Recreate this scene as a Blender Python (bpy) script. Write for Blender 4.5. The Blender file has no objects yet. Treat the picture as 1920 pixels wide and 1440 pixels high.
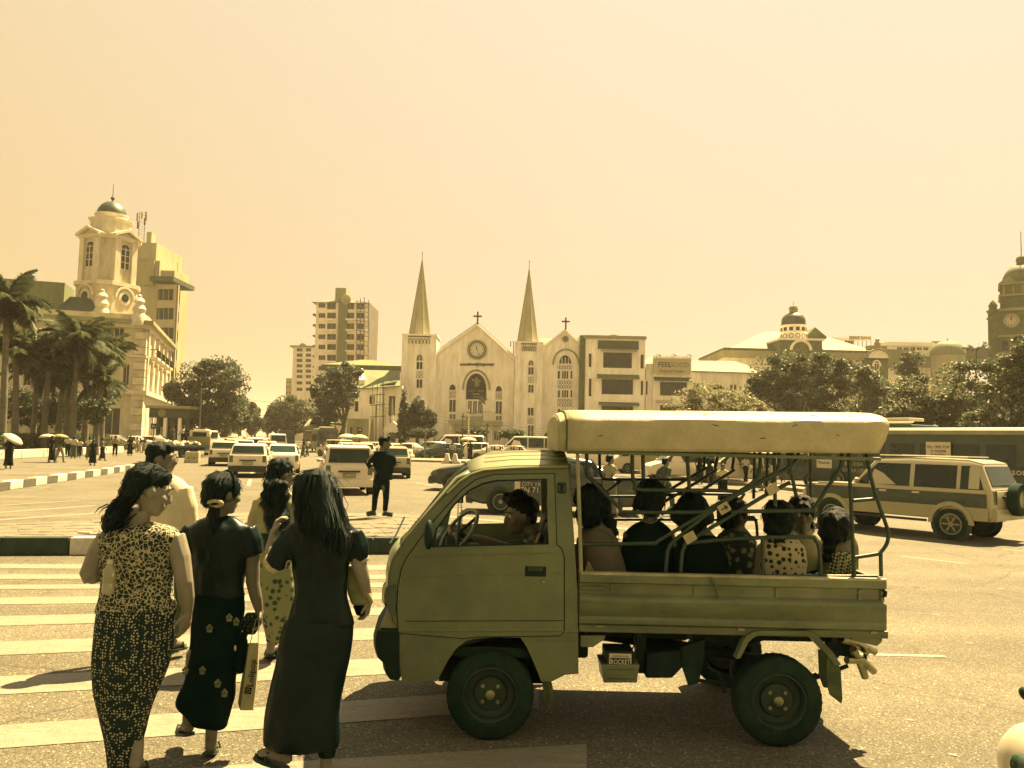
import bpy, bmesh, math, random
import numpy as np
from mathutils import Vector, Matrix, noise as mnoise
random.seed(7)
SC = bpy.context.scene
COL = SC.collection
# ------------------------------------------------------------------ camera
F = 1500.0; H = 1.85; PITCH = math.radians(4.04); ROLL = math.radians(1.3)
cam = bpy.data.cameras.new('camera'); CAM = bpy.data.objects.new('camera', cam); COL.objects.link(CAM)
cam.sensor_width = 36; cam.lens = F/1920*36; cam.clip_end = 9000; cam.clip_start = .05
RM = Matrix.Rotation(math.pi/2+PITCH, 3, 'X') @ Matrix.Rotation(ROLL, 3, 'Z')
CAM.matrix_world = Matrix.Translation((0, 0, H)) @ RM.to_4x4()
SC.camera = CAM
# ------------------------------------------------------------------ daylight
SUNV = Vector((.35, .45, 1)).normalized()
W = bpy.data.worlds.new('World'); SC.world = W; W.use_nodes = True
nt = W.node_tree; nt.nodes.clear()
def N(nt, t, **k):
    n = nt.nodes.new(t)
    for a, b in k.items(): setattr(n, a, b)
    return n
sky = N(nt, 'ShaderNodeTexSky'); sky.sky_type = 'NISHITA'; sky.sun_disc = False
sky.sun_elevation = math.asin(SUNV.z); sky.sun_rotation = math.atan2(SUNV.x, SUNV.y)
sky.dust_density = 4.0; sky.air_density = 1.0; sky.ozone_density = 1.0
bw = N(nt, 'ShaderNodeRGBToBW'); nt.links.new(sky.outputs[0], bw.inputs[0])
mr = N(nt, 'ShaderNodeMapRange'); mr.inputs[1].default_value = 1.5; mr.inputs[2].default_value = 15
nt.links.new(bw.outputs[0], mr.inputs[0])
rp = N(nt, 'ShaderNodeValToRGB'); rp.color_ramp.elements[0].color = (2.71, 2.04, 1.07, 1); rp.color_ramp.elements[1].color = (2.89, 2.36, 1.51, 1)
nt.links.new(mr.outputs[0], rp.inputs[0])
# hazy sky: one warm veil, whiter near the sun
tcw = N(nt, 'ShaderNodeTexCoord'); dt = N(nt, 'ShaderNodeVectorMath', operation='DOT_PRODUCT'); dt.inputs[1].default_value = SUNV
nt.links.new(tcw.outputs['Generated'], dt.inputs[0])
mr2 = N(nt, 'ShaderNodeMapRange'); mr2.inputs[1].default_value = .30; mr2.inputs[2].default_value = .95; nt.links.new(dt.outputs['Value'], mr2.inputs[0])
mx = N(nt, 'ShaderNodeMix', data_type='RGBA'); mx.inputs[0].default_value = .5
rp2 = N(nt, 'ShaderNodeValToRGB'); rp2.color_ramp.elements[0].color = (2.29, 1.65, 0.72, 1); rp2.color_ramp.elements[1].color = (3.38, 3.17, 2.82, 1)
nt.links.new(mr2.outputs[0], rp2.inputs[0])
nt.links.new(rp.outputs[0], mx.inputs[6]); nt.links.new(rp2.outputs[0], mx.inputs[7])
bg = N(nt, 'ShaderNodeBackground'); bg.inputs[1].default_value = .056; nt.links.new(mx.outputs[2], bg.inputs[0])
wo = N(nt, 'ShaderNodeOutputWorld'); nt.links.new(bg.outputs[0], wo.inputs[0])
sl = bpy.data.lights.new('sun', 'SUN'); sl.energy = 5.0; sl.angle = math.radians(.6); sl.color = (1, .70, .35)
so = bpy.data.objects.new('sun', sl); COL.objects.link(so); so.rotation_euler = SUNV.to_track_quat('Z', 'Y').to_euler()
so.location = SUNV*60
vs = SC.view_settings; SC.display_settings.display_device = 'sRGB'
vs.view_transform = 'Standard'; vs.look = 'None'; vs.gamma = 1; vs.use_curve_mapping = False; vs.exposure = 2.5
SC.cycles.max_bounces = 6; SC.cycles.transparent_max_bounces = 12; SC.cycles.sample_clamp_indirect = 6
SC.cycles.use_denoising = True

# ------------------------------------------------------------------ helpers
def ray(u, v): return RM @ Vector(((u-960)/F, -(v-720)/F, -1))
def px(u, v, Y):                      # the point at distance Y that the line of sight (u, v) meets
    d = ray(u, v); t = Y/d.y
    return Vector((d.x*t, Y, H+d.z*t))
def gd(u, v, z=0.0):                  # the point of the ground (height z) on the line of sight
    d = ray(u, v); t = (z-H)/d.z
    return Vector((d.x*t, d.y*t, z))
def hor(u): return 826+(u-960)*math.tan(ROLL)

WARM = [(.02, (.8, 1.1, .8)), (.10, (1.0, .955, .66)), (.4, (1.0, .97, .80)), (.85, (1, .96, .86))]
def tone(a, warm=False):
    """linear albedo of grey level a, in the photograph's olive / straw tinting"""
    la = math.log(max(a, .004))
    k = WARM if warm else [(.004, (.30, 1.9, 1.9)), (.02, (.56, 1.5, .95)), (.05, (.80, 1.28, .70)), (.11, (.94, 1.18, .50)), (.19, (1.0, 1.06, .55)), (.27, (1.02, .97, .56)), (.5, (1.02, .92, .66)), (.85, (1.0, .96, .86))]
    for (a0, c0), (a1, c1) in zip(k, k[1:]):
        if a <= a1:
            t = (la-math.log(a0))/(math.log(a1)-math.log(a0)); t = min(max(t, 0), 1)
            return tuple(a*(p+(q-p)*t) for p, q in zip(c0, c1))+(1,)
    return tuple(a*c for c in k[-1][1])+(1,)

MATS = {}
def mat(name, a, rough=.7, spec=.25, var=.25, vscale=6, bump=0, bscale=60, metal=0, streak=None, clear=0, coords='Object', fine=0, warm=False):
    """procedural material: tinted base colour with soft stains, optional grain relief"""
    if name in MATS: return MATS[name]
    m = bpy.data.materials.new(name); m.use_nodes = True; t = m.node_tree
    b = t.nodes['Principled BSDF']; b.inputs['Roughness'].default_value = rough
    b.inputs['Specular IOR Level'].default_value = spec; b.inputs['Metallic'].default_value = metal
    b.inputs['Coat Weight'].default_value = clear
    tc = N(t, 'ShaderNodeTexCoord'); src = tc.outputs[coords]
    mp = N(t, 'ShaderNodeMapping'); t.links.new(src, mp.inputs[0])
    if streak: mp.inputs['Scale'].default_value = streak
    n1 = N(t, 'ShaderNodeTexNoise'); n1.inputs['Scale'].default_value = vscale; n1.inputs['Detail'].default_value = 6; n1.inputs['Roughness'].default_value = .65
    t.links.new(mp.outputs[0], n1.inputs['Vector'])
    r = N(t, 'ShaderNodeValToRGB'); r.color_ramp.elements[0].position = .30; r.color_ramp.elements[1].position = .70
    r.color_ramp.elements[0].color = tone(max(a*(1-var), .003), warm); r.color_ramp.elements[1].color = tone(min(a*(1+var), .9), warm)
    t.links.new(n1.outputs['Fac'], r.inputs[0]); out = r.outputs[0]
    if fine:
        n3 = N(t, 'ShaderNodeTexNoise'); n3.inputs['Scale'].default_value = bscale; n3.inputs['Detail'].default_value = 3
        t.links.new(src, n3.inputs['Vector'])
        mm = N(t, 'ShaderNodeMapRange'); mm.inputs[1].default_value = .3; mm.inputs[2].default_value = .7; mm.inputs[3].default_value = 1-fine; mm.inputs[4].default_value = 1+fine
        t.links.new(n3.outputs['Fac'], mm.inputs[0])
        vm = N(t, 'ShaderNodeVectorMath', operation='SCALE'); t.links.new(out, vm.inputs[0]); t.links.new(mm.outputs[0], vm.inputs['Scale']); out = vm.outputs[0]
    t.links.new(out, b.inputs['Base Color'])
    if bump:
        n2 = N(t, 'ShaderNodeTexNoise'); n2.inputs['Scale'].default_value = bscale; n2.inputs['Detail'].default_value = 4
        t.links.new(mp.outputs[0] if streak else src, n2.inputs['Vector'])
        bp = N(t, 'ShaderNodeBump'); bp.inputs['Strength'].default_value = bump; bp.inputs['Distance'].default_value = .01
        t.links.new(n2.outputs['Fac'], bp.inputs['Height']); t.links.new(bp.outputs[0], b.inputs['Normal'])
    MATS[name] = m; return m

def fabric(name, kind, a, b, scale, rough=.85, th=.27):
    """printed cloth: leopard / dots / flowers / checks / stripes of two grey levels"""
    m = bpy.data.materials.new(name); m.use_nodes = True; t = m.node_tree
    s = t.nodes['Principled BSDF']; s.inputs['Roughness'].default_value = rough; s.inputs['Specular IOR Level'].default_value = .2
    tc = N(t, 'ShaderNodeTexCoord'); mp = N(t, 'ShaderNodeMapping'); t.links.new(tc.outputs['Object'], mp.inputs[0])
    r = N(t, 'ShaderNodeValToRGB'); e = r.color_ramp.elements
    if kind == 'checks':
        mp.inputs['Rotation'].default_value = (.3, .5, .6)
        c = N(t, 'ShaderNodeTexChecker'); c.inputs['Scale'].default_value = scale; c.inputs[1].default_value = tone(a); c.inputs[2].default_value = tone(b)
        t.links.new(mp.outputs[0], c.inputs['Vector']); t.links.new(c.outputs[0], s.inputs['Base Color']); MATS[name] = m; return m
    if kind == 'leopard':
        w = N(t, 'ShaderNodeTexNoise'); w.inputs['Scale'].default_value = scale*.6; w.inputs['Detail'].default_value = 2
        t.links.new(mp.outputs[0], w.inputs['Vector'])
        ad = N(t, 'ShaderNodeMix', data_type='VECTOR'); ad.inputs[0].default_value = .035
        t.links.new(mp.outputs[0], ad.inputs[4]); t.links.new(w.outputs['Color'], ad.inputs[5])
        v = N(t, 'ShaderNodeTexVoronoi', feature='DISTANCE_TO_EDGE'); v.inputs['Scale'].default_value = scale
        t.links.new(ad.outputs[1], v.inputs['Vector'])
        v2 = N(t, 'ShaderNodeTexNoise'); v2.inputs['Scale'].default_value = scale*1.6; t.links.new(mp.outputs[0], v2.inputs['Vector'])
        mu = N(t, 'ShaderNodeMath', operation='MULTIPLY_ADD'); mu.inputs[1].default_value = .30; mu.inputs[2].default_value = -.15
        t.links.new(v2.outputs['Fac'], mu.inputs[0])
        sm = N(t, 'ShaderNodeMath', operation='ADD'); t.links.new(v.outputs['Distance'], sm.inputs[0]); t.links.new(mu.outputs[0], sm.inputs[1])
        e[0].position = .06; e[0].color = tone(a); e[1].position = .10; e[1].color = tone(b)
        e2 = e.new(.44); e2.color = tone(b); e3 = e.new(.50); e3.color = tone(a*.5)
        t.links.new(sm.outputs[0], r.inputs[0])
    elif kind == 'dots':
        v = N(t, 'ShaderNodeTexVoronoi'); v.inputs['Scale'].default_value = scale; v.inputs['Randomness'].default_value = .55
        t.links.new(mp.outputs[0], v.inputs['Vector'])
        e[0].position = th-.03; e[0].color = tone(b); e[1].position = th+.03; e[1].color = tone(a); t.links.new(v.outputs['Distance'], r.inputs[0])
    elif kind == 'flowers':
        v = N(t, 'ShaderNodeTexVoronoi'); v.inputs['Scale'].default_value = scale; t.links.new(mp.outputs[0], v.inputs['Vector'])
        w = N(t, 'ShaderNodeTexNoise'); w.inputs['Scale'].default_value = scale*5; t.links.new(mp.outputs[0], w.inputs['Vector'])
        sm = N(t, 'ShaderNodeMath', operation='MULTIPLY_ADD'); sm.inputs[1].default_value = .45
        t.links.new(w.outputs['Fac'], sm.inputs[0]); t.links.new(v.outputs['Distance'], sm.inputs[2])
        e[0].position = .52; e[0].color = tone(b); e[1].position = .60; e[1].color = tone(a); t.links.new(sm.outputs[0], r.inputs[0])
    t.links.new(r.outputs[0], s.inputs['Base Color']); MATS[name] = m; return m

def glass(name, a=.03, rough=.08, spec=.6):
    m = mat(name, a, rough, spec, var=.3, vscale=1.5); return m

# ------------------------------------------------------------------ mesh builder
class MB:
    def __init__(s): s.v = []; s.f = []
    def add(s, vs, fs):
        o = len(s.v); s.v += [tuple(p) for p in vs]; s.f += [tuple(i+o for i in f) for f in fs]; return s
    def box(s, c, d, rot=None):
        x, y, z = (k/2 for k in d); c = Vector(c)
        P = [Vector((i*x, j*y, k*z)) for k in (-1, 1) for j in (-1, 1) for i in (-1, 1)]
        if rot is not None: P = [rot @ p for p in P]
        return s.add([c+p for p in P], [(0, 2, 3, 1), (4, 5, 7, 6), (0, 1, 5, 4), (2, 6, 7, 3), (0, 4, 6, 2), (1, 3, 7, 5)])
    def bb(s, a, b):
        a = Vector(a); b = Vector(b); return s.box((a+b)/2, [abs(q-p) for p, q in zip(a, b)])
    def loft(s, rings, cap=True, closed=True):
        n = len(rings[0]); V = [p for r in rings for p in r]; Fs = []
        for i in range(len(rings)-1):
            for j in range(n if closed else n-1):
                k = (j+1) % n; Fs.append((i*n+j, i*n+k, (i+1)*n+k, (i+1)*n+j))
        if cap: Fs.append(tuple(range(n))[::-1]); Fs.append(tuple(range((len(rings)-1)*n, len(rings)*n)))
        return s.add(V, Fs)
    def tube(s, pts, r, n=8, cap=True):
        pts = [Vector(p) for p in pts]; rs = r if isinstance(r, (list, tuple)) else [r]*len(pts)
        rings = []; up = None
        for i, p in enumerate(pts):
            d = (pts[min(i+1, len(pts)-1)]-pts[max(i-1, 0)]).normalized()
            if up is None:
                up = Vector((0, 0, 1)) if abs(d.z) < .9 else Vector((1, 0, 0))
            a = d.cross(up)
            if a.length < 1e-4: a = d.cross(Vector((0, 1, 0)))
            a.normalize(); b = a.cross(d).normalized(); up = b
            rings.append([p+rs[i]*(a*math.cos(t)+b*math.sin(t)) for t in [2*math.pi*k/n for k in range(n)]])
        return s.loft(rings, cap)
    def lathe(s, prof, c=(0, 0, 0), n=16, axis='z', cap=True):
        c = Vector(c); rings = []
        for r, h in prof:
            ring = []
            for k in range(n):
                t = 2*math.pi*k/n; x, y = r*math.cos(t), r*math.sin(t)
                ring.append(c+(Vector((x, y, h)) if axis == 'z' else Vector((x, h, -y)) if axis == 'y' else Vector((h, x, y))))
            rings.append(ring)
        return s.loft(rings, cap)
    def ball(s, c, r, n=12, m=8, rot=None):
        c = Vector(c); r = Vector(r) if not isinstance(r, (int, float)) else Vector((r, r, r)); rings = []
        for i in range(1, m):
            t = math.pi*i/m
            ring = [Vector((r.x*math.sin(t)*math.cos(2*math.pi*k/n), r.y*math.sin(t)*math.sin(2*math.pi*k/n), -r.z*math.cos(t))) for k in range(n)]
            rings.append([c+(rot @ p if rot is not None else p) for p in ring])
        return s.loft(rings)
    def prism(s, poly, d, cap=True):
        """polygon of 3-D points pushed along vector d"""
        d = Vector(d); return s.loft([[Vector(p) for p in poly], [Vector(p)+d for p in poly]], cap)
    def xf(s, M):
        s.v = [tuple(M @ Vector(p)) for p in s.v]; return s
    def mesh(s, name, smooth=None, off=None):
        me = bpy.data.meshes.new(name)
        V = s.v if off is None else [(p[0]-off[0], p[1]-off[1], p[2]-off[2]) for p in s.v]
        me.from_pydata(V, [], s.f)
        bm = bmesh.new(); bm.from_mesh(me); bmesh.ops.recalc_face_normals(bm, faces=bm.faces); bm.to_mesh(me); bm.free()
        if smooth is not None: shade(me, smooth)
        return me
    def build(s, name, m, parent=None, smooth=None, bevel=0, world=True):
        """link as ONE mesh object; vertices are in world space unless world=False (then local to the parent)"""
        off = parent_loc(parent) if (parent is not None and world) else None
        me = s.mesh(name, smooth, off); return link(name, me, m, parent, bevel)
def shade(me, ang):
    me.polygons.foreach_set('use_smooth', [True]*len(me.polygons))
    if ang < 180: me.set_sharp_from_angle(angle=math.radians(ang))
def parent_loc(p):
    l = Vector(p.location)
    while p.parent: p = p.parent; l += p.location
    return l
def link(name, me, m, parent=None, bevel=0):
    o = bpy.data.objects.new(name, me); COL.objects.link(o)
    for q in (m if isinstance(m, (list, tuple)) else [m]): me.materials.append(q)
    if parent is not None: o.parent = parent
    if bevel:
        b = o.modifiers.new('bevel', 'BEVEL'); b.width = bevel; b.segments = 2; b.limit_method = 'ANGLE'; b.angle_limit = math.radians(35)
    return o
def tag(o, label, cat, group=None):
    o['label'] = label; o['category'] = cat
    if group: o['group'] = group
    return o
def thing(name, label, cat, loc=(0, 0, 0), rz=0, group=None):
    o = bpy.data.objects.new(name, None); COL.objects.link(o); o.location = loc; o.rotation_euler = (0, 0, rz); o.empty_display_size = .2
    return tag(o, label, cat, group)
def struct(o): o['kind'] = 'structure'; return o
def stuff(o): o['kind'] = 'stuff'; return o
def dup(root, loc, rz=0, label=None, group=None, scale=None, mats=None, kids=True):
    """copy of a thing with its parts and sub-parts, sharing mesh data; mats = {old material: new}"""
    def cp(o, par):
        c = o.copy(); COL.objects.link(c)
        if par is not None: c.parent = par
        if mats and o.type == 'MESH' and o.data.materials and o.data.materials[0] and o.data.materials[0].name in mats:
            c.material_slots[0].link = 'OBJECT'; c.material_slots[0].material = mats[o.data.materials[0].name]
        if kids:
            for ch in KIDS.get(o.name, []): cp(ch, c)
        return c
    r = cp(root, None); r.location = loc; r.rotation_euler = (0, 0, rz)
    if scale: r.scale = scale if isinstance(scale, (tuple, list)) else (scale,)*3
    if label: r['label'] = label
    if group: r['group'] = group
    return r
KIDS = {}
def note_kids(root):
    KIDS[root.name] = list(root.children)
    for c in root.children: note_kids(c)
def text(name, s, size, m, parent, M, extrude=.004, align='CENTER', sx=1):
    cu = bpy.data.curves.new('t', 'FONT'); cu.body = s; cu.size = size; cu.extrude = extrude; cu.align_x = align; cu.align_y = 'CENTER'
    cu.resolution_u = 2
    ob = bpy.data.objects.new('t', cu); COL.objects.link(ob)
    dg = bpy.context.evaluated_depsgraph_get(); me = bpy.data.meshes.new_from_object(ob.evaluated_get(dg))
    bpy.data.objects.remove(ob); bpy.data.curves.remove(cu)
    off = parent_loc(parent) if parent is not None else Vector((0, 0, 0))
    me.transform(Matrix.Translation(-off) @ M @ Matrix.Diagonal((sx, 1, 1, 1))); me.materials.clear()
    return link(name, me, m, parent)
FACE = Matrix.Rotation(math.pi/2, 4, 'X')          # text standing up, facing the camera (-Y)
def at(p, R=FACE): return Matrix.Translation(p) @ R
def spline(pts, k=6):
    """Catmull-Rom through points (tuples of any length)"""
    P = [np.array(p, float) for p in pts]; out = []
    for i in range(len(P)-1):
        a = P[max(i-1, 0)]; b = P[i]; c = P[i+1]; d = P[min(i+2, len(P)-1)]
        for j in range(k):
            t = j/k; out.append(.5*((2*b)+(c-a)*t+(2*a-5*b+4*c-d)*t*t+(3*b-a-3*c+d)*t**3))
    out.append(P[-1]); return out
TS = bpy.data.scenes.new('scratch')
def blob(mb, voxel, smooth=4, name='body', keep=None):
    """fuse the closed solids of a builder into one continuous skin"""
    me = mb.mesh('tmp'); ob = bpy.data.objects.new('tmp', me); TS.collection.objects.link(ob)
    r = ob.modifiers.new('r', 'REMESH'); r.mode = 'VOXEL'; r.voxel_size = voxel
    if smooth: s = ob.modifiers.new('s', 'SMOOTH'); s.factor = .5; s.iterations = smooth
    vl = TS.view_layers[0]; vl.update(); dg = vl.depsgraph
    out = bpy.data.meshes.new_from_object(ob.evaluated_get(dg)); out.name = name
    bpy.data.objects.remove(ob); bpy.data.meshes.remove(me)
    out.polygons.foreach_set('use_smooth', [True]*len(out.polygons)); return out
def shift(me, off):
    me.transform(Matrix.Translation(-Vector(off))); return me
# ------------------------------------------------------------------ materials
def asphalt_mat():
    m = bpy.data.materials.new('asphalt'); m.use_nodes = True; t = m.node_tree; b = t.nodes['Principled BSDF']
    b.inputs['Roughness'].default_value = .85; b.inputs['Specular IOR Level'].default_value = .25
    tc = N(t, 'ShaderNodeTexCoord')
    def nz(sc, det, lo, hi, p0, p1, stretch=None):
        n = N(t, 'ShaderNodeTexNoise'); n.inputs['Scale'].default_value = sc; n.inputs['Detail'].default_value = det; n.inputs['Roughness'].default_value = .6
        if stretch: mp = N(t, 'ShaderNodeMapping'); mp.inputs['Scale'].default_value = stretch; mp.inputs['Rotation'].default_value = (0, 0, .12); t.links.new(tc.outputs['Object'], mp.inputs[0]); t.links.new(mp.outputs[0], n.inputs[0])
        else: t.links.new(tc.outputs['Object'], n.inputs[0])
        q = N(t, 'ShaderNodeMapRange'); q.inputs[1].default_value = p0; q.inputs[2].default_value = p1; q.inputs[3].default_value = lo; q.inputs[4].default_value = hi; t.links.new(n.outputs['Fac'], q.inputs[0]); return q.outputs[0]
    def mul(a, c): m_ = N(t, 'ShaderNodeMath', operation='MULTIPLY'); t.links.new(a, m_.inputs[0]); t.links.new(c, m_.inputs[1]); return m_.outputs[0]
    wn_ = N(t, 'ShaderNodeTexNoise'); wn_.inputs['Scale'].default_value = 1.5; wn_.inputs['Detail'].default_value = 4; t.links.new(tc.outputs['Object'], wn_.inputs[0])
    wm = N(t, 'ShaderNodeMix', data_type='VECTOR'); wm.inputs[0].default_value = .35; t.links.new(tc.outputs['Object'], wm.inputs[4]); t.links.new(wn_.outputs['Color'], wm.inputs[5])
    ck = N(t, 'ShaderNodeTexVoronoi', feature='DISTANCE_TO_EDGE'); ck.inputs['Scale'].default_value = .38; t.links.new(wm.outputs[1], ck.inputs[0])
    cq = N(t, 'ShaderNodeMapRange'); cq.inputs[1].default_value = .0; cq.inputs[2].default_value = .006; cq.inputs[3].default_value = .62; cq.inputs[4].default_value = 1; t.links.new(ck.outputs['Distance'], cq.inputs[0])
    stains = mul(mul(nz(.9, 8, .86, 1.06, .35, .6), nz(.5, 5, .86, 1.1, .35, .65, (.25, 2.2, 1))), mul(nz(2.2, 3, .82, 1, .27, .36), cq.outputs[0]))
    big = N(t, 'ShaderNodeTexNoise'); big.inputs['Scale'].default_value = .35; big.inputs['Detail'].default_value = 6; t.links.new(tc.outputs['Object'], big.inputs[0])
    r = N(t, 'ShaderNodeValToRGB'); r.color_ramp.elements[0].position = .3; r.color_ramp.elements[1].position = .7
    r.color_ramp.elements[0].color = tone(.076, True); r.color_ramp.elements[1].color = tone(.098, True); t.links.new(big.outputs['Fac'], r.inputs[0])
    v = N(t, 'ShaderNodeTexVoronoi'); v.inputs['Scale'].default_value = 96; t.links.new(tc.outputs['Object'], v.inputs[0])
    sv = N(t, 'ShaderNodeSeparateColor'); t.links.new(v.outputs['Color'], sv.inputs[0])
    mm = N(t, 'ShaderNodeMapRange'); mm.inputs[3].default_value = .55; mm.inputs[4].default_value = 1.45; t.links.new(sv.outputs[0], mm.inputs[0])
    gt = N(t, 'ShaderNodeMath', operation='GREATER_THAN'); gt.inputs[1].default_value = .965; t.links.new(sv.outputs[1], gt.inputs[0])
    ml = N(t, 'ShaderNodeMath', operation='MULTIPLY_ADD'); ml.inputs[1].default_value = 1.8; t.links.new(gt.outputs[0], ml.inputs[0]); t.links.new(mm.outputs[0], ml.inputs[2])
    vm = N(t, 'ShaderNodeVectorMath', operation='SCALE'); t.links.new(r.outputs[0], vm.inputs[0]); t.links.new(mul(ml.outputs[0], stains), vm.inputs['Scale'])
    t.links.new(vm.outputs[0], b.inputs['Base Color'])
    bp = N(t, 'ShaderNodeBump'); bp.inputs['Strength'].default_value = .8; bp.inputs['Distance'].default_value = .008
    t.links.new(v.outputs['Distance'], bp.inputs['Height']); t.links.new(bp.outputs[0], b.inputs['Normal'])
    MATS['asphalt'] = m; return m
def paint_mat(name, a, wear=.42):
    """road paint worn through to the asphalt"""
    m = bpy.data.materials.new(name); m.use_nodes = True; t = m.node_tree; b = t.nodes['Principled BSDF']; b.inputs['Roughness'].default_value = .7
    b.inputs['Specular IOR Level'].default_value = .25
    tc = N(t, 'ShaderNodeTexCoord'); mp = N(t, 'ShaderNodeMapping'); mp.inputs['Scale'].default_value = (1, 4, 1); t.links.new(tc.outputs['Object'], mp.inputs[0])
    n = N(t, 'ShaderNodeTexNoise'); n.inputs['Scale'].default_value = 3; n.inputs['Detail'].default_value = 10; n.inputs['Roughness'].default_value = .75; t.links.new(mp.outputs[0], n.inputs[0])
    r = N(t, 'ShaderNodeValToRGB'); e = r.color_ramp.elements; e[0].position = wear-.14; e[0].color = tone(.078, True); e[1].position = wear+.02; e[1].color = tone(a*.8, True)
    x = e.new(.62); x.color = tone(a, True); t.links.new(n.outputs['Fac'], r.inputs[0])
    v = N(t, 'ShaderNodeTexVoronoi'); v.inputs['Scale'].default_value = 90; t.links.new(tc.outputs['Object'], v.inputs[0])
    sv = N(t, 'ShaderNodeSeparateColor'); t.links.new(v.outputs['Color'], sv.inputs[0])
    mm = N(t, 'ShaderNodeMapRange'); mm.inputs[3].default_value = .78; mm.inputs[4].default_value = 1.1; t.links.new(sv.outputs[0], mm.inputs[0])
    vm = N(t, 'ShaderNodeVectorMath', operation='SCALE'); t.links.new(r.outputs[0], vm.inputs[0]); t.links.new(mm.outputs[0], vm.inputs['Scale'])
    t.links.new(vm.outputs[0], b.inputs['Base Color']); MATS[name] = m; return m
ASPH = asphalt_mat(); PAINT = paint_mat('road_paint', .185, .40); PAINT2 = paint_mat('lane_paint', .24, .3)
STONE = mat('paving', .115, .85, .2, .3, 2.0, .5, 40, fine=.2, warm=True)
CONC = mat('concrete', .17, .85, .2, .25, 3, .4, 50, fine=.15, warm=True)
KDARK = mat('kerb_black', .022, .6, .3, .5, 6, .3, 40); KLIGHT = mat('kerb_white', .42, .7, .3, .25, 5, .2, 40, warm=True); KGREY = mat('kerb_worn_grey', .075, .7, .3, .35, 8, .2, 40, warm=True)
# ------------------------------------------------------------------ ground
g = MB(); NX, NY = 60, 60
xs = [-1600+3200*i/NX for i in range(NX+1)]; ys = [-60+2660*i/NY for i in range(NY+1)]
g.add([(x, y, -.004) for y in ys for x in xs], [(j*(NX+1)+i, j*(NX+1)+i+1, (j+1)*(NX+1)+i+1, (j+1)*(NX+1)+i) for j in range(NY) for i in range(NX)])
struct(g.build('ground', mat('dusty_ground', .09, .95, .1, .25, .02, warm=True)))
r = MB(); r.add([(-160, -30, 0), (190, -30, 0), (190, 148, 0), (-160, 148, 0)], [(0, 1, 2, 3)])
road = struct(r.build('road', ASPH))
def quad_strip(L, R, z):
    m = MB(); n = len(L)
    m.add([(p.x, p.y, z) for p in L]+[(p.x, p.y, z) for p in R], [(i, i+1, n+i+1, n+i) for i in range(n-1)]); return m
def stripe(name, a, b, w, m=PAINT2, z=.004, par=None, n=1):
    """flat band from ground point a to b, width w"""
    a = Vector((a.x, a.y, 0)); b = Vector((b.x, b.y, 0)); d = (b-a).normalized(); s = Vector((-d.y, d.x, 0))*w/2
    return quad_strip([a+s, b+s], [a-s, b-s], z).build(name, m, par)
xw = struct(bpy.data.objects.new('crosswalk', None)); COL.objects.link(xw)
# zebra bars, near edge row / far edge row measured at the left border and at u=700
bars = [((1058, 1066), (1060, 1069)), ((1077, 1086), (1078, 1086)), ((1097, 1105), (1093, 1102)), ((1121, 1134), (1112, 1125)), ((1156, 1174), (1140, 1154)), ((1204, 1229), (1178, 1200)), ((1269, 1303), (1236, 1266)), ((1361, 1404), (1312, 1352)), ((1462, 1530), (1420, 1476))]
for i, ((a0, a1), (b0, b1)) in enumerate(bars):
    L0 = gd(-200, a0-(b0-a0)*200/700); 
    slope0 = (b0-a0)/700; slope1 = (b1-a1)/700
    ue = [735, 735, 735, 735, 735, 735, 760, 1010, 1100][i]
    far = [gd(u, a0+slope0*u) for u in (-260, 0, 350, ue)]; near = [gd(u, a1+slope1*u) for u in (-260, 0, 350, ue)]
    quad_strip(far, near, .004).build('stripe', PAINT, xw)
lm = struct(bpy.data.objects.new('lane_markings', None)); COL.objects.link(lm)
stripe('stripe', gd(1600, 1227), gd(1772, 1231), .07, par=lm)
stripe('stripe', gd(1690, 1043), gd(1812, 1057), .07, par=lm); stripe('stripe', gd(1880, 1030), gd(2060, 1046), .07, par=lm)
for a, b in (((1748, 1152), (1762, 1153)), ((1812, 1206), (1826, 1207)), ((1870, 1104), (1884, 1105)), ((1700, 1350), (1712, 1351)), ((1780, 1415), (1794, 1417))):
    stripe('stripe', gd(*a), gd(*b), .03, par=lm)
# stripes of the further crossing behind the median, left
for (a, b, w) in (((-150, 972), (178, 948), .22), ((-150, 985), (186, 962), .25), ((-150, 958), (150, 938), .14)):
    stripe('stripe', gd(*a), gd(*b), w, PAINT, par=lm)
for (a, b) in (((-60, 903), (190, 893)), ((-60, 889), (180, 886)), ((70, 876), (230, 880))):
    stripe('stripe', gd(*a), gd(*b), .16, par=lm)
for k in range(7):                                   # broken lane line towards the far street
    a = Vector((-9.4, 29, 0)).lerp(Vector((-29, 92, 0)), k/7); b = Vector((-9.4, 29, 0)).lerp(Vector((-29, 92, 0)), (k+.5)/7)
    stripe('stripe', a, b, .14, par=lm)
for (a, b, w) in (((1110, 1002), (1490, 1040), .3), ((1090, 985), (1560, 1022), .3), ((1120, 972), (1500, 1003), .25), ((830, 968), (1010, 984), .3), ((850, 955), (1010, 968), .22)):
    stripe('stripe', gd(*a), gd(*b), w, PAINT, par=lm)
stripe('stripe', gd(780, 905), gd(812, 911), .12, par=lm)
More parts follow.
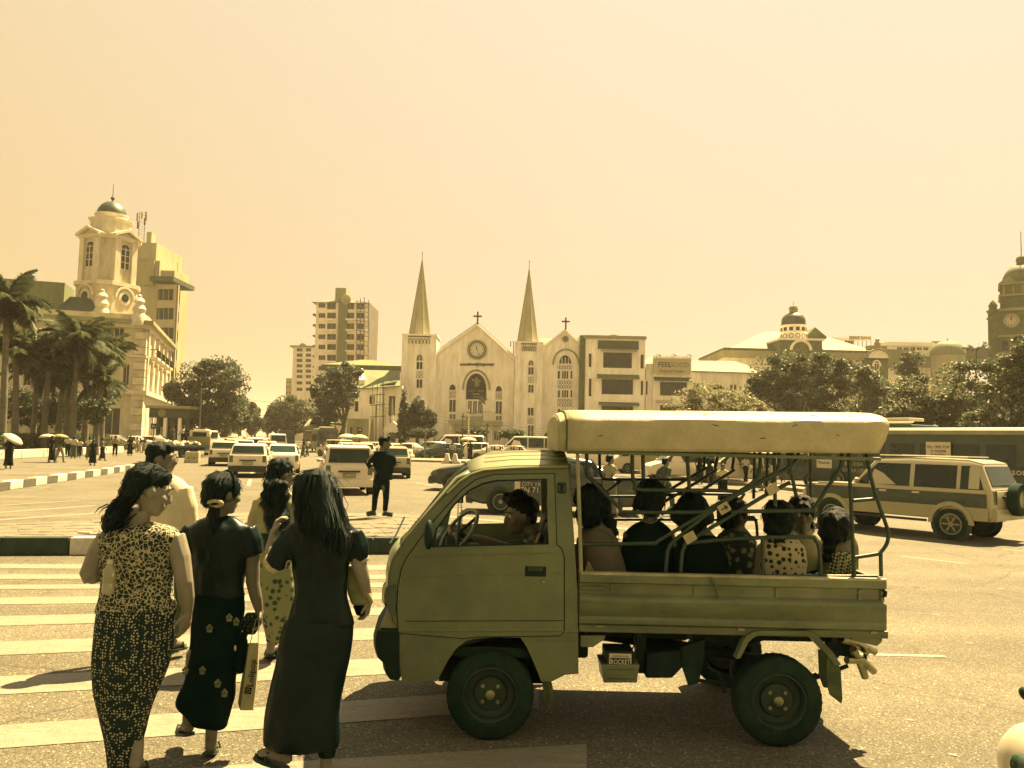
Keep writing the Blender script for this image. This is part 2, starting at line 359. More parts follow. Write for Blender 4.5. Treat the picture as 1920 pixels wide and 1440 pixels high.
# ------------------------------------------------------------------ median with crazy paving and black / white kerb
ZM = .25
me_ = struct(bpy.data.objects.new('median', None)); COL.objects.link(me_)
fr = [gd(u, v, ZM) for u, v in ((-420, 1004), (0, 1008), (330, 1009), (560, 1009), (760, 1009), (800, 1006))]
bk = [gd(u, v, ZM) for u, v in ((-420, 984), (0, 981), (230, 972), (420, 961), (700, 962), (830, 968))]
def lerp_poly(P, t):
    t = min(max(t, 0), 1)*(len(P)-1); i = min(int(t), len(P)-2); return P[i].lerp(P[i+1], t-i)
core = MB(); n = 30
top = [lerp_poly(fr, i/n) for i in range(n+1)], [lerp_poly(bk, i/n) for i in range(n+1)]
core.loft([[Vector((p.x, p.y, .0)), Vector((q.x, q.y, .0)), Vector((q.x, q.y, ZM-.02)), Vector((p.x, p.y, ZM-.02))] for p, q in zip(*top)])
core.build('bedding', mat('joint_mortar', .095, .9, .1, .3, 5, warm=True), me_)
random.seed(3)
k = 0
rows = 6
for j in range(rows):                                 # irregular flat stones with open joints
    nst = 46+random.randint(-3, 3)
    cuts = sorted([0, 1]+[(i+random.uniform(-.3, .3))/nst for i in range(1, nst)])
    for c0, c1 in zip(cuts, cuts[1:]):
        t0, t1 = j/rows+.04/rows, (j+1)/rows-.04/rows
        if j == 0: t0 += .06
        P = []
        for (c, t) in ((c0, t0), (c1, t0), (c1, t1), (c0, t1)):
            jit = random.uniform(-.018, .018) if 0 < t < .99 else 0
            a = lerp_poly(fr, c).lerp(lerp_poly(bk, c), t+jit); P.append(a)
        cen = sum(P, Vector())/4; P = [cen+(p-cen)*.99 for p in P]
        dz = random.uniform(-.003, .003)
        s = MB(); s.prism([Vector((p.x, p.y, ZM-.03)) for p in P], (0, 0, .03+dz)); k += 1
        if k < 290: s.build('paving_stone', STONE, me_)
# kerb blocks at the front edge
edge = [gd(u, 1009, ZM) for u in (-420, -150, 0, 131, 330, 480, 610, 700, 790)]
for i in range(len(edge)-1):
    a, b = edge[i], edge[i+1]; d = (b-a).normalized(); s = Vector((d.y, -d.x, 0))
    if s.y > 0: s = -s
    kb = MB(); a2 = a+d*.008; b2 = b-d*.008
    kb.prism([Vector((p.x, p.y, .001)) for p in (a2, b2, b2-s*-.16, a2-s*-.16)], (0, 0, ZM+.012)) if False else kb.prism([Vector((q.x, q.y, .001)) for q in (a2+s*.02, b2+s*.02, b2-s*.16, a2-s*.16)], (0, 0, ZM+.008))
    kb.build('kerb_stone', [KDARK, KDARK, KDARK, KLIGHT, KDARK, KLIGHT, KDARK, KDARK][i], me_, bevel=.012)
tag(MB().box((*gd(159, 1000, ZM).xy, ZM+.015), (.2, .06, .02)).build('plastic_scrap', mat('scrap', .5)), 'small pale scrap lying on the paved median at the left', 'litter')
# ------------------------------------------------------------------ striped kerb on the left
ke = struct(bpy.data.objects.new('striped_kerb', None)); COL.objects.link(ke)
kp = [gd(u, v, .0) for u, v in ((-260, 958), (-90, 932), (0, 918), (60, 909), (125, 899), (190, 889), (250, 879), (300, 871), (330, 866))]
pts = [Vector(p) for p in spline(kp, 12)]
L = [0]
for p, q in zip(pts, pts[1:]): L.append(L[-1]+(q-p).length)
def along(s):
    for i in range(len(L)-1):
        if s <= L[i+1]: return pts[i].lerp(pts[i+1], (s-L[i])/(L[i+1]-L[i]))
    return pts[-1]
s = 0; i = 0; bl = 1.02
while s+bl < L[-1]:
    a, b = along(s+.015), along(s+bl-.015); d = (b-a).normalized(); o = Vector((-d.y, d.x, 0))
    if o.y < 0: o = -o
    kb = MB().prism([a, b, b+o*.3, a+o*.3], (0, 0, .26)); kb.build('kerb_stone', KLIGHT if i % 2 else KGREY, ke, bevel=.015)
    s += bl; i += 1
# low white wall and hedge bed behind the left pedestrians
w0, w1 = gd(-120, 868), gd(232, 849)
wl = thing('low_wall', 'long low white kerb wall along the hedge at the far left', 'wall', (w0+w1)/2)
d = (w1-w0).normalized(); o = Vector((-d.y, d.x, 0)); nn = 9
for i in range(nn):
    a = w0.lerp(w1, i/nn)+d*.03; b = w0.lerp(w1, (i+1)/nn)-d*.03
    MB().prism([a, b, b+o*.5, a+o*.5], (0, 0, .55)).build('wall_block', KLIGHT, wl, bevel=.03)
# far pavement in front of the church with kerb
pa, pb, pc, pd = gd(748, 865), gd(1010, 872), Vector((30, 150, 0)), Vector((-32, 150, 0))
pv = MB(); pv.prism([pa, pb, Vector((18, 68, 0)), Vector((-9, 88, 0))][:2]+[pb+Vector((1, 6, 0)), pa+Vector((-.6, 6, 0))], (0, 0, .16)); struct(pv.build('pavement', CONC, bevel=.03))
ra, rb = gd(1100, 878), gd(1530, 926)
rk = MB(); rk.prism([ra, rb, rb+Vector((.6, 1.6, 0)), ra+Vector((.6, 1.6, 0))], (0, 0, .15)); struct(rk.build('traffic_island', CONC, bevel=.03))
# ================================================================== buildings
WHITE = mat('white_render', .74, .85, .2, .22, 1.0, .2, 8, streak=(1, 1, .25)); CREAM = mat('cream_render', .64, .85, .2, .2, .9, .2, 8, streak=(1, 1, .3)); TRIM = mat('white_trim', .75, .8, .2, .08, 1)
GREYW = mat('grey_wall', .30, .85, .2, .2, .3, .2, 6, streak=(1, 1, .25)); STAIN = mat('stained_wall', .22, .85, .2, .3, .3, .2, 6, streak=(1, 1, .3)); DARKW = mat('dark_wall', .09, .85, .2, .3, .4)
ROOFT = mat('roof_tin', .105, .7, .3, .2, .5, .2, 5, streak=(4, 1, 1)); ROOFD = mat('roof_dark', .05, .8, .2, .3, .8); BRICK = mat('red_brick', .09, .85, .2, .25, 1.2, .3, 6, fine=.15); DOME = mat('dome_metal', .03, .5, .4, .25, .6)
GLASS = mat('window_glass', .015, .2, .2, .5, .25); GLASSL = mat('window_glass_pale', .09, .2, .5, .5, .3); FRAME = mat('window_frame', .4, .7, .2, .1, 2); IRON = mat('black_iron', .02, .6, .3, .2, 3); SPIRE = mat('spire_sheet', .30, .7, .3, .12, .3, .1, 4); TILE = mat('roof_tile', .12, .85, .2, .25, .6)
def building(name, label, cat, base, group=None): return thing(name, label, cat, base, 0, group)
def facade(root, O, ux, n, Wd, Hh, ops, m, rec=.3, name='wall', frames=True, gm=None, fm=None, wname='window', bars=(1, 1), sill=False):
    """wall sheet of real thickness with openings (x0, x1, z0, z1), each closed by a recessed window"""
    O = Vector(O); ux = Vector(ux).normalized(); n = Vector(n).normalized(); uz = Vector((0, 0, 1))
    ops = [o for o in ops if o[1] > .02 and o[0] < Wd-.02]
    X = sorted({0, Wd, *[max(o[0], 0) for o in ops], *[min(o[1], Wd) for o in ops]}); Z = sorted({0, Hh, *[max(o[2], 0) for o in ops], *[min(o[3], Hh) for o in ops]})
    b = MB(); solid = {}
    for i in range(len(X)-1):
        for j in range(len(Z)-1):
            cx, cz = (X[i]+X[i+1])/2, (Z[j]+Z[j+1])/2
            solid[i, j] = not any(o[0] < cx < o[1] and o[2] < cz < o[3] for o in ops)
    P = lambda x, z, d: O+ux*x+uz*z-n*d
    for (i, j), s in solid.items():
        if not s: continue
        a, c, e, g = X[i], X[i+1], Z[j], Z[j+1]
        b.add([P(a, e, 0), P(c, e, 0), P(c, g, 0), P(a, g, 0)], [(0, 1, 2, 3)])
        for (di, dj, q) in ((-1, 0, (a, e, a, g)), (1, 0, (c, e, c, g)), (0, -1, (a, e, c, e)), (0, 1, (a, g, c, g))):
            if not solid.get((i+di, j+dj), False): b.add([P(q[0], q[1], 0), P(q[2], q[3], 0), P(q[2], q[3], rec), P(q[0], q[1], rec)], [(0, 1, 2, 3)])
    me = bpy.data.meshes.new(name); off = parent_loc(root); me.from_pydata([tuple(Vector(p)-off) for p in b.v], [], b.f)
    bm = bmesh.new(); bm.from_mesh(me); bmesh.ops.remove_doubles(bm, verts=bm.verts, dist=.001); bm.to_mesh(me); bm.free()
    link(name, me, m, root)
    for o in ops:
        x0, x1, z0, z1 = max(o[0], 0), min(o[1], Wd), max(o[2], 0), min(o[3], Hh); g = MB()
        q = [P(x0, z0, rec*.75), P(x1, z0, rec*.75), P(x1, z1, rec*.75), P(x0, z1, rec*.75)]; g.prism(q, -n*.08); w = g.build(wname, gm or GLASS, root)
        if frames:
            nb = o[4] if len(o) > 4 else bars; f = MB(); t = min(.09, (x1-x0)*.09)
            def bar(xa, xb, za, zb): f.prism([P(xa, za, rec*.55), P(xb, za, rec*.55), P(xb, zb, rec*.55), P(xa, zb, rec*.55)], -n*.06)
            bar(x0, x0+t, z0, z1); bar(x1-t, x1, z0, z1); bar(x0+t, x1-t, z0, z0+t); bar(x0+t, x1-t, z1-t, z1)
            for k in range(1, nb[0]+1): xc = x0+(x1-x0)*k/(nb[0]+1); bar(xc-t/2, xc+t/2, z0+t, z1-t)
            stuff(f.build('frame', fm or FRAME, w))
        if sill: MB().prism([P(x0-.1, z0-.12, -.12), P(x1+.1, z0-.12, -.12), P(x1+.1, z0-.003, -.12), P(x0-.1, z0-.003, -.12)], -n*.14).build('sill', TRIM, w)
EX, EN = Vector((1, 0, 0)), Vector((0, -1, 0))
def fx(u0, u1, v0, v1, Y): 
    um, vm = (u0+u1)/2, (v0+v1)/2; return px(u0, vm, Y).x, px(u1, vm, Y).x, px(um, v1, Y).z, px(um, v0, Y).z
def front(root, u0, u1, v0, v1, Y, depth, ops, m, z0=None, bm_=None, **k):
    """axis-aligned block whose front wall carries openings given in pixels"""
    x0, x1, a, b = fx(u0, u1, v0, v1, Y)
    if z0 is not None: a = z0
    L = []
    for o in ops:
        p0, p1, c, d = fx(*o[:4], Y); L.append((p0-x0, p1-x0, c-a, d-a, *o[4:]))
    facade(root, (x0, Y, a), EX, EN, x1-x0, b-a, L, m, **k)
    r = k.get('rec', .3)
    MB().bb((x0+.002, Y+r, a), (x1-.002, Y+depth, b-.004)).build('wall', bm_ or m, root)
    for xx in (x0, x1):
        s = 1 if xx == x0 else -1; MB().bb((xx, Y+.002, a), (xx+s*.02, Y+r, b-.004)).build('reveal', m, root)
    return x0, x1, a, b
def arch_pts(u0, u1, v0, v1, Y, n=8, pointed=True):
    """outline of an arched opening, springing to apex"""
    um = (u0+u1)/2; h = v1-v0; w = u1-u0; spring = v0+min(h*.9, w*.75); P = [(u1, v1), (u1, spring)]
    for k in range(1, n+1):
        t = k/n; a = t*math.pi/2*(.72 if pointed else 1)
        if pointed: x = um+(w/2)*(1-t**1.9); y = spring-(spring-v0)*(1-(1-t)**1.7)
        else: x = um+(w/2)*math.cos(t*math.pi/2); y = spring-(spring-v0)*math.sin(t*math.pi/2)
        P.append((x, y))
    L = [(2*um-a, b) for a, b in P[::-1][1:]]; return [px(a, b, Y) for a, b in P+L]
def arched(root, u0, u1, v0, v1, Y, m=None, fr=.14, pointed=True, name='window', fm=None, tracery=0):
    P = arch_pts(u0, u1, v0, v1, Y-.04, pointed=pointed); w = MB().prism(P, (0, .06, 0)).build(name, m or GLASS, root)
    f = MB().tube([p+Vector((0, -.05, 0)) for p in P]+[P[0]+Vector((0, -.05, 0))], fr, 5); f.build('frame', fm or TRIM, w)
    if tracery:
        t = MB(); 
        for k in range(1, tracery+1):
            u = u0+(u1-u0)*k/(tracery+1); t.tube([px(u, v1, Y-.1), px(u, v0+(v1-v0)*.3, Y-.1)], fr*.6, 4)
        stuff(t.build('tracery', fm or TRIM, w))
    return w
def tracery(root, u0, u1, v0, v1, Y, nx, nz):
    """pale lattice panel of lozenges"""
    x0, x1, a, b = fx(u0, u1, v0, v1, Y); p = MB().bb((x0, Y-.05, a), (x1, Y+.02, b)).build('tracery_panel', TRIM, root); t = MB()
    for i in range(nx):
        for j in range(nz):
            cx, cz = x0+(x1-x0)*(i+.5)/nx, a+(b-a)*(j+.5)/nz; rx, rz = (x1-x0)/nx*.42, (b-a)/nz*.42
            t.tube([(cx+rx*math.cos(q), Y-.07, cz+rz*math.sin(q)) for q in [2*math.pi*k/8 for k in range(9)]], .045, 4, False)
    stuff(t.build('lattice', IRON, p))
# ------------------------------------------------------------------ church
YC = 150.0
C = lambda u, v, dy=0: px(u, v, YC)+Vector((0, dy, 0))
ch = building('church', 'pale twin-spired church with a clock in its gable, behind the traffic', 'church', (C(900, 845).x, YC, 0))
# nave gable wall
nave = [(815, 850), (815, 665), (895, 610), (969, 677), (969, 850)]
P = [C(u, v) for u, v in nave]; P[0].z = P[-1].z = 0
MB().prism(P, (0, 22, 0)).build('nave_wall', WHITE, ch)
for a, b in (((812, 667), (895, 609)), ((895, 609), (972, 679))): MB().tube([C(*a, -.15), C(*b, -.15)], .32, 6).build('gable_coping', TRIM, ch)
for a, b in (((813, 664), (895, 607)), ((895, 607), (971, 676))): MB().prism([C(*a, .3), C(*b, .3), C(*b, .3)+Vector((0, 0, .35)), C(*a, .3)+Vector((0, 0, .35))], (0, 21, 0)).build('roof', TILE, ch)
k_ = MB().lathe([(0, -.25), (1.86, -.25), (1.86, -.12), (1.45, -.10), (1.40, -.02), (0, -.02)], C(894.5, 656), 28, 'y', False).build('clock', STAIN, ch, 40)
MB().lathe([(0, -.30), (1.33, -.30), (1.33, -.2)], C(894.5, 656), 28, 'y', False).build('clock_face', mat('clock_face', .6), k_, 40)
MB().lathe([(1.30, -.29), (1.30, -.36), (1.44, -.36), (1.44, -.29)], C(894.5, 656), 28, 'y', False).build('clock_rim', IRON, k_, 40)
cc = C(894.5, 656, -.34)
for k in range(12):
    a = k*math.pi/6; MB().box(cc+Vector((math.sin(a)*1.02, 0, math.cos(a)*1.02)), (.12, .04, .24), Matrix.Rotation(a, 3, 'Y')).build('hour_mark', IRON, k_)
for a, l, w in ((math.radians(-12), .75, .16), (math.radians(158), 1.1, .10)): MB().box(cc+Vector((math.sin(a)*l*.5, -.05, math.cos(a)*l*.5)), (w, .04, l), Matrix.Rotation(a, 3, 'Y')).build('hand', IRON, k_)
# round-lettered name over the window
nm = MB(); x = 863.0; random.seed(11)
for k, ch_ in enumerate('ocooolcoobgoooyocooyo'):
    c = C(x+1.2, 683.5, -.15); r = .145; gap = .9 if ch_ == 'c' else 0
    nm.tube([(c.x+r*math.cos(q), c.y, c.z+r*math.sin(q)) for q in [gap/2+(2*math.pi-gap)*i/8+(math.pi*.5 if k % 3 else -.8) for i in range(9)]], .07, 4)
    if ch_ in 'lbg': nm.tube([c+Vector((.14, 0, .14)), c+Vector((.16, 0, .38))], .05, 4)
    if ch_ in 'yg': nm.tube([c+Vector((.12, 0, -.1)), c+Vector((.14, 0, -.38)), c+Vector((-.12, 0, -.36))], .05, 4)
    x += 3.0
stuff(nm.build('church_lettering', IRON, ch))
# great arched window with banner
bn = arched(ch, 873, 913, 699, 750, YC, mat('banner_dark', .012, .7, .1), .12); 
hood = arch_pts(868, 918, 694, 735, YC); MB().tube([p+Vector((0, -.1, 0)) for p in hood[1:-1]], .17, 6).build('hood_mould', STAIN, ch)
fg = MB(); q = C(893.5, 716, -.14)   # pale draped figure on the banner, plain stand-in
for dx, dz, rx, rz in ((0, .75, .18, .26), (0, .1, .42, .6), (-.55, .35, .35, .22), (.5, .2, .38, .25), (.0, -.6, .32, .45), (.35, -.45, .25, .3)): fg.ball(q+Vector((dx, 0, dz)), (rx, .03, rz), 8, 6)
stuff(fg.build('banner_figure', mat('banner_pale', .16, .8, .1, .5, 4), bn))
for k in range(9): 
    if k != 4: MB().box(C(880+k*3.3, 733, -.14), (.2, .04, .1)).build('banner_word', FRAME, bn)
MB().box(C(893, 739, -.14), (1.4, .04, .12)).build('banner_word', FRAME, bn); MB().box(C(895, 744, -.14), (1.6, .04, .22)).build('banner_word', MATS['banner_pale'], bn)
def win(u0, u1, v0, v1, nb=1, Y=YC, root=ch, m=None):
    x0, x1, a, b = fx(u0, u1, v0, v1, Y); w = MB().bb((x0, Y-.03, a), (x1, Y+.05, b)).build('window', m or GLASS, root); f = MB(); t = .07
    f.bb((x0-t, Y-.12, a-t), (x0+t, Y-.02, b+t)); f.bb((x1-t, Y-.12, a-t), (x1+t, Y-.02, b+t)); f.bb((x0+t, Y-.115, b-t), (x1-t, Y-.02, b+t)); f.bb((x0+t, Y-.115, a-t), (x1-t, Y-.02, a+t))
    for k in range(nb): xc = x0+(x1-x0)*(k+1)/(nb+1); f.bb((xc-t*.7, Y-.10, a+t), (xc+t*.7, Y-.02, b-t))
    stuff(f.build('frame', TRIM, w)); return w
for u in (877, 886.5, 896): win(u, u+8, 751, 776)
MB().bb(C(872, 791, -.9), C(906, 788.5, 0)).build('balcony_floor', STAIN, ch)
bl = MB()
for k in range(15): bl.tube([C(873+k*2.3, 788.5, -.85), C(873+k*2.3, 782, -.85)], .04, 4)
bl.tube([C(873, 782, -.85), C(905.5, 782, -.85)], .06, 4); stuff(bl.build('balcony_rail', IRON, ch))
for (u0, u1, vs) in ((842, 855, ((721, 732), (732, 747), (749, 773), (776, 787))), (929, 941.5, ((724, 735), (735, 749), (752, 776), (779, 789)))):
    arched(ch, u0, u1, vs[0][0]-1, vs[0][1], YC, fr=.09); tracery(ch, u0, u1, *vs[1], YC, 2, 3); win(u0, u1, *vs[2]); win(u0, u1, *vs[3], m=GLASSL)
# porch
MB().bb(C(845, 797, -6), C(942, 791, 0)).build('porch_roof', STAIN, ch)
for u in (847, 872, 917, 921, 939): MB().bb(C(u, 850, -5.6), C(u+2.5, 797, -5.2)).build('porch_column', WHITE, ch)
for o in ((876, 906, 806, 822), (880, 905, 826, 842), (926, 940, 808, 826), (853, 868, 808, 830)): win(*o, nb=2)
# star and arched name over the porch
st = MB(); q = C(907, 754, -6.2); P = []
for k in range(10): a = math.pi/2+k*math.pi/5; r = 1.02 if k % 2 == 0 else .42; P.append(q+Vector((r*math.cos(a), 0, r*math.sin(a))))
st.prism(P, (0, .2, 0)); tag(st.build('star', mat('star_paint', .10)), 'large five-pointed star mounted above the church porch', 'star')
MB().tube([C(907, 762, -6.1), C(907, 792, -5.5)], .06, 5).build('star_pole', IRON, ch)
W_ = 'IMMANUEL BAPTIST CHURCH'
for i, c_ in enumerate(W_):
    if c_ == ' ': continue
    t = i/(len(W_)-1)*2-1; a = t*.62; q = C(912+29*math.sin(a)/math.sin(.62), 775+22*(1-math.cos(a)), -6.05)
    text('letter', c_, .42, IRON, ch, Matrix.Translation(q) @ Matrix.Rotation(a*.7, 4, 'Y') @ FACE, .03)
# towers
def tower(u0, u1, vt, us0, us1, vs_, ua, va, vf, wins, traces, arcs, depth):
    x0, x1, a, b = fx(u0, u1, vt, 850, YC-.8); Y = YC-.8
    MB().bb((x0, Y, 0), (x1, Y+depth, b)).build('tower', WHITE, ch)
    for xx in (x0, x1-.9): MB().bb((xx-.1, Y-.25, 0), (xx+1.0, Y-.003, b+.25)).build('pilaster', WHITE, ch)
    cr = MB().bb((x0-.2, Y-.35, b+.25), (x1+.2, Y+depth+.2, b+.55)); cr.build('parapet', TRIM, ch)
    n = 6
    for k in range(n):
        xa_ = x0+1.15+(x1-x0-2.3)*k/n; wd = (x1-x0-2.3)/n
        MB().tube([(xa_+.08, Y-.1, b-1.25), (xa_+.08, Y-.1, b-.55), (xa_+wd/2, Y-.1, b-.2), (xa_+wd-.08, Y-.1, b-.55), (xa_+wd-.08, Y-.1, b-1.25)], .07, 4).build('parapet_arch', STAIN, ch)
    yc = Y+depth/2; xc = (px(us0, vs_, YC).x+px(us1, vs_, YC).x)/2; r = (px(us1, vs_, YC).x-px(us0, vs_, YC).x)/2; zt = px(ua, va, yc).z
    rot = Matrix.Rotation(math.pi/8, 3, 'Z'); rg = []
    for rr, z in ((r/math.cos(math.pi/8), b+.55), (.08, zt)): rg.append([Vector((xc, yc, z))+rot @ Vector((rr*math.cos(q*math.pi/4), rr*math.sin(q*math.pi/4), 0)) for q in range(8)])
    MB().loft(rg).build('spire', SPIRE, ch)
    for q in range(8):
        MB().tube([rg[0][q], rg[1][q]], [.09, .03], 5).build('spire_rib', STAIN, ch)
    MB().tube([(xc, yc, zt-.3), (xc, yc, px(ua, vf, yc).z)], .05, 5).build('finial', IRON, ch); MB().ball((xc, yc, px(ua, vf, yc).z), .12, 6, 5).build('finial', IRON, ch)
    for w in wins: win(*w, Y=Y)
    for t in traces: tracery(ch, *t, Y, 2, 2)
    for t in arcs: arched(ch, *t, Y, fr=.08, m=GLASSL, tracery=1)
tower(752, 815, 632, 764, 804, 634, 787, 488, 474, [(780.5, 793, 678, 693), (780.5, 792.5, 711, 728), (781, 792, 764, 780)], [(780.5, 792.5, 696, 709.5)], [(780.5, 793, 664, 677)], 7)
tower(965, 1015, 646, 970, 1009, 645, 991.5, 506, 490, [(990, 1001, 688, 703), (990, 1001, 721, 737), (989, 1001, 764, 780), (989, 1001, 797, 834)], [(990, 1001, 706, 718), (989, 1001, 783, 795)], [(990, 1001, 675, 686)], 6)
MB().bb(C(957, 850, -.2), C(965, 651, 4)).build('stair_turret', WHITE, ch); MB().tube([C(957.5, 650, .3), C(957.5, 640, .3), C(963, 640, .3), C(963, 650, .3)], .08, 4).build('roof_hatch_rail', IRON, ch)
# gabled wing
P = [C(u, v, .5) for u, v in ((1014, 850), (1014, 646), (1023, 646), (1060.5, 619), (1095, 652), (1095, 850))]; P[0].z = P[-1].z = 0
MB().prism(P, (0, 20, 0)).build('wing_wall', WHITE, ch)
for a, b in (((1022, 648), (1060.5, 618)), ((1060.5, 618), (1096, 653))): MB().tube([C(*a, .35), C(*b, .35)], .25, 6).build('gable_coping', TRIM, ch)
MB().bb(C(1014, 645, 3), C(1047, 631, 10)).build('rear_stair_head', WHITE, ch)
YW = YC+.5
arched(ch, 1047.5, 1072, 665, 683, YW, fr=.12, tracery=3); MB().tube([p+Vector((0, -.1, 0)) for p in arch_pts(1037, 1085, 655, 687, YW)[1:-1]], .16, 6).build('hood_mould', STAIN, ch)
for v0, v1 in ((685, 693), (713, 729), (748, 763)): tracery(ch, 1045, 1073, v0, v1, YW, 6, 1 if v1-v0 < 10 else 2)
for v0, v1 in ((695, 711), (731, 746), (766, 782)):
    for u0, u1, nb in ((1045, 1050.5, 0), (1053, 1066, 2), (1069, 1073.5, 0)): win(u0, u1, v0, v1, nb, YW)
k2 = MB().lathe([(0, -.15), (.62, -.15), (.62, 0)], C(1060.5, 635, .45), 16, 'y', False).build('round_vent', STAIN, ch); MB().lathe([(0, -.2), (.42, -.2), (.42, -.1)], C(1060.5, 635, .45), 16, 'y', False).build('vent_glass', GLASSL, k2)
for (u, v0, v1, va, hw) in ((895.5, 584, 609, 592.5, 8), (1061, 595, 619, 602.5, 7.5)):
    a = C(u, v1, .3); t = C(u, v0, .3); m_ = C(u, va, .3); x_ = MB(); x_.box((a+t)/2, (.30, .3, (t-a).length)); x_.box(m_, (hw*.2, .28, .30)); x_.build('cross', IRON, ch)
for u, v in ((818, 640), (838, 632)): MB().tube([C(u, v, 6), C(u+.5, v+22, 6)], .04, 4).build('aerial', IRON, ch)
# ------------------------------------------------------------------ white three-storey shop house
YS = 148.0
sh = building('shop_house', 'white three-storey house with wide dark windows under thin awnings, right of the church', 'building', (px(1155, 845, YS).x, YS, 0))
front(sh, 1097, 1209, 633, 850, YS, 14, [(1131, 1185, 661, 690, (5, 0)), (1128, 1187, 711, 739.5, (5, 0)), (1128, 1187, 761, 785, (5, 0)), (1201, 1207, 665, 691, (0, 0)), (1201.5, 1206, 714, 741, (0, 0)), (1104, 1109, 663, 688, (0, 0)), (1104, 1109, 710, 743, (0, 0))], WHITE, z0=0, frames=True, fm=IRON)
x0, x1, a, b = fx(1121, 1197.5, 639, 655, YS); MB().bb((x0, YS-.15, a), (x1, YS-.003, b)).build('sign_band', mat('sign_band', .05, .7), sh)
for (u0, u1, v0, v1) in ((1127, 1194, 654, 660), (1119, 1198, 702, 711), (1122, 1198, 754, 761)):
    x0, x1, a, b = fx(u0, u1, v0, v1, YS); MB().loft([[Vector((x, YS, b)), Vector((x, YS, b-.12)), Vector((x, YS-.9, a)), Vector((x, YS-.9, a+.1))] for x in (x0, x1)]).build('awning', DARKW if v0 > 660 else STAIN, sh)
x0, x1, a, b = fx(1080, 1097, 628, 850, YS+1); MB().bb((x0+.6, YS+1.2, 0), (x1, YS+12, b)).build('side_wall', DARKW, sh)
_p, _q = px(1095, 634, YS), px(1212, 631, YS); MB().bb((_p.x, YS-.3, _p.z), (_q.x, YS+14.2, _q.z)).build('parapet', STAIN, sh)
MB().ball(px(1151, 632, YS+3), (1.1, 1.1, .55), 10, 6).build('roof_tank', DARKW, sh, 60); MB().bb(px(1170, 637, YS+2), px(1206, 634, YS+3)).build('roof_shed', ROOFD, sh)
MB().bb(px(1209, 850, YS+.4).xy.to_3d(), px(1223, 690, YS+9)).build('annex_wall', CREAM, sh); win(1210, 1215, 714, 741, 0, YS+.38, sh)
# ------------------------------------------------------------------ drinks shop with signboard
fg_ = building('drinks_shop', 'low pale shop building under the FEELGOOD signboard', 'building', (px(1255, 845, YS).x, YS, 0))
front(fg_, 1223.5, 1296, 668, 850, YS+.3, 12, [(1229, 1288, 716, 742, (4, 0)), (1228, 1290, 760, 790, (3, 0))], WHITE, z0=0, fm=IRON)
x0, x1, a, b = fx(1226, 1297, 707, 715, YS); MB().loft([[Vector((x, YS+.3, b)), Vector((x, YS+.3, b-.12)), Vector((x, YS-.7, a)), Vector((x, YS-.7, a+.1))] for x in (x0, x1)]).build('awning', ROOFD, fg_)
for u in (1234, 1245, 1256): 
    q = px(u, 753, YS+.1); ac = MB().box(q, (.85, .35, .6)).build('air_conditioner', FRAME, fg_); MB().lathe([(.22, -.2), (.22, -.16), (0, -.16)], q, 10, 'y', False).build('fan_guard', IRON, ac)
sg = thing('shop_sign', 'pale FEELGOOD signboard on the shop parapet with three lamps over it', 'sign', px(1260, 690, YS-.2))
x0, x1, a, b = fx(1225, 1294.5, 672, 701, YS-.2); MB().bb((x0, YS-.35, a), (x1, YS-.1, b)).build('board', mat('sign_board', .36, .6), sg)
text('lettering', 'FEEL', 1.35, IRON, sg, at(px(1246, 684, YS-.4)), .03, sx=.92); text('lettering', 'GOOD', 1.35, mat('sign_grey', .14), sg, at(px(1273, 684.5, YS-.4)), .03, sx=.9); text('lettering', 'Drinks & Traveller', .62, IRON, sg, at(px(1260, 696, YS-.4)), .02)
for u in (1233, 1262, 1290): MB().tube([px(u-2, 671, YS-.2), px(u-2, 665, YS-.3), px(u+1, 664.5, YS-1), px(u+6, 667, YS-1.2)], [.04, .04, .05, .14], 5).build('lamp_arm', IRON, sg)
# ------------------------------------------------------------------ long low shed
lo = building('low_building', 'long low pale building with a sloping tin roof, between the shop and the trees', 'building', (px(1360, 845, YS).x, YS, 0))
front(lo, 1297, 1420, 697, 850, YS+2, 15, [(1300, 1310, 718, 728), (1352, 1358, 722, 730), (1369, 1374, 721, 732), (1376, 1381, 721, 732)], CREAM, z0=0)
P = [px(1296, 697, YS+1.6), px(1424, 701, YS+1.6), px(1400, 686, YS+8), px(1376, 679, YS+8), px(1297, 678, YS+8)]; MB().prism(P, (0, 0, .2)).build('roof', ROOFT, lo)
# ------------------------------------------------------------------ domed telegraph office
YT = 165.0; D = lambda u, v, dy=0: px(u, v, YT)+Vector((0, dy, 0))
te = building('domed_office', 'long brick and stucco office with a dark corner dome, above the trees', 'building', (D(1500, 840).x, YT, 0))
front(te, 1358, 1664, 668, 850, YT, 22, [(1533+i*12, 1539+i*12, 672, 678) for i in range(8)]+[(1532+i*12, 1540+i*12, 688, 708) for i in range(8)], CREAM, z0=0)
MB().bb(D(1354, 670, -.8), D(1668, 664, 22.5)).build('cornice', STAIN, te); MB().bb(D(1356, 664, -.4), D(1666, 659, 22)).build('parapet', BRICK, te)
zr = px(1480, 624, YT+11).z; ze = px(1465, 660, YT).z; xl, xr = D(1358, 660).x, D(1660, 660).x
MB().loft([[Vector((xl, YT, ze)), Vector((xr, YT, ze)), Vector((xr, YT+22, ze)), Vector((xl, YT+22, ze))], [Vector((xl+11.5, YT+10, zr)), Vector((xr-11, YT+10, zr)), Vector((xr-11, YT+12, zr)), Vector((xl+11.5, YT+12, zr))]]).build('roof', ROOFT, te)
P = [D(1514, 634, 2), D(1534, 615, 2), D(1556, 633, 2)]; MB().prism(P, (0, 12, 0)).build('roof_gable', DARKW, te)
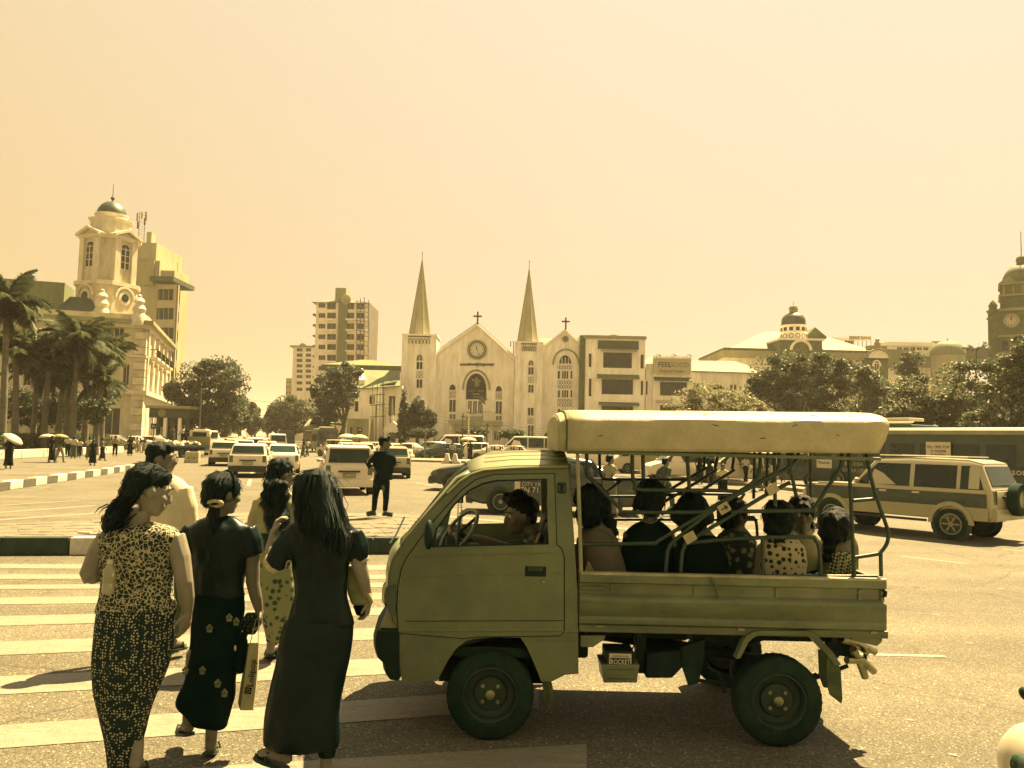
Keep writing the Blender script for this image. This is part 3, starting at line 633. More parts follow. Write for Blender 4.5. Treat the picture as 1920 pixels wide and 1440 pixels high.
for a, b in ((P[0], P[1]), (P[1], P[2])): MB().prism([a+Vector((0, -.4, 0)), b+Vector((0, -.4, 0)), b+Vector((0, -.4, .4)), a+Vector((0, -.4, .4))], (0, 12.6, 0)).build('gable_roof', ROOFT, te)
xc = D(1491, 600).x; yc = YT+1.0; zz = lambda v: px(1491, v, yc).z
MB().bb((xc-4.3, yc-4.3, 0), (xc+4.3, yc+4.3, zz(641))).build('tower_base', BRICK, te); MB().bb((xc-4.7, yc-4.7, zz(643)), (xc+4.7, yc+4.7, zz(639.5))).build('cornice', TRIM, te)
for dx in (-2.2, 2.2):
    MB().tube([(xc+dx*0+2.0*math.cos(q)*1.0+(0), yc-4.4, zz(661)+2.0*math.sin(q)) for q in [math.pi*k/10 for k in range(11)]], .3, 5).build('arch_mould', TRIM, te) if dx > 0 else None
MB().lathe([(2.55, zz(639.5)), (2.55, zz(626)), (2.75, zz(625.5)), (2.75, zz(624)), (2.5, zz(624)), (2.5, zz(614)), (2.75, zz(613.5)), (2.75, zz(611)), (0, zz(611))], (xc, yc, 0), 20, 'z', False).build('drum', TRIM, te, 30)
for k in range(12):
    a = 2*math.pi*k/12; MB().box((xc+2.52*math.cos(a), yc+2.52*math.sin(a), zz(619)), (.1, .75, .75), Matrix.Rotation(a, 3, 'Z')).build('drum_window', GLASS, te)
    c = Vector((xc+2.6*math.cos(a), yc+2.6*math.sin(a), zz(632))); e = Vector((-math.sin(a), math.cos(a), 0)); MB().tube([c+.45*(e*math.cos(q)+Vector((0, 0, 1))*math.sin(q)) for q in [2*math.pi*j/10 for j in range(11)]], .1, 4, False).build('drum_ring', STAIN, te)
R = 2.45; MB().lathe([(R, zz(611)), (R*1.0, zz(604)), (R*.95, zz(598)), (R*.82, zz(593)), (R*.6, zz(589)), (R*.36, zz(587)), (0, zz(586.5))], (xc, yc, 0), 20, 'z', False).build('dome', DOME, te, 60)
MB().lathe([(.85, zz(588)), (.85, zz(580)), (1.0, zz(579.5)), (.8, zz(575)), (.3, zz(573.5)), (.08, zz(572)), (.04, zz(565)), (0, zz(565))], (xc, yc, 0), 12, 'z', False).build('lantern', STAIN, te, 30)
x0, x1, a, b = fx(1621, 1666, 672, 850, YT-.8); MB().bb((x0, YT-.8, 0), (x1, YT+3, b)).build('pavilion', BRICK, te)
q = D(1643.5, 672, -.9); MB().prism([q+Vector((2.4*math.cos(t), 0, 1.9*math.sin(t))) for t in [math.pi*k/10 for k in range(11)]], (0, 1, 0)).build('pavilion_pediment', TRIM, te); MB().tube([q+Vector((2.3*math.cos(t), -.1, 1.8*math.sin(t))) for t in [math.pi*k/10 for k in range(11)]], .22, 5).build('arch_mould', STAIN, te)
MB().bb(D(1627, 656, -.5), D(1661, 649, 1)).build('pavilion_attic', STAIN, te); MB().lathe([(.6, 0), (.7, .5), (.35, .9), (.5, 1.3), (0, 1.5)], D(1645, 648), 10, 'z').build('urn', STAIN, te, 40)
win(1639, 1648, 681, 702, 1, YT-.85, te); MB().tube([p+Vector((0, -.1, 0)) for p in arch_pts(1636, 1651, 676, 705, YT-.85, pointed=False)[1:-1]], .16, 5).build('window_surround', TRIM, te)
# bank block and long white hall behind
YB = 230.0
bb_ = building('bank_block', 'pale block with a rooftop SHWE BANK sign, behind the domed office', 'building', (px(1590, 835, YB).x, YB, 0)); front(bb_, 1545, 1604, 633, 840, YB, 15, [(1584, 1600, 638, 646, (2, 0))], CREAM, z0=0)
def roofsign(u0, u1, v0, v1, s, label):
    q = px((u0+u1)/2, (v0+v1)/2, YB-2); t = thing('rooftop_sign', label, 'sign', q); x0, x1, a, b = fx(u0, u1, v0, v1, YB-2)
    MB().bb((x0, YB-2.1, a), (x1, YB-1.9, b)).build('board', mat('sign_board', .36), t); text('lettering', s, (b-a)*1.0, IRON, t, at(q+Vector((0, -.13, 0))), .05, sx=.93)
    l = MB()
    for k in range(6): u = u0+(u1-u0)*k/5; l.tube([px(u, v1, YB-2), px(u, v1+13, YB-2)], .09, 4)
    stuff(l.build('sign_legs', IRON, t))
roofsign(1592.5, 1633, 630, 638, 'SHWE BANK', 'SHWE BANK roof sign standing right of the dark dome'); roofsign(1747, 1790, 640, 647, 'SHWE BANK', 'SHWE BANK roof sign half hidden behind the round-topped roof')
wh = building('white_hall', 'long white hall with a slightly arched roof line and a row of small windows', 'building', (px(1705, 835, YB-20).x, YB-20, 0))
front(wh, 1663, 1750, 648, 840, YB-20, 18, [(1682+i*12.3, 1692+i*12.3, 651, 657, (1, 0)) for i in range(5)], WHITE, z0=0); _p, _q = px(1661, 648, YB-20), px(1752, 643, YB-20); MB().bb((_p.x, YB-20.5, _p.z), (_q.x, YB-2, _q.z)).build('cornice', TRIM, wh); MB().bb(px(1663, 687, YB-24), px(1695, 659, YB-20.1)).build('lower_roof', ROOFT, wh); MB().bb(px(1734, 686, YB-24), px(1766, 672, YB-20.1)).build('lower_roof', ROOFT, wh)
rd = building('round_hall', 'low round-roofed hall behind the trees, left of the clock tower', 'building', (px(1777, 835, YB-25).x, YB-25, 0)); q = px(1777, 668, YB-25); MB().lathe([(4.0, -25), (4.0, 0), (4.2, .1), (4.1, 1.2), (3.4, 2.6), (2.0, 3.6), (.4, 4.0), (.1, 4.6), (0, 4.6)], q, 20, 'z', False).build('hall', STAIN, rd, 40); MB().lathe([(4.25, .12), (4.15, 1.25), (3.45, 2.68), (2.02, 3.68), (0, 4.05)], q, 20, 'z', False).build('roof', ROOFT, rd, 60)
MB().bb(px(1803, 672, YB-22), px(1866, 664, YB-10)).build('side_roof', ROOFD, rd)
# ------------------------------------------------------------------ brick clock tower on the right
YK = 130.0; ck = building('clock_tower', 'dark brick clock tower with a domed top at the right edge', 'tower', (px(1923, 840, YK).x, YK, 0)); Kx = px(1923, 840, YK).x; ck.rotation_euler.z = -.54; zk = lambda v: px(1900, v, YK-4).z; s_ = (YK-4)/1500
def sq(name, hw, v0, v1, m): MB().bb((Kx-hw, YK-hw, zk(v1)), (Kx+hw, YK+hw, zk(v0))).build(name, m, ck)
hw1 = 52*s_; hw2 = 37*s_
MB().bb((Kx-hw1, YK-hw1, 0), (Kx+hw1, YK+hw1, zk(580))).build('shaft', BRICK, ck)
for sx in (-1, 1):
    for sy in (-1, 1):
        x_, y_ = Kx+sx*(hw1-.2), YK+sy*(hw1-.2); MB().lathe([(.75, 0), (.75, zk(582)), (.95, zk(581)), (.95, zk(578)), (.6, zk(577)), (.6, zk(570)), (.7, zk(569)), (.45, zk(563)), (.1, zk(559)), (0, zk(557))], (x_, y_, 0), 8, 'z', False).build('turret', BRICK, ck, 30)
for v in (578, 628, 660): MB().bb((Kx-hw1-.25, YK-hw1-.25, zk(v+2)), (Kx+hw1+.25, YK+hw1+.25, zk(v-2))).build('string_course', STAIN, ck)
for dx in (-2.6, -1.2, .2): MB().bb((Kx+dx-.42, YK-hw1-.05, zk(655)), (Kx+dx+.42, YK-hw1+.1, zk(637))).build('window', GLASS, ck)
kf = Vector((Kx-20*s_, YK-hw1, zk(599)))

f_ = MB().lathe([(0, -.12), (1.05, -.12), (1.05, 0)], kf, 24, 'y', False).build('clock', mat('clock_white', .42), ck, 40); MB().lathe([(.95, -.1), (.95, -.22), (1.15, -.22), (1.15, 0)], kf, 24, 'y', False).build('clock_rim', STAIN, f_, 40)
for k in range(12): a = k*math.pi/6; MB().box(kf+Vector((math.sin(a)*.76, -.16, math.cos(a)*.76)), (.11, .05, .22), Matrix.Rotation(a, 3, 'Y')).build('hour_mark', IRON, f_)
for a, l in ((math.radians(-15), .6), (math.radians(8), .8)): MB().box(kf+Vector((math.sin(a)*l*.5, -.2, math.cos(a)*l*.5)), (.1, .04, l), Matrix.Rotation(a, 3, 'Y')).build('hand', IRON, f_)
sq('upper_stage', hw2, 528, 577, BRICK)
for v in (526, 548, 574): MB().bb((Kx-hw2-.25, YK-hw2-.25, zk(v+2)), (Kx+hw2+.25, YK+hw2+.25, zk(v-1.5))).build('string_course', STAIN, ck)
for k in range(5): x_ = Kx-hw2+.5+k*(2*hw2-1)/4; MB().lathe([(.16, zk(546)), (.16, zk(530))], (x_, YK-hw2-.12, 0), 8, 'z').build('column', STAIN, ck, 40)
P = [Vector((Kx-hw2-.1, YK-hw2-.3, zk(524))), Vector((Kx-hw2+2.4, YK-hw2-.3, zk(524))), Vector((Kx-hw2+1.15, YK-hw2-.3, zk(513)))]; MB().prism(P, (0, 1.2, 0)).build('pediment', STAIN, ck)
r_ = 34*s_; MB().lathe([(r_*1.03, zk(526)), (r_, zk(519)), (r_*.96, zk(510)), (r_*.84, zk(500)), (r_*.62, zk(491)), (r_*.36, zk(486)), (0, zk(484.5))], (Kx, YK, 0), 24, 'z', False).build('dome', mat('brick_dome', .09, .7, .3, .3, 1), ck, 60)
MB().lathe([(.72, zk(487)), (.72, zk(478)), (.85, zk(477)), (.7, zk(471)), (.3, zk(467.5)), (.07, zk(466)), (.05, zk(421)), (0, zk(421))], (Kx, YK, 0), 12, 'z', False).build('lantern', BRICK, ck, 30)
BANKW = mat('bank_render', .40, .85, .2, .3, .8, .2, 8, streak=(1, 1, .3)); BANKT = mat('bank_trim', .50, .85, .2, .2, 1.2, streak=(1, 1, .4))
# ------------------------------------------------------------------ old bank with corner tower, far left
def onp(u, v, P0, n):
    d = ray(u, v); t = ((P0-Vector((0, 0, H))).dot(n))/d.dot(n); return Vector((0, 0, H))+d*t
K = px(262, 830, 115.0); K.z = 0
SA = Vector((-.953, -.302, 0)); SS = Vector((-.302, .953, 0)); N1 = -SS; N2 = -SA
ob_ = building('old_bank', 'ornate pale corner bank with a dark-domed octagonal tower, behind the palms', 'building', K)
def f1(u, v): p = onp(u, v, K, N1); return (p-K).dot(SA), p.z
def f2(u, v): p = onp(u, v, K, N2); return (p-K).dot(SS), p.z
zt = f1(262, 606)[1]; Wl = 30.0
ops = []
for (u0, u1, v0, v1) in ((212, 233, 615, 650), (229, 243, 683, 722), (193, 226, 765, 815), (150, 168, 612, 648), (152, 168, 686, 724), (95, 112, 606, 642), (97, 113, 690, 725), (40, 57, 600, 636), (42, 58, 690, 722)):
    a0, z1 = f1(u1, v0); a1, z0 = f1(u0, v1); ops.append((a0, a1, max(z0, .5), z1, (1, 0)))
O1 = K+SA*0
facade(ob_, O1+SA*Wl, -SA, N1, Wl, zt, [(Wl-o[1], Wl-o[0], o[2], o[3], o[4]) for o in ops], BANKW, rec=.5, sill=True)
MB().prism([K+N1*-.5+N2*-.02, K+N1*-.5+SA*Wl, K+SA*Wl+SS*34, K+SS*34+N2*-.5], (0, 0, zt-.05)).build('body', BANKW, ob_)
def band(z0, z1, out, name, m, w1=Wl, w2=34):
    p = [K+N1*out+N2*out, K+SA*w1+N1*out, K+SA*w1-N1*.4, K-N1*.4-N2*.4, K+SS*w2-N2*.4, K+SS*w2+N2*out]; MB().prism([q+Vector((0, 0, z0)) for q in p], (0, 0, z1-z0)).build(name, m, ob_)
z2 = f1(262, 736)[1]; z3 = f1(262, 668)[1]
band(zt-.2, zt+.35, 1.1, 'cornice', STAIN); band(zt-.75, zt-.21, .55, 'cornice', BANKT); band(z2-.3, z2+.3, .6, 'string_course', BANKT); band(z3-.15, z3+.15, .25, 'string_course', BANKT); band(zt+.36, zt+1.2, .1, 'parapet', BANKW)
for k in range(14):                                    # corner quoins
    z = 1.0+k*(zt-2.2)/14; MB().prism([q+Vector((0, 0, z)) for q in (K+N1*.14+N2*.14, K+SA*(1.4 if k % 2 else 1.0)+N1*.14, K+SA*(1.4 if k % 2 else 1.0)-N1*.1, K-N1*.1-N2*.1, K+SS*(1.4 if k % 2 else 1.0)-N2*.1, K+SS*(1.4 if k % 2 else 1.0)+N2*.14)], (0, 0, (zt-2.2)/14-.12)).build('quoin', BANKT if k % 2 else BANKW, ob_)
ops2 = []
for i in range(5):
    for (z0, z1) in ((z3+.8, zt-1.6), (z2+.9, z3-.8), (1.0, z2-1.4)): ops2.append((3.0+i*6.2, 5.4+i*6.2, z0, z1, (1, 0)))
facade(ob_, K, SS, N2, 34, zt, ops2, BANKT, rec=.5)
for i in range(6):
    o = K+SS*(1.2+i*6.2); MB().prism([q+Vector((0, 0, z2)) for q in (o+N2*.4, o+SS*.9+N2*.4, o+SS*.9-N2*.1, o-N2*.1)], (0, 0, zt-z2-.8)).build('pilaster', BANKT, ob_)
for i in range(4):
    zz_ = z3-.1; o = K+SS*(2.2+i*6.2+(0 if i else .3)); MB().prism([q+Vector((0, 0, zz_)) for q in (o+N2*1.5, o+SS*4+N2*1.5, o+SS*4, o)], (0, 0, .3)).build('balcony_slab', BANKT, ob_)
    r_ = MB()
    for k in range(12): q = o+SS*(4*k/11)+N2*1.42; r_.tube([q+Vector((0, 0, zz_+.3)), q+Vector((0, 0, zz_+1.4))], .05, 4)
    for k in range(5): q = o+N2*(1.42*k/4); r_.tube([q+Vector((0, 0, zz_+.3)), q+Vector((0, 0, zz_+1.4))], .05, 4)
    r_.tube([o+Vector((0, 0, zz_+1.4)), o+N2*1.42+Vector((0, 0, zz_+1.4)), o+SS*4+N2*1.42+Vector((0, 0, zz_+1.4))], .07, 4); stuff(r_.build('balcony_rail', IRON, ob_))
def hip(u0, u1, uv, ve, dep, m, name='roof'):
    a0 = f1(u1, ve)[0]; a1 = f1(u0, ve)[0]; zr_ = f1((u0+u1)/2, uv)[1]; p = [K+SA*a0-N1*1.0, K+SA*a1-N1*1.0, K+SA*a1-N1*dep, K+SA*a0-N1*dep]
    MB().loft([[q+Vector((0, 0, zt+.3)) for q in p], [q+(sum(p, Vector())/4-q)*.55+Vector((0, 0, zr_)) for q in p]]).build(name, m, ob_)
hip(88, 182, 546, 580, 16, ROOFD); hip(-20, 60, 548, 580, 20, ROOFT)
MB().prism([K+SA*14-N1*15+Vector((0, 0, zt)), K+SA*34-N1*15+Vector((0, 0, zt)), K+SA*34-N1*22+Vector((0, 0, zt)), K+SA*14-N1*22+Vector((0, 0, zt))], (0, 0, f1(120, 537)[1]+3-zt)).build('rear_block', ROOFT, ob_)
# tower
TCn = px(198, 600, 121.0); TCn.z = 0; zv = lambda v: px(205, v, 121).z; view = Vector((TCn.x, TCn.y, 0)).normalized(); A0 = math.atan2(-view.y, -view.x)-.10
def octo(h, c, z):                  # square of half-size h with corners cut by c, a cut corner facing the camera
    P = []
    for k in range(4):
        b = A0+math.pi/4+k*math.pi/2; e = Vector((math.cos(b), math.sin(b), 0)); f = Vector((-math.sin(b), math.cos(b), 0))
        P += [TCn+e*h-f*(h-c)+Vector((0, 0, z)), TCn+e*h+f*(h-c)+Vector((0, 0, z))]
    return P
def ost(name, lev, m): MB().loft([octo(h, c, zv(v)) for h, c, v in lev]).build(name, m, ob_)
ost('tower_base', [(3.68, 1.52, 606), (3.68, 1.52, 540)], BANKW); ost('tower_band', [(3.92, 1.52, 541), (3.92, 1.52, 534)], BANKT)
ost('belfry', [(3.32, 1.44, 535), (3.32, 1.44, 452)], BANKW); ost('tower_cornice', [(3.52, 1.44, 456), (3.80, 1.44, 452), (3.80, 1.44, 449)], BANKT)
ost('attic', [(2.64, 1.28, 449), (2.56, 1.20, 419)], BANKT); ost('attic_cornice', [(2.56, 1.20, 420), (2.84, 1.28, 416), (2.84, 1.28, 414)], BANKT)
MB().lathe([(2.45, zv(415)), (2.3, zv(408)), (2.42, zv(406)), (2.42, zv(404)), (0, zv(404))], TCn, 24, 'z', False).build('drum', BANKT, ob_, 30)
Rd = 2.12; MB().lathe([(Rd, zv(405)), (Rd*.99, zv(400)), (Rd*.9, zv(393)), (Rd*.72, zv(386)), (Rd*.45, zv(381)), (Rd*.15, zv(378.6)), (.12, zv(377)), (.1, zv(375)), (.0, zv(375))], TCn, 24, 'z', False).build('dome', DOME, ob_, 60)
MB().ball(TCn+Vector((0, 0, zv(372))), .3, 10, 8).build('finial_ball', IRON, ob_, 60); MB().tube([TCn+Vector((0, 0, zv(374))), TCn+Vector((0, 0, zv(345)))], [.07, .03], 5).build('finial', IRON, ob_)
for k in (0, 3):
    b = A0+math.pi/4+k*math.pi/2; e = Vector((math.cos(b), math.sin(b), 0)); f = Vector((-math.sin(b), math.cos(b), 0)); z = lambda v: Vector((0, 0, zv(v)))
    c = TCn+e*3.33
    w = MB().prism([c-f*.75+e*.03+z(508), c+f*.75+e*.03+z(508), c+f*.75+e*.03+z(470), c+f*.4+e*.03+z(463), c-f*.4+e*.03+z(463), c-f*.75+e*.03+z(470)], -e*.05).build('window', GLASS, ob_)
    fr_ = MB()
    for s in (-.8, 0, .8): fr_.prism([c+f*(s-.07)+e*.12+z(508), c+f*(s+.07)+e*.12+z(508), c+f*(s+.07)+e*.12+z(468), c+f*(s-.07)+e*.12+z(468)], -e*.1)
    for v in (509, 496, 484, 472): fr_.prism([c-f*.73+e*.1+z(v), c+f*.73+e*.1+z(v), c+f*.73+e*.1+z(v-1.2), c-f*.73+e*.1+z(v-1.2)], -e*.06)
    stuff(fr_.build('frame', BANKT, w))
    for s in (-1.5, 1.5): MB().prism([c+f*(s-.45)+e*.35+z(534), c+f*(s+.45)+e*.35+z(534), c+f*(s+.45)+e*.35+z(456), c+f*(s-.45)+e*.35+z(456)], -e*.4).build('pilaster', BANKT, ob_)
    for a, bb__ in ((-1, 0), (0, 1)):
        p0 = c+f*(a*2.45 if a else 0)+e*.8+z(452 if a else 439.5); p1 = c+f*(bb__*2.45 if bb__ else 0)+e*.8+z(452 if bb__ else 439.5)
        MB().prism([p0, p1, p1+Vector((0, 0, .4)), p0+Vector((0, 0, .4))], -e*2.2).build('pediment_roof', BANKT, ob_)
    MB().prism([c-f*2.2+e*.3+z(452), c+f*2.2+e*.3+z(452), c+e*.3+z(441)], -e*1.5).build('pediment', BANKW, ob_)
    c2 = TCn+e*3.69+z(562)
    for rr, m, d in ((1.05, BANKT, .15), (.62, GLASS, .22)): MB().prism([c2+e*d+f*rr*math.cos(q)+Vector((0, 0, rr*math.sin(q))) for q in [2*math.pi*j/16 for j in range(16)]], -e*.2).build('round_window' if m is GLASS else 'round_frame', m, ob_)
    MB().tube([c2+e*.1+f*1.6*math.cos(q)+Vector((0, 0, 1.6*math.sin(q))) for q in [math.pi*j/10 for j in range(11)]], .2, 5).build('arch_mould', BANKT, ob_)
MB().box(px(199.5, 439, 121-2.62), (.45, .1, .75)).build('window', GLASS, ob_)
for (u, v) in ((190, 588), (260, 598)):
    q = px(u, v, 114.2); MB().lathe([(1.0, -1), (1.0, .5), (.75, .8), (.95, 1.4), (.7, 1.9), (.5, 2.1), (.75, 2.5), (.55, 2.9), (.25, 3.1), (.3, 3.4), (0, 3.6)], q, 12, 'z').build('urn', BANKT, ob_, 40)
# doorway canopy shop and banner by the corner
kio = building('corner_arcade', 'dark glazed arcade entrance under a flat roof at the bank corner', 'building', px(330, 832, 104)); kio.location.z = 0
x0, x1, a, b = fx(278, 352, 766, 832, 104); MB().bb((x0, 104, b-1.2), (x1, 112, b)).build('fascia', ROOFD, kio); MB().bb((x0-.3, 103.5, b), (x1+.3, 112.2, b+.35)).build('roof', STAIN, kio)
for k in range(6): MB().bb((x0+k*(x1-x0-.4)/5, 104.1, 0), (x0+.4+k*(x1-x0-.4)/5, 104.5, b-1.2)).build('post', IRON if k % 2 else TRIM, kio)
MB().bb((x0+.2, 106, 0), (x1-.2, 106.3, b-1.2)).build('shop_glass', GLASS, kio)
for k, (du, h) in enumerate(((1, 2.2), (2.6, 1.6), (4.0, 2.4))): MB().bb((x0+du-.4, 105.6, .4), (x0+du+.3, 105.9, .4+h)).build('poster', [FRAME, STAIN, TRIM][k], kio)
MB().lathe([(0, -.1), (.5, -.1), (.5, .0)], (x0+1.7, 103.98, b-.6), 14, 'y').build('round_emblem', STAIN, kio)
# ------------------------------------------------------------------ modern office block behind the bank
YM = 170.0; mo_ = building('office_block', 'modern grey office block with dark window bands and rooftop aerials behind the bank', 'building', px(300, 830, YM)); mo_.location.z = 0
front(mo_, 252, 289, 488, 840, YM, 16, [], GREYW, z0=0)
x0, x1, a, b = fx(257, 293, 455, 490, YM+.5); MB().bb((x0, YM+.5, a-2), (x1, YM+14, b)).build('lift_house', GREYW, mo_); x0, x1, a, b = fx(252, 289, 490, 535, YM-.25); MB().bb((x0, YM-.6, a), (x1, YM, b)).build('stained_panel', STAIN, mo_)
x0, x1, a, b = fx(275, 284, 435, 456, YM+2); MB().bb((x0, YM+2, a), (x1, YM+4, b)).build('chimney', GREYW, mo_)
bands = [(542, 563), (577.5, 599), (614, 635), (650, 671), (686, 706), (722, 742)]
front(mo_, 288, 326, 533, 840, YM-2, .8, [(288.5+k*9.3, 288.5+k*9.3+8.6, v0, v1, (0, 0)) for v0, v1 in bands for k in range(4)], GREYW, z0=0, fm=IRON)
x0, x1, a, b = fx(288, 326, 520, 533, YM-2); MB().bb((x0-.3, YM-3.2, a+.5), (x1+.4, YM+8, b)).build('roof_slab', ROOFD, mo_); MB().bb((x0+.5, YM, b), (x1-.8, YM+8, b+1.9)).build('penthouse', GREYW, mo_)
q0 = px(326, 700, YM-2); q0.z = 0; dd = Vector((-.36, 1, 0)).normalized(); zb = px(326, 533, YM-2).z
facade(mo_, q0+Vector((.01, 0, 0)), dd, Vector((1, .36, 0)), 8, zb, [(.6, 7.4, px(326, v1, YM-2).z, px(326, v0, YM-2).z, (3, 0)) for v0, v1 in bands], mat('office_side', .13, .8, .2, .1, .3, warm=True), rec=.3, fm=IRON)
mast = MB(); m0 = px(262, 456, YM+4); 
for dx in (-.35, .9): mast.tube([m0+Vector((dx, 0, 0)), m0+Vector((dx, 0, 7.2))], .07, 4)
for k in range(12): mast.tube([m0+Vector((-.35, 0, k*.6)), m0+Vector((.9, 0, k*.6+.3))], .04, 4)
mo2 = mast.build('aerial_mast', STAIN, mo_)
for k, (dx, dz, h) in enumerate(((-.7, 5.2, 1.8), (-.5, 3.4, 1.6), (1.3, 5.3, 1.9), (1.0, 4.2, 1.5), (.3, 5.6, 1.4))): MB().box(m0+Vector((dx, -.3, dz+.6)), (.3, .2, h)).build('aerial_panel', IRON if k % 2 else STAIN, mo2)
MB().tube([px(333, 530, YM+4), px(333, 492, YM+4)], .05, 4).build('aerial', IRON, mo_)
# ------------------------------------------------------------------ high flats in the middle distance
YH = 230.0; hi = building('high_flats', 'tall weathered block of flats with a dark central shaft and scaffolded right side', 'building', px(640, 838, YH)); hi.location.z = 0
rows = [592, 612, 632, 651, 671, 691, 710, 730, 751]
ops = []
for v in [573]+rows: ops += [(597, 610, v-5, v+4, (2, 0)), (613, 630, v-6, v+7, (1, 0)), (650, 664, v-6, v+7, (1, 0)), (669, 683, v-6, v+7, (1, 0))]
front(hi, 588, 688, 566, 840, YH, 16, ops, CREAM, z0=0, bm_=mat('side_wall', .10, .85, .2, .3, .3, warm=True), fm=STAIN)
x0, x1, a, b = fx(632, 649, 560, 780, YH); MB().bb((x0, YH-.6, 0), (x1, YH, b)).build('shaft', mat('shaft_grey', .10, .85, .2, .2, .3), hi); x0, x1, a, b = fx(630, 650, 541, 566, YH+2); MB().bb((x0, YH+1, a-1), (x1, YH+6, b)).build('lift_house', STAIN, hi)
x0, x1, a, b = fx(592, 688, 558, 568, YH); MB().loft([[Vector((x0-1, YH-1, a)), Vector((x1+.6, YH-1, a)), Vector((x1+.6, YH+17, a)), Vector((x0-1, YH+17, a))], [Vector((x0+3, YH+5, b)), Vector((x1-6, YH+5, b)), Vector((x1-6, YH+10, b)), Vector((x0+3, YH+10, b))]]).build('roof', ROOFT, hi)
for v in rows:
    for (u0, u1) in ((611, 631), (649, 667), (667, 688)): x0, x1, a, b = fx(u0, u1, v+6, v+9, YH); MB().bb((x0, YH-1.0, a), (x1, YH-.003, b)).build('balcony', CREAM, hi)
    x0, x1, a, b = fx(583, 588, v-6, v-3, YH); MB().bb((x0, YH+2, a), (x1, YH+6, b)).build('sun_hood', ROOFD, hi)
sc = MB()
for u in (668, 675, 682, 690): sc.tube([px(u, 700, YH-1.6), px(u+1, 556+abs(u-680)*.6, YH-1.6)], .10, 4)
for v in range(565, 700, 9): sc.tube([px(668, v, YH-1.6), px(690, v+3, YH-1.6)], .09, 4)
stuff(sc.build('scaffold', IRON, hi)); MB().lathe([(.1, 0), (1.4, .25), (1.5, .4), (0, .2)], px(648, 561, YH-1), 12, 'y').build('dish', STAIN, hi)
YI = 290.0; h2 = building('far_flats', 'pale far block of flats with rows of small windows, left of the tall weathered block', 'building', px(564, 835, YI)); h2.location.z = 0
front(h2, 546, 590, 650, 840, YI, 20, [(u0, u1, v-3.2, v+3, (1, 0)) for v in (656, 666, 676, 686, 696, 706, 718, 730) for u0, u1 in ((556, 567), (573, 583))], CREAM, z0=0, rec=.4, fm=STAIN); x0, x1, a, b = fx(544, 590, 648, 651, YI); MB().bb((x0, YI-.5, a), (x1, YI+20, b)).build('cornice', STAIN, h2)
MB().ball(px(568, 647, YI), (1.2, .4, .8), 8, 6).build('dish', STAIN, h2)
YJ = 320; h3 = building('narrow_flats', 'narrow pale block at the left end of the far flats, above the street trees', 'building', px(538, 832, YJ)); h3.location.z = 0
front(h3, 534, 547, 709, 838, YJ, 14, [(536, 539, v, v+4, (0, 0)) for v in (714, 724, 734)]+[(541, 544, v, v+4, (0, 0)) for v in (714, 724, 734)], GREYW, z0=0, rec=.4)
# ------------------------------------------------------------------ older houses between the flats and the church
YO = 165.0; ol = building('veranda_house', 'old house with a long tiled roof and a shaded upper veranda, left of the church', 'building', px(700, 845, YO)); ol.location.z = 0
front(ol, 612, 752, 690, 845, YO, 12, [(672+k*19, 688+k*19, 692, 699, (2, 0)) for k in range(4)], CREAM, z0=0, bm_=GREYW)
x0, x1, a, b = fx(606, 756, 671, 686, YO); MB().loft([[Vector((x0, YO-1.6, a)), Vector((x1, YO-1.6, a)), Vector((x1, YO+13, a)), Vector((x0, YO+13, a))], [Vector((x0+7, YO+4, b)), Vector((x1-7, YO+4, b)), Vector((x1-7, YO+8, b)), Vector((x0+7, YO+8, b))]]).build('roof', TILE, ol); MB().bb((x0, YO-1.5, a-1.2), (x1, YO-1.3, a-.02)).build('veranda_shade', ROOFD, ol)  # last strip: dark sheet drawn for the shade inside the upper veranda
YP = 142.0; wd = building('lean_house', 'pale plastered house with a sloping sheet roof and skylights, beside the church tower', 'building', px(700, 845, YP)); wd.location.z = 0
front(wd, 663, 716, 728, 845, YP, 10, [(664.5, 672, 752, 772, (0, 0)), (692, 703, 742, 758, (1, 0)), (676, 682, 790, 812, (0, 0))], WHITE, z0=0)
P = [px(664, 731, YP-.4), px(750, 725, YP-.4), px(750, 697, YP+9), px(668, 695, YP+9)]; MB().prism(P, (0, 0, .2)).build('roof', ROOFT, wd)
for u in (673, 679): MB().prism([px(u, 721, YP+1.6), px(u+5, 721, YP+1.6), px(u+1, 700, YP+8.2), px(u-3, 700, YP+8.2)], (0, 0, .9)).build('skylight', TRIM, wd)
front(wd, 716, 752, 722, 845, YP+.5, 9, [(728, 741, 742, 780, (1, 0))], CREAM, z0=0); P = [px(712, 724, YP+.2), px(742, 718, YP+.2), px(748, 711, YP+5), px(716, 716, YP+5)]; MB().prism(P, (0, 0, .2)).build('roof', ROOFD, wd)
for k, u in enumerate((700, 705, 712, 719, 724, 731, 737)): MB().tube([px(u, 842, YP-3), px(u+(k % 3)-1, [722, 760, 735, 715, 765, 752, 748][k], YP-3)], .10, 5).build('frame_post', IRON if k % 2 else STAIN, wd)
for v in (741, 760, 782): MB().tube([px(694, v, YP-3), px(722, v-2, YP-3)], .08, 5).build('frame_beam', IRON, wd)
front(wd, 650, 690, 785, 845, YP-6, 5, [(655, 661, 800, 822, (0, 0)), (668, 674, 800, 822, (0, 0))], STAIN, z0=0)
gt_ = building('church_gate', 'small arched gateway with a cross on its gable, left of the church trees', 'gate', px(736, 842, 118)); gt_.location.z = 0; YG = 118
for u0, u1 in ((722, 727), (746, 751)): x0, x1, a, b = fx(u0, u1, 800, 842, YG); MB().bb((x0, YG, 0), (x1, YG+.8, b)).build('gate_pier', WHITE, gt_)
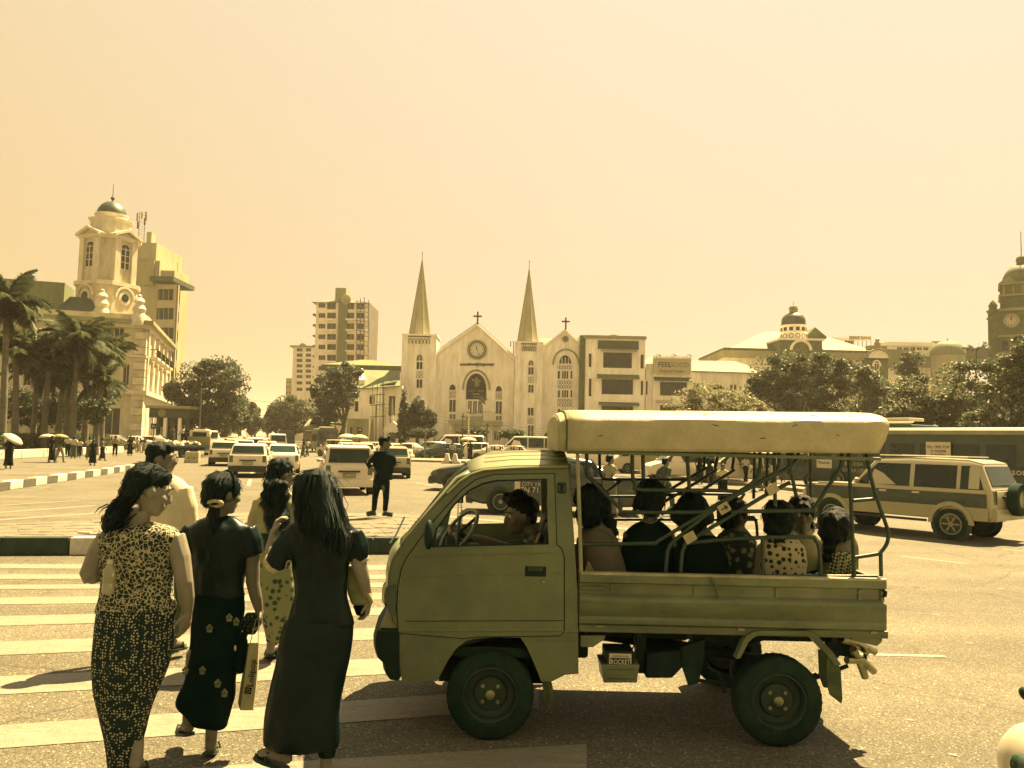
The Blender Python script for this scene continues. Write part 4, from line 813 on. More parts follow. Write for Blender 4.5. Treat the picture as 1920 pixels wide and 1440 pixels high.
x0, x1, a, b = fx(722, 751, 795, 803, YG); xm = (x0+x1)/2; MB().prism([(x0-.2, YG-.1, a-.6), (x1+.2, YG-.1, a-.6), (x1+.2, YG-.1, a), (xm, YG-.1, b+.4), (x0-.2, YG-.1, a)], (0, 1, 0)).build('gate_gable', CREAM, gt_); MB().prism([(xm+1.0*math.cos(q), YG-.2, a-1.5+.9*math.sin(q)) for q in [math.pi*k/10 for k in range(11)]], (0, .3, 0)).build('fanlight', ROOFD, gt_); x0, x1, a, b = fx(730, 741, 818, 842, YG); MB().bb((x0, YG+.1, 0), (x1, YG+.3, b)).build('gate_door', ROOFD, gt_)
c = px(736.5, 786, YG); MB().box(c, (.18, .18, 1.2)).box(c+Vector((0, 0, .2)), (.7, .16, .18)).build('cross', TRIM, gt_)
sd_ = building('street_shed', 'low shed with a pale sheet roof behind the dark bus', 'building', px(590, 838, 120)); sd_.location.z = 0
P = [px(566, 806, 118), px(632, 808, 118), px(626, 790, 124), px(580, 788, 124)]; MB().prism(P, (0, 0, .2)).build('roof', ROOFT, sd_); x0, x1, a, b = fx(568, 630, 808, 838, 119); MB().bb((x0, 119, 0), (x1, 124, b)).build('wall', STAIN, sd_)
# ================================================================== trees
def leaf_mat(name, a, hi):
    m = bpy.data.materials.new(name); m.use_nodes = True; t = m.node_tree; b = t.nodes['Principled BSDF']; b.inputs['Roughness'].default_value = .55; b.inputs['Specular IOR Level'].default_value = .3
    g = N(t, 'ShaderNodeNewGeometry'); r = N(t, 'ShaderNodeValToRGB'); r.color_ramp.elements[0].color = tone(a*.55); r.color_ramp.elements[1].color = tone(hi); r.color_ramp.elements[1].position = 1; x = r.color_ramp.elements.new(.6); x.color = tone(a)
    t.links.new(g.outputs['Random Per Island'], r.inputs[0]); t.links.new(r.outputs[0], b.inputs['Base Color'])
    tr = N(t, 'ShaderNodeBsdfTranslucent'); t.links.new(r.outputs[0], tr.inputs[0]); mi = N(t, 'ShaderNodeMixShader'); mi.inputs[0].default_value = .35
    t.links.new(b.outputs[0], mi.inputs[1]); t.links.new(tr.outputs[0], mi.inputs[2]); t.links.new(mi.outputs[0], t.nodes['Material Output'].inputs[0]); MATS[name] = m; return m
LF = leaf_mat('leaf_dark', .065, .13); LF2 = leaf_mat('leaf_mid', .075, .14); LFP = leaf_mat('leaf_pale', .2, .38); LFD = leaf_mat('leaf_deep', .045, .08); PALM = leaf_mat('palm_leaf', .075, .16)
BARK = mat('bark', .075, .9, .1, .3, 3, .5, 20); PBARK = mat('palm_bark', .11, .9, .1, .35, 2, .4, 8, warm=True)
def leaves(rng, lobes, n, size, flat=.0):
    """leaf clumps scattered through the lobes, denser towards each lobe's skin"""
    V = []; Fc = []; vol = np.array([l[3]*l[4]*l[5] for l in lobes])**(2/3); pr = vol/vol.sum()
    # sub-clumps give light and shade
    cl = []
    for i in rng.choice(len(lobes), max(len(lobes)*9, 12), p=pr):
        x, y, z, a, b, c = lobes[i]; d = rng.normal(size=3); d /= np.linalg.norm(d); r = rng.uniform(.55, 1.0); s = rng.uniform(.22, .42); cl.append((x+d[0]*a*r, y+d[1]*b*r, z+d[2]*c*r*.95, a*s, b*s, c*s*.8))
    for k in range(n):
        x, y, z, a, b, c = cl[rng.integers(len(cl))] if rng.random() < .8 else lobes[rng.choice(len(lobes), p=pr)]
        d = rng.normal(size=3); d /= np.linalg.norm(d); r = rng.random()**.4; p = np.array((x+d[0]*a*r, y+d[1]*b*r, z+d[2]*c*r)); s = size*rng.uniform(.6, 1.4)
        e1 = rng.normal(size=3); e1 /= np.linalg.norm(e1); nn = d*.6+rng.normal(size=3)*.6+np.array((0, 0, .5)); e2 = np.cross(nn, e1); e2 /= np.linalg.norm(e2)+1e-6
        o = len(V); V += [tuple(p-e1*s), tuple(p-e2*s*.45), tuple(p+e1*s), tuple(p+e2*s*.45)]; Fc.append((o, o+1, o+2, o+3))
    return V, Fc
def tree(name, label, base, lobes, n, size, m, trunk_r, group=None, limbs=7, seed=0, lean=(0, 0), th=None):
    """lobes relative to the base point: (x, y, z, rx, ry, rz)"""
    rng = np.random.default_rng(seed); t = thing(name, label, 'tree', base, 0, group); b = Vector(base)
    zl = min(l[2]-l[5]*.4 for l in lobes) if th is None else th; cx, cy = np.mean([l[0] for l in lobes]), np.mean([l[1] for l in lobes])
    top = Vector((cx*.4+lean[0], cy*.4+lean[1], zl)); MB().tube([b+Vector((0, 0, -.1)), b+top*.3+Vector((rng.normal()*.1, 0, 0)), b+top*.7+Vector((rng.normal()*.15, 0, 0)), b+top], [trunk_r*1.25, trunk_r, trunk_r*.85, trunk_r*.65], 8).build('trunk', BARK, t, 60)
    for k in range(limbs):
        l = lobes[k % len(lobes)]; e = Vector(l[:3])+Vector((rng.normal()*l[3]*.4, rng.normal()*l[4]*.4, rng.normal()*l[5]*.3)); mid = top.lerp(e, .5)+Vector((rng.normal()*.3, rng.normal()*.3, .2))
        MB().tube([b+top, b+mid, b+e], [trunk_r*.5, trunk_r*.32, trunk_r*.1], 6).build('limb', BARK, t, 60)
    V, Fc = leaves(rng, lobes, int(n*1.9), size*.68); c = MB(); c.v = V; c.f = Fc
    me = bpy.data.meshes.new('crown'); me.from_pydata(V, [], Fc); link('crown', me, m, t); return t
def ctree(name, label, u, vb, Y, lob, n, size, m, tr, **k):
    """lobes given in photograph pixels (u, v, half width, half height) at distance Y"""
    b = px(u, vb, Y); b.z = 0; s = Y/1500; L = []
    rg = np.random.default_rng(k.get('seed', 0))
    for (lu, lv, rw, rh) in lob:
        p = px(lu, lv, Y); L.append((p.x-b.x, rg.normal()*rw*s*.35, p.z, rw*s, rw*s*.9, rh*s))
    return tree(name, label, b, L, n, size, m, tr, **k)
G1 = 'street trees along the avenue'
ctree('street_tree', 'big bushy street tree in front of the office block at the left of the avenue', 372, 836, 108, [(370, 705, 42, 34), (345, 735, 34, 40), (410, 700, 45, 36), (440, 720, 36, 36), (375, 770, 45, 40), (425, 775, 40, 40), (345, 790, 30, 30)], 15000, .34, LF, .45, group=G1, seed=1)
ctree('street_tree', 'rounded street tree further along the left side of the avenue', 450, 834, 150, [(450, 775, 32, 34), (472, 790, 18, 30), (425, 790, 28, 32)], 6000, .42, LF, .4, group=G1, seed=2)
ctree('street_tree', 'low dark street tree on the right side of the avenue under the far flats', 535, 836, 150, [(520, 775, 26, 28), (545, 768, 30, 26), (570, 775, 26, 28), (540, 795, 40, 22)], 8000, .42, LF, .4, group=G1, seed=3)
ctree('street_tree', 'small hazy street tree closing the left end of the avenue', 478, 832, 230, [(478, 795, 14, 20)], 1500, .5, LF2, .3, group=G1, seed=4); ctree('street_tree', 'small hazy street tree closing the right end of the avenue', 502, 832, 230, [(503, 797, 14, 18)], 1500, .5, LF2, .3, group=G1, seed=5)
ctree('leaning_tree', 'tall dark tree with a crooked leaning trunk in front of the weathered flats', 622, 842, 120, [(625, 710, 34, 26), (650, 700, 26, 22), (612, 745, 26, 30), (640, 745, 32, 28), (605, 785, 24, 26), (655, 730, 20, 24)], 9000, .36, LFD, .45, seed=6, lean=(1.6, 0))
ctree('conifer', 'narrow dark conifer beside the church tower', 757, 842, 112, [(757, 745, 6, 20), (757, 770, 10, 22), (757, 795, 12, 25), (758, 815, 12, 18)], 4500, .28, LFD, .2, seed=7, th=2)
ctree('bushy_tree', 'dark spreading evergreen in front of the church tower', 785, 845, 106, [(785, 760, 12, 18), (772, 785, 16, 22), (798, 785, 20, 24), (785, 805, 26, 18)], 6000, .3, LFD, .25, seed=8, th=3)
G2 = 'flat-topped trees in front of the church'
for i, (u, v, w, h, l) in enumerate(((795, 811, 27, 9, 'flat-topped clipped tree left of the church porch'), (890, 811, 28, 10, 'ragged flat-topped tree in front of the church porch'), (957, 813, 26, 8, 'flat-topped clipped tree right of the church porch'), (1036, 816, 14, 7, 'flat-topped clipped tree half hidden by the canopy front'))):
    ctree('flat_topped_tree', l, u, 858, 86, [(u-w*.4, v, w*.6, h), (u+w*.4, v, w*.6, h), (u, v+3, w*.6, h*.9)], 3600, .2, LF, .16, group=G2, seed=20+i, limbs=6)
ctree('shrub', 'loose shrub between the flat-topped trees by the porch', 858, 852, 92, [(858, 826, 12, 13)], 1200, .2, LF, .08, seed=30)
G3 = 'trees of the garden on the right'
ctree('garden_tree', 'pale flowering tree rising behind the pickup canopy', 1335, 862, 74, [(1320, 735, 38, 22), (1285, 752, 34, 24), (1375, 752, 42, 26), (1340, 765, 60, 26), (1420, 770, 30, 22), (1300, 790, 50, 26), (1400, 795, 50, 26)], 9000, .20, LFP, .28, group=G3, seed=9)
ctree('garden_tree', 'broad dense dark tree in front of the domed office', 1500, 862, 88, [(1440, 700, 42, 36), (1480, 680, 36, 26), (1520, 690, 42, 30), (1570, 700, 40, 34), (1490, 740, 60, 36), (1560, 750, 50, 36), (1420, 745, 34, 34), (1460, 800, 60, 30), (1560, 800, 60, 30)], 17000, .27, LF2, .5, group=G3, seed=10)
ctree('garden_tree', 'dark round tree right of the domed office pavilion', 1635, 862, 92, [(1620, 715, 36, 32), (1655, 735, 36, 32), (1625, 765, 40, 30), (1640, 800, 50, 30)], 10000, .28, LF2, .4, group=G3, seed=11)
ctree('garden_tree', 'small dark tree showing above the others before the white hall', 1713, 862, 110, [(1713, 672, 20, 16), (1700, 690, 24, 14), (1716, 720, 26, 26)], 4000, .32, LF, .3, group=G3, seed=12)
ctree('garden_tree', 'tree with glossy bright leaves above the dark bus roof', 1745, 866, 64, [(1730, 730, 48, 34), (1770, 710, 44, 30), (1700, 765, 44, 36), (1770, 770, 52, 36), (1815, 740, 40, 40), (1700, 800, 50, 26), (1790, 800, 60, 28), (1840, 780, 40, 36)], 18000, .20, LFP if False else leaf_mat('leaf_glossy', .09, .22), .4, group=G3, seed=13)
ctree('garden_tree', 'large tree at the right edge before the clock tower', 1890, 868, 56, [(1885, 700, 44, 40), (1925, 660, 44, 36), (1860, 745, 36, 36), (1910, 765, 50, 40), (1960, 720, 50, 50), (1860, 800, 50, 34), (1930, 800, 60, 36)], 18000, .18, MATS['leaf_glossy'], .4, group=G3, seed=14)
ctree('bare_tree', 'thin nearly bare tree between the round hall and the clock tower', 1835, 866, 100, [(1815, 655, 12, 8), (1840, 650, 12, 10)], 250, .16, LF2, .12, seed=15, limbs=9)
# palms
def frond_mesh(rng, L=3.2):
    b = MB(); n = 16; droop = rng.uniform(.45, .75); P = []
    for i in range(n+1):
        t = i/n; P.append(Vector((L*t*(1-.18*t), 0, L*(.42*t-droop*t*t))))
    b.tube(P, [.05*(1-.8*i/n) for i in range(n+1)], 4)
    for i in range(2, n+1):
        for s in (-1, 1):
            for h_ in (0, .33, .66):
                q = P[i-1].lerp(P[i], h_); ln = (.95 if i < n*.7 else .6)*math.sin(math.pi*min(i/n*.9+.12, 1))+.12; tip = q+Vector((.35*ln, s*ln*.75, -.55*ln+rng.normal()*.08)); o = len(b.v); w = Vector((.10, 0, .04)); b.v += [tuple(q-w), tuple(q+w), tuple(tip)]; b.f.append((o, o+1, o+2))
    return b.mesh('frond')
_r = np.random.default_rng(5); FM = [frond_mesh(_r) for _ in range(5)]
G4 = 'palms in the hedge bed on the left'
def palm(label, u, vb, Y, vcrown, nf, sc, seed, m=None):
    b = px(u, vb, Y); b.z = 0; rng = np.random.default_rng(seed); t = thing('palm_tree', label, 'palm', b, 0, G4); h = px(u, vcrown, Y).z; ln = rng.normal()*.25
    MB().tube([b, b+Vector((ln*.2, 0, h*.4)), b+Vector((ln, 0, h))], [.30, .22, .17], 9).build('trunk', PBARK, t, 60); MB().lathe([(.17, -1.1), (.24, -.8), (.2, -.2), (.08, .3), (0, .35)], b+Vector((ln, 0, h)), 8).build('crown_shaft', PBARK, t, 60)
    nf = int(nf*1.35)
    for k in range(nf):
        o = bpy.data.objects.new('frond', FM[k % 5]); COL.objects.link(o); o.parent = t; o.location = (ln, 0, h-.1)
        if not FM[k % 5].materials: FM[k % 5].materials.append(PALM)
        o.rotation_euler = (0, -rng.uniform(-.85, .9) if k > 3 else -1.1, 2*math.pi*k*.381966+rng.normal()*.2); o.scale = (sc*1.0*rng.uniform(.85, 1.1),)*3
PL = [('tall palm whose big crown hangs in at the left edge', 2, 852, 54, 565, 26, 1.05), ('palm whose crown droops low at the left edge', 26, 850, 58, 660, 20, 1.0), ('palm with a pale shaggy crown, second row from the left edge', 60, 846, 66, 690, 18, 1.0), ('palm with a thick trunk left of the two umbrellas', 80, 850, 60, 680, 20, 1.0), ('palm behind the umbrella couple', 106, 850, 62, 665, 20, .95), ('slim palm right behind the brown umbrella', 123, 848, 66, 680, 18, .95), ('palm with a sunlit pale trunk', 134, 850, 60, 640, 24, 1.1), ('palm with its crown against the bank wall', 158, 848, 64, 645, 24, 1.05), ('rightmost palm, leaning its crown over the bank window', 188, 846, 68, 665, 22, 1.0), ('short palm in front of the bank doorway', 178, 850, 62, 715, 16, .8)]
for i, (l, u, vb, Y, vc, nf, sc) in enumerate(PL): palm(l, u, vb, Y, vc, nf, sc, 40+i)
ctree('bushy_tree', 'dark bushy tree filling the gap under the palm crowns', 60, 848, 74, [(20, 760, 40, 40), (70, 770, 40, 36), (110, 775, 40, 34), (150, 760, 34, 30), (185, 735, 30, 30)], 7000, .26, LFD, .2, seed=50); ctree('young_tree', 'slender young tree before the bank doorway', 177, 848, 58, [(180, 775, 22, 22), (165, 765, 18, 16), (195, 765, 18, 16)], 2200, .16, LF, .08, seed=51)
# hedge
hg = MB(); rng = np.random.default_rng(9); V = []; Fc = []
h0, h1 = gd(-130, 862), gd(178, 846); dh = (h1-h0)
for k in range(9000):
    t = rng.random(); p = h0+dh*t+Vector((rng.uniform(-.2, .2), 1.2+rng.random()*1.4, .15+rng.random()**.7*1.35+.1*math.sin(t*60))); e1 = rng.normal(size=3); e1 /= np.linalg.norm(e1); e2 = np.cross(e1, rng.normal(size=3)); e2 /= np.linalg.norm(e2); o = len(V); p = np.array(p); s = rng.uniform(.07, .15); V += [tuple(p-e1*s), tuple(p-e2*s*.6), tuple(p+e1*s), tuple(p+e2*s*.6)]; Fc.append((o, o+1, o+2, o+3))
hd = thing('hedge', 'clipped dark hedge behind the low white wall at the left', 'hedge', tuple((h0+h1)/2)); c = MB(); c.v = V; c.f = Fc; ho = parent_loc(hd); me = bpy.data.meshes.new('foliage'); me.from_pydata([tuple(Vector(p)-ho) for p in V], [], Fc); link('foliage', me, LF, hd)
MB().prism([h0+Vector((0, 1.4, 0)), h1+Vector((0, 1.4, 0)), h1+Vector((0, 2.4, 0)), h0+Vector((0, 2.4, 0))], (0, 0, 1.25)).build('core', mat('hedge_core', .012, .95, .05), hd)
# ================================================================== vehicles
def worn_paint(name, a, rough, dark, stretch=(1, 1, 1), sc=2.2):
    """old car paint: soft blotches, road dust, dark grime patches, fine scratches"""
    m = mat(name, a, rough, .45, .16, 3, .10, 70, clear=.15, fine=.08); t = m.node_tree; b = t.nodes['Principled BSDF']; src = b.inputs['Base Color'].links[0].from_socket
    tc = [n for n in t.nodes if n.type == 'TEX_COORD'][0]; v = src
    for (s_, st, lo, hi, p0, p1) in ((sc, stretch, dark, 1.06, .36, .58), (26, (.35, 1, 3.5), 1.0, 1.7, .68, .78), (55, (1, 1, 1), .55, 1, .24, .30)):
        mp = N(t, 'ShaderNodeMapping'); mp.inputs['Scale'].default_value = st; t.links.new(tc.outputs['Object'], mp.inputs[0]); n = N(t, 'ShaderNodeTexNoise'); n.inputs['Scale'].default_value = s_; n.inputs['Detail'].default_value = 7; n.inputs['Roughness'].default_value = .62; t.links.new(mp.outputs[0], n.inputs[0])
        q = N(t, 'ShaderNodeMapRange'); q.inputs[1].default_value = p0; q.inputs[2].default_value = p1; q.inputs[3].default_value = lo; q.inputs[4].default_value = hi; t.links.new(n.outputs['Fac'], q.inputs[0]); k = N(t, 'ShaderNodeVectorMath', operation='SCALE'); t.links.new(v, k.inputs[0]); t.links.new(q.outputs[0], k.inputs['Scale']); v = k.outputs[0]
    t.links.new(v, b.inputs['Base Color']); return m
PAINTG = worn_paint('truck_paint', .092, .36, .78)
PAINTD = worn_paint('truck_paint_worn', .104, .46, .62, (.8, 1, 2.2), 3.2)
PAINTLIT = mat('cab_paint_sunlit', .16, .38, .5, .12, 4, .05, 60)  # same paint as the cab, with sunlight on the roof put into its tone
CANV = mat('canopy_sheet', .30, .55, .35, .16, 5, .25, 35, fine=.05)
CANVE = mat('canopy_end_sheet', .24, .7, .25, .25, 9, .4, 20)
BLK = mat('black_plastic', .012, .6, .12, .3, 10); RUB = mat('tyre_rubber', .019, .92, .08, .5, 7, .3, 60, fine=.2)
STEEL = mat('grimy_steel', .014, .7, .15, .5, 9, .3, 50); RIM = mat('wheel_rim_steel', .022, .55, .3, .4, 12, .2, 50); BOLT = mat('bolt_metal', .2, .4, .5, .3, 20, metal=.6)
PIPE = mat('rail_paint', .026, .42, .3, .4, 12, .15, 60); CHROME = mat('worn_chrome', .26, .28, .6, .35, 14, metal=1)
SEAM = mat('seam', .006, .9, .05); LAMP = mat('lamp_lens', .04, .15, .6); MUD = mat('mud_flap', .06, .8, .2, .5, 9)
CWHITE = mat('car_white', .55, .3, .5, .06, 1.5, clear=.3); CSILV = mat('car_silver', .36, .3, .5, .08, 1.5, clear=.3, metal=.3); CDARK = mat('car_dark', .02, .25, .5, .2, 2, clear=.4); CGREY = mat('car_grey', .14, .3, .5, .1, 2, clear=.3); CCREAM = mat('car_cream', .42, .3, .5, .08, 2, clear=.3)
CGLASS = mat('car_glass', .014, .08, .4, .5, .8); TLAMP = mat('tail_lamp', .07, .2, .6, .2, 8); HLAMP = mat('head_lamp', .45, .1, .6, .1, 6); PLATE = mat('number_plate', .16, .5, .3, .2, 20); TRIMB = mat('car_trim_black', .014, .5, .4, .3, 8); ALLOY = mat('alloy_wheel', .22, .4, .5, .15, 8)
STY = {  # stations x/L, belt, top (of H), width top ; lengthwise outline of the body
 'wagon': [(-.5, .30, .60, .63, .90), (-.487, .18, .64, .67, .90), (-.43, .16, .645, .955, .80), (-.36, .15, .645, .985, .80), (-.1, .15, .64, 1, .81), (.06, .15, .635, .985, .80), (.25, .15, .63, .665, .84), (.42, .16, .55, .585, .82), (.487, .20, .47, .50, .76), (.5, .28, .42, .45, .70)],
 'hatch': [(-.5, .26, .55, .57, .92), (-.49, .17, .58, .60, .92), (-.455, .16, .585, .96, .84), (-.40, .15, .585, .99, .84), (-.1, .15, .58, 1, .85), (.12, .15, .575, .975, .83), (.32, .15, .57, .60, .86), (.44, .16, .50, .53, .84), (.49, .2, .44, .47, .78), (.5, .27, .40, .43, .72)],
 'sedan': [(-.5, .30, .55, .58, .84), (-.485, .18, .62, .65, .86), (-.34, .16, .645, .68, .84), (-.20, .15, .645, .96, .76), (-.05, .15, .64, 1, .77), (.07, .15, .635, .97, .76), (.24, .15, .62, .655, .82), (.42, .16, .55, .58, .80), (.487, .2, .47, .50, .74), (.5, .28, .42, .45, .68)],
 'van': [(-.5, .22, .50, .52, .94), (-.492, .14, .52, .54, .95), (-.47, .13, .52, .95, .88), (-.42, .12, .52, .99, .88), (.0, .12, .52, 1, .88), (.25, .12, .515, .985, .87), (.43, .12, .50, .54, .88), (.48, .14, .42, .45, .84), (.5, .2, .34, .37, .78)],
 'suv': [(-.5, .34, .60, .62, .92), (-.49, .27, .625, .645, .92), (-.445, .26, .63, .95, .83), (-.38, .25, .63, .99, .83), (-.1, .25, .625, 1, .84), (.08, .25, .62, .975, .82), (.20, .25, .615, .65, .86), (.42, .26, .575, .605, .84), (.48, .28, .53, .56, .80), (.5, .33, .48, .5, .74)],
 'bus': [(-.5, .16, .46, .9, .96), (-.495, .11, .46, .955, .94), (-.47, .10, .46, .99, .90), (.0, .10, .46, 1, .90), (.46, .10, .46, .99, .90), (.495, .11, .42, .95, .93), (.5, .15, .42, .9, .94)],
}
def car(name, label, cat, style, L, Wd, Hh, paint, two=None, taxi=False, wr=.30, rear=True, detail=1, group=None, hull=None):
    t = thing(name, label, cat, (0, 0, 0), 0, group); S = [(x*L, zb*Hh, be*Hh, to*Hh, Wd/2, wt*Wd/2) for x, zb, be, to, wt in STY[style]]; rs = []
    ends = {0: .90, 1: .97, len(S)-2: .95, len(S)-1: .85}
    for i, (x, zb, be, to, wb, wt) in enumerate(S):
        k = ends.get(i, 1); wb *= k; wt = min(wt, wb*.97); zm = zb+(be-zb)*.5; h = [(wb*.80, zb), (wb*.97, zb+.05), (wb, zm), (wb*.985, be), (wt, to-min(.05, (to-be)*.4)), (wt-.06, to)]
        rs.append([Vector((x, y, z)) for y, z in h]+[Vector((x, -y, z)) for y, z in h[::-1]])
    body = MB().loft(rs); bo = body.build('body', paint, t, 38)
    def prof(x):
        for a, b in zip(S, S[1:]):
            if a[0] <= x <= b[0]: q = (x-a[0])/(b[0]-a[0]); return [m+(n-m)*q for m, n in zip(a, b)]
        return S[-1]
    roof = [i for i, s in enumerate(S) if s[3] > .9*Hh]; r0, r1 = roof[0], roof[-1]
    def side_pt(x, z, s, o=.008):
        P = prof(x); be, to, wb, wt = P[2], P[3], P[4], P[5]; q = min(max((z-be)/max(to-be-.05, .05), 0), 1); return Vector((x, s*(wb*.985+(wt-wb*.985)*q+o), z))
    xr, xf = S[r0][0], S[r1][0]; xr0, xf0 = S[r0-1][0] if r0 else xr, S[r1+1][0] if r1+1 < len(S) else xf; bz = S[(r0+r1)//2][2]+.03; tz = Hh*.925 if style != 'bus' else Hh*.78
    glz = []
    if style == 'bus':
        n = 7; glz = [(xr+.5+k*(xf-xr-.8)/n, xr+.4+(k+.9)*(xf-xr-.8)/n, xr+.5+k*(xf-xr-.8)/n, xr+.4+(k+.9)*(xf-xr-.8)/n) for k in range(n)]
    else:
        k = (tz-bz)/(S[r0][3]-bz+.001); xb0, xb1 = xr0+.14, xr0+(xr-xr0)*.9+.12; xa0, xa1 = xf0-.10, xf+(xf0-xf)*(1-k)-.12; xm = (xb0+xa0)/2
        c1 = xm+.02*L; c0 = xb0+(xm-xb0)*.36
        cuts = [(xb0, c0-.04, xb1, c0-.04), (c0+.04, c1-.05, c0+.04, c1-.05), (c1+.05, xa0, c1+.05, xa1)] if style != 'hatch' else [(xb0, c0+.1, xb1, c0+.1), (c0+.18, c1-.02, c0+.18, c1-.02), (c1+.06, xa0, c1+.06, xa1)]
        glz = cuts
    for s in (1, -1):
        for (a0, a1, b0, b1) in glz:
            q = [side_pt(a0, bz, s), side_pt(a1, bz, s), side_pt(b1, tz, s), side_pt(b0, tz, s)]; MB().prism(q, (0, -s*.012, 0)).build('window', CGLASS, t)
            if detail and style != 'bus': MB().tube([q[0]+Vector((0, s*.004, -.01)), q[1]+Vector((0, s*.004, -.01))], .012, 4).build('window_trim', TRIMB, t)
    def cross(i, j, name, m, z0=.08, z1=.9, wq=.90, o=.012):
        a, b = S[i], S[j]; q = []
        for z, sg in ((z0, 1), (z0, -1), (z1, -1), (z1, 1)):
            x = a[0]+(b[0]-a[0])*z; zz = a[3]+(b[3]-a[3])*z; wz = (a[5]+(b[5]-a[5])*z)*wq; q.append(Vector((x, sg*wz, zz)))
        nrm = (q[1]-q[0]).cross(q[3]-q[0]).normalized()
        if nrm.z < 0: nrm = -nrm
        if abs(nrm.z) < .05 and nrm.x*(1 if i > 3 else -1) < 0: nrm = -nrm
        MB().prism([p+nrm*o for p in q], -nrm*.02).build(name, m, t); return q
    if style != 'bus':
        cross(r1+1, r1, 'windscreen', CGLASS, .06, .92); q = cross(r0-1, r0, 'rear_window', CGLASS, .14, .90)
        MB().tube([q[0]+Vector((-.03, 0, .02)), q[1]+Vector((-.03, 0, .02))], .01, 4).build('rear_wiper', TRIMB, t) if style != 'sedan' else None
    else:
        for xx, nm, s in ((S[0][0], 'rear_window', -1), (S[-1][0], 'windscreen', 1)): MB().bb((xx, -Wd*.40, Hh*.5), (xx+s*.02, Wd*.40, Hh*(.82 if s < 0 else .9))).build(nm, CGLASS, t)
    # wheels with dark arches
    for x in ((-.31*L, .31*L) if style not in ('bus', 'van') else (-.27*L, .30*L)):
        for s in (1, -1):
            w_ = Wd/2; MB().lathe([(wr*1.20, 0), (wr*1.20, .02), (0, .02)], (x, s*(w_-.012) if s > 0 else -w_-.008, wr*1.02), 22, 'y', False).build('wheel_arch', TRIMB, t)
            ty = MB().lathe([(wr*.6, -.09), (wr*.95, -.09), (wr, -.06), (wr, .06), (wr*.95, .09), (wr*.6, .09)], (x, s*(w_-.075), wr), 22, 'y', False).build('wheel', RUB, t, 40)
            MB().lathe([(wr*.68, s*.088), (wr*.60, s*.095), (wr*.56, s*.07), (wr*.2, s*.075), (wr*.15, s*.095), (0, s*.095)], (x, s*(w_-.075), wr), 18, 'y', False).build('rim', ALLOY, ty, 40)
            if detail > 1:
                for k in range(6): a = k*math.pi/3; MB().box((x+math.cos(a)*wr*.36, s*(w_+.012), wr+math.sin(a)*wr*.36), (wr*.30, .02, wr*.10), Matrix.Rotation(-a, 3, 'Y')).build('spoke', ALLOY, ty)
    # bumpers, lamps, plates
    bz0 = S[1][1]; lowc = two or (TRIMB if style == 'wagon' else paint)
    for xx, s in ((-L/2, -1), (L/2, 1)):
        MB().loft([[Vector((xx+s*dx, y, z)) for dx, z in ((-.10, bz0-.02), (.05, bz0), (.07, bz0+.12), (.05, bz0+.24), (-.10, bz0+.26))] for y in (-Wd*.47, -Wd*.40, Wd*.40, Wd*.47)]).build('bumper', lowc, t, 30)
        zl = S[1][2]-.12 if s < 0 else S[-2][2]-.12
        for sy in (1, -1):
            xk = xx-s*(.035 if s > 0 else .02)
            if s < 0: MB().bb((xk-.03, sy*Wd*.36, zl-.16), (xk+.05, sy*Wd*.455, zl+.14)).build('tail_light', TLAMP, t, None, .02)
            else: MB().bb((xk-.06, sy*Wd*.25, zl-.07), (xk+.045, sy*Wd*.43, zl+.06)).build('headlight', HLAMP, t, None, .02)
        p = MB().bb((xx+s*.075, -.2, bz0+.30 if s < 0 else bz0+.08), (xx+s*.09, .2, bz0+.43 if s < 0 else bz0+.20)).build('number_plate', PLATE, t)
        if detail: 
            for k in range(6): MB().bb((xx+s*.0905, -.15+k*.05, (bz0+.33 if s < 0 else bz0+.11)), (xx+s*.094, -.12+k*.05, (bz0+.40 if s < 0 else bz0+.17))).build('plate_mark', FRAME, p)
        if s < 0: MB().bb((xx-.06, -.34, bz0+.46), (xx+.03, .34, bz0+.51)).build('boot_trim', TRIMB, t)
    if style != 'bus':
        for s in (1, -1): MB().ball(side_pt(xa0-.12 if style != 'bus' else 0, bz+.06, s)+Vector((.05, s*.10, 0)), (.05, .09, .07), 8, 6).build('mirror', paint, t, 60)
        if detail:
            for s in (1, -1):
                for x in (c0-.0, c1): MB().tube([side_pt(x, z, s, .004) if z > S[4][2] else Vector((x, s*(Wd/2+.002 if abs(z-S[4][1]) > .1 else Wd/2*.98), z)) for z in (bz0+.12, (bz0+S[4][2])/2, S[4][2]-.02)], .006, 4).build('door_seam', SEAM, t)
                for x in (c1-.18, c1+.55 if xa0-c1 > .75 else c0+.5): MB().bb((x, s*(Wd/2-.004), S[4][2]-.12), (x+.16, s*(Wd/2+.02), S[4][2]-.08)).build('door_handle', lowc if detail < 2 else HLAMP, t)
                MB().bb((xr0+.3, s*(Wd/2-.003), S[4][2]*.62), (xf0-.1, s*(Wd/2+.012), S[4][2]*.62+.05)).build('side_moulding', lowc, t)
    if taxi: ts = MB().bb((.0*L, -.22, Hh+.005), (.0*L+.14, .22, Hh+.14)).build('roof_sign', HLAMP, t, None, .03); text('lettering', 'TAXI', .11, TRIMB, ts, Matrix.Translation((-.004, 0, Hh+.07)) @ Matrix.Rotation(-math.pi/2, 4, 'Z') @ FACE, .003)
    if two:
        for s in (1, -1): MB().bb((xr0+.05, s*(Wd/2-.006), S[4][1]+.02), (xf0+.3, s*(Wd/2+.008), S[4][1]+(S[4][2]-S[4][1])*.46)).build('lower_panel', two, t, None, .01)
    return t
P_ = {}; USED = {}
def proto(key, *a, **k): P_[key] = car(*a, **k); note_kids(P_[key]); USED[key] = False
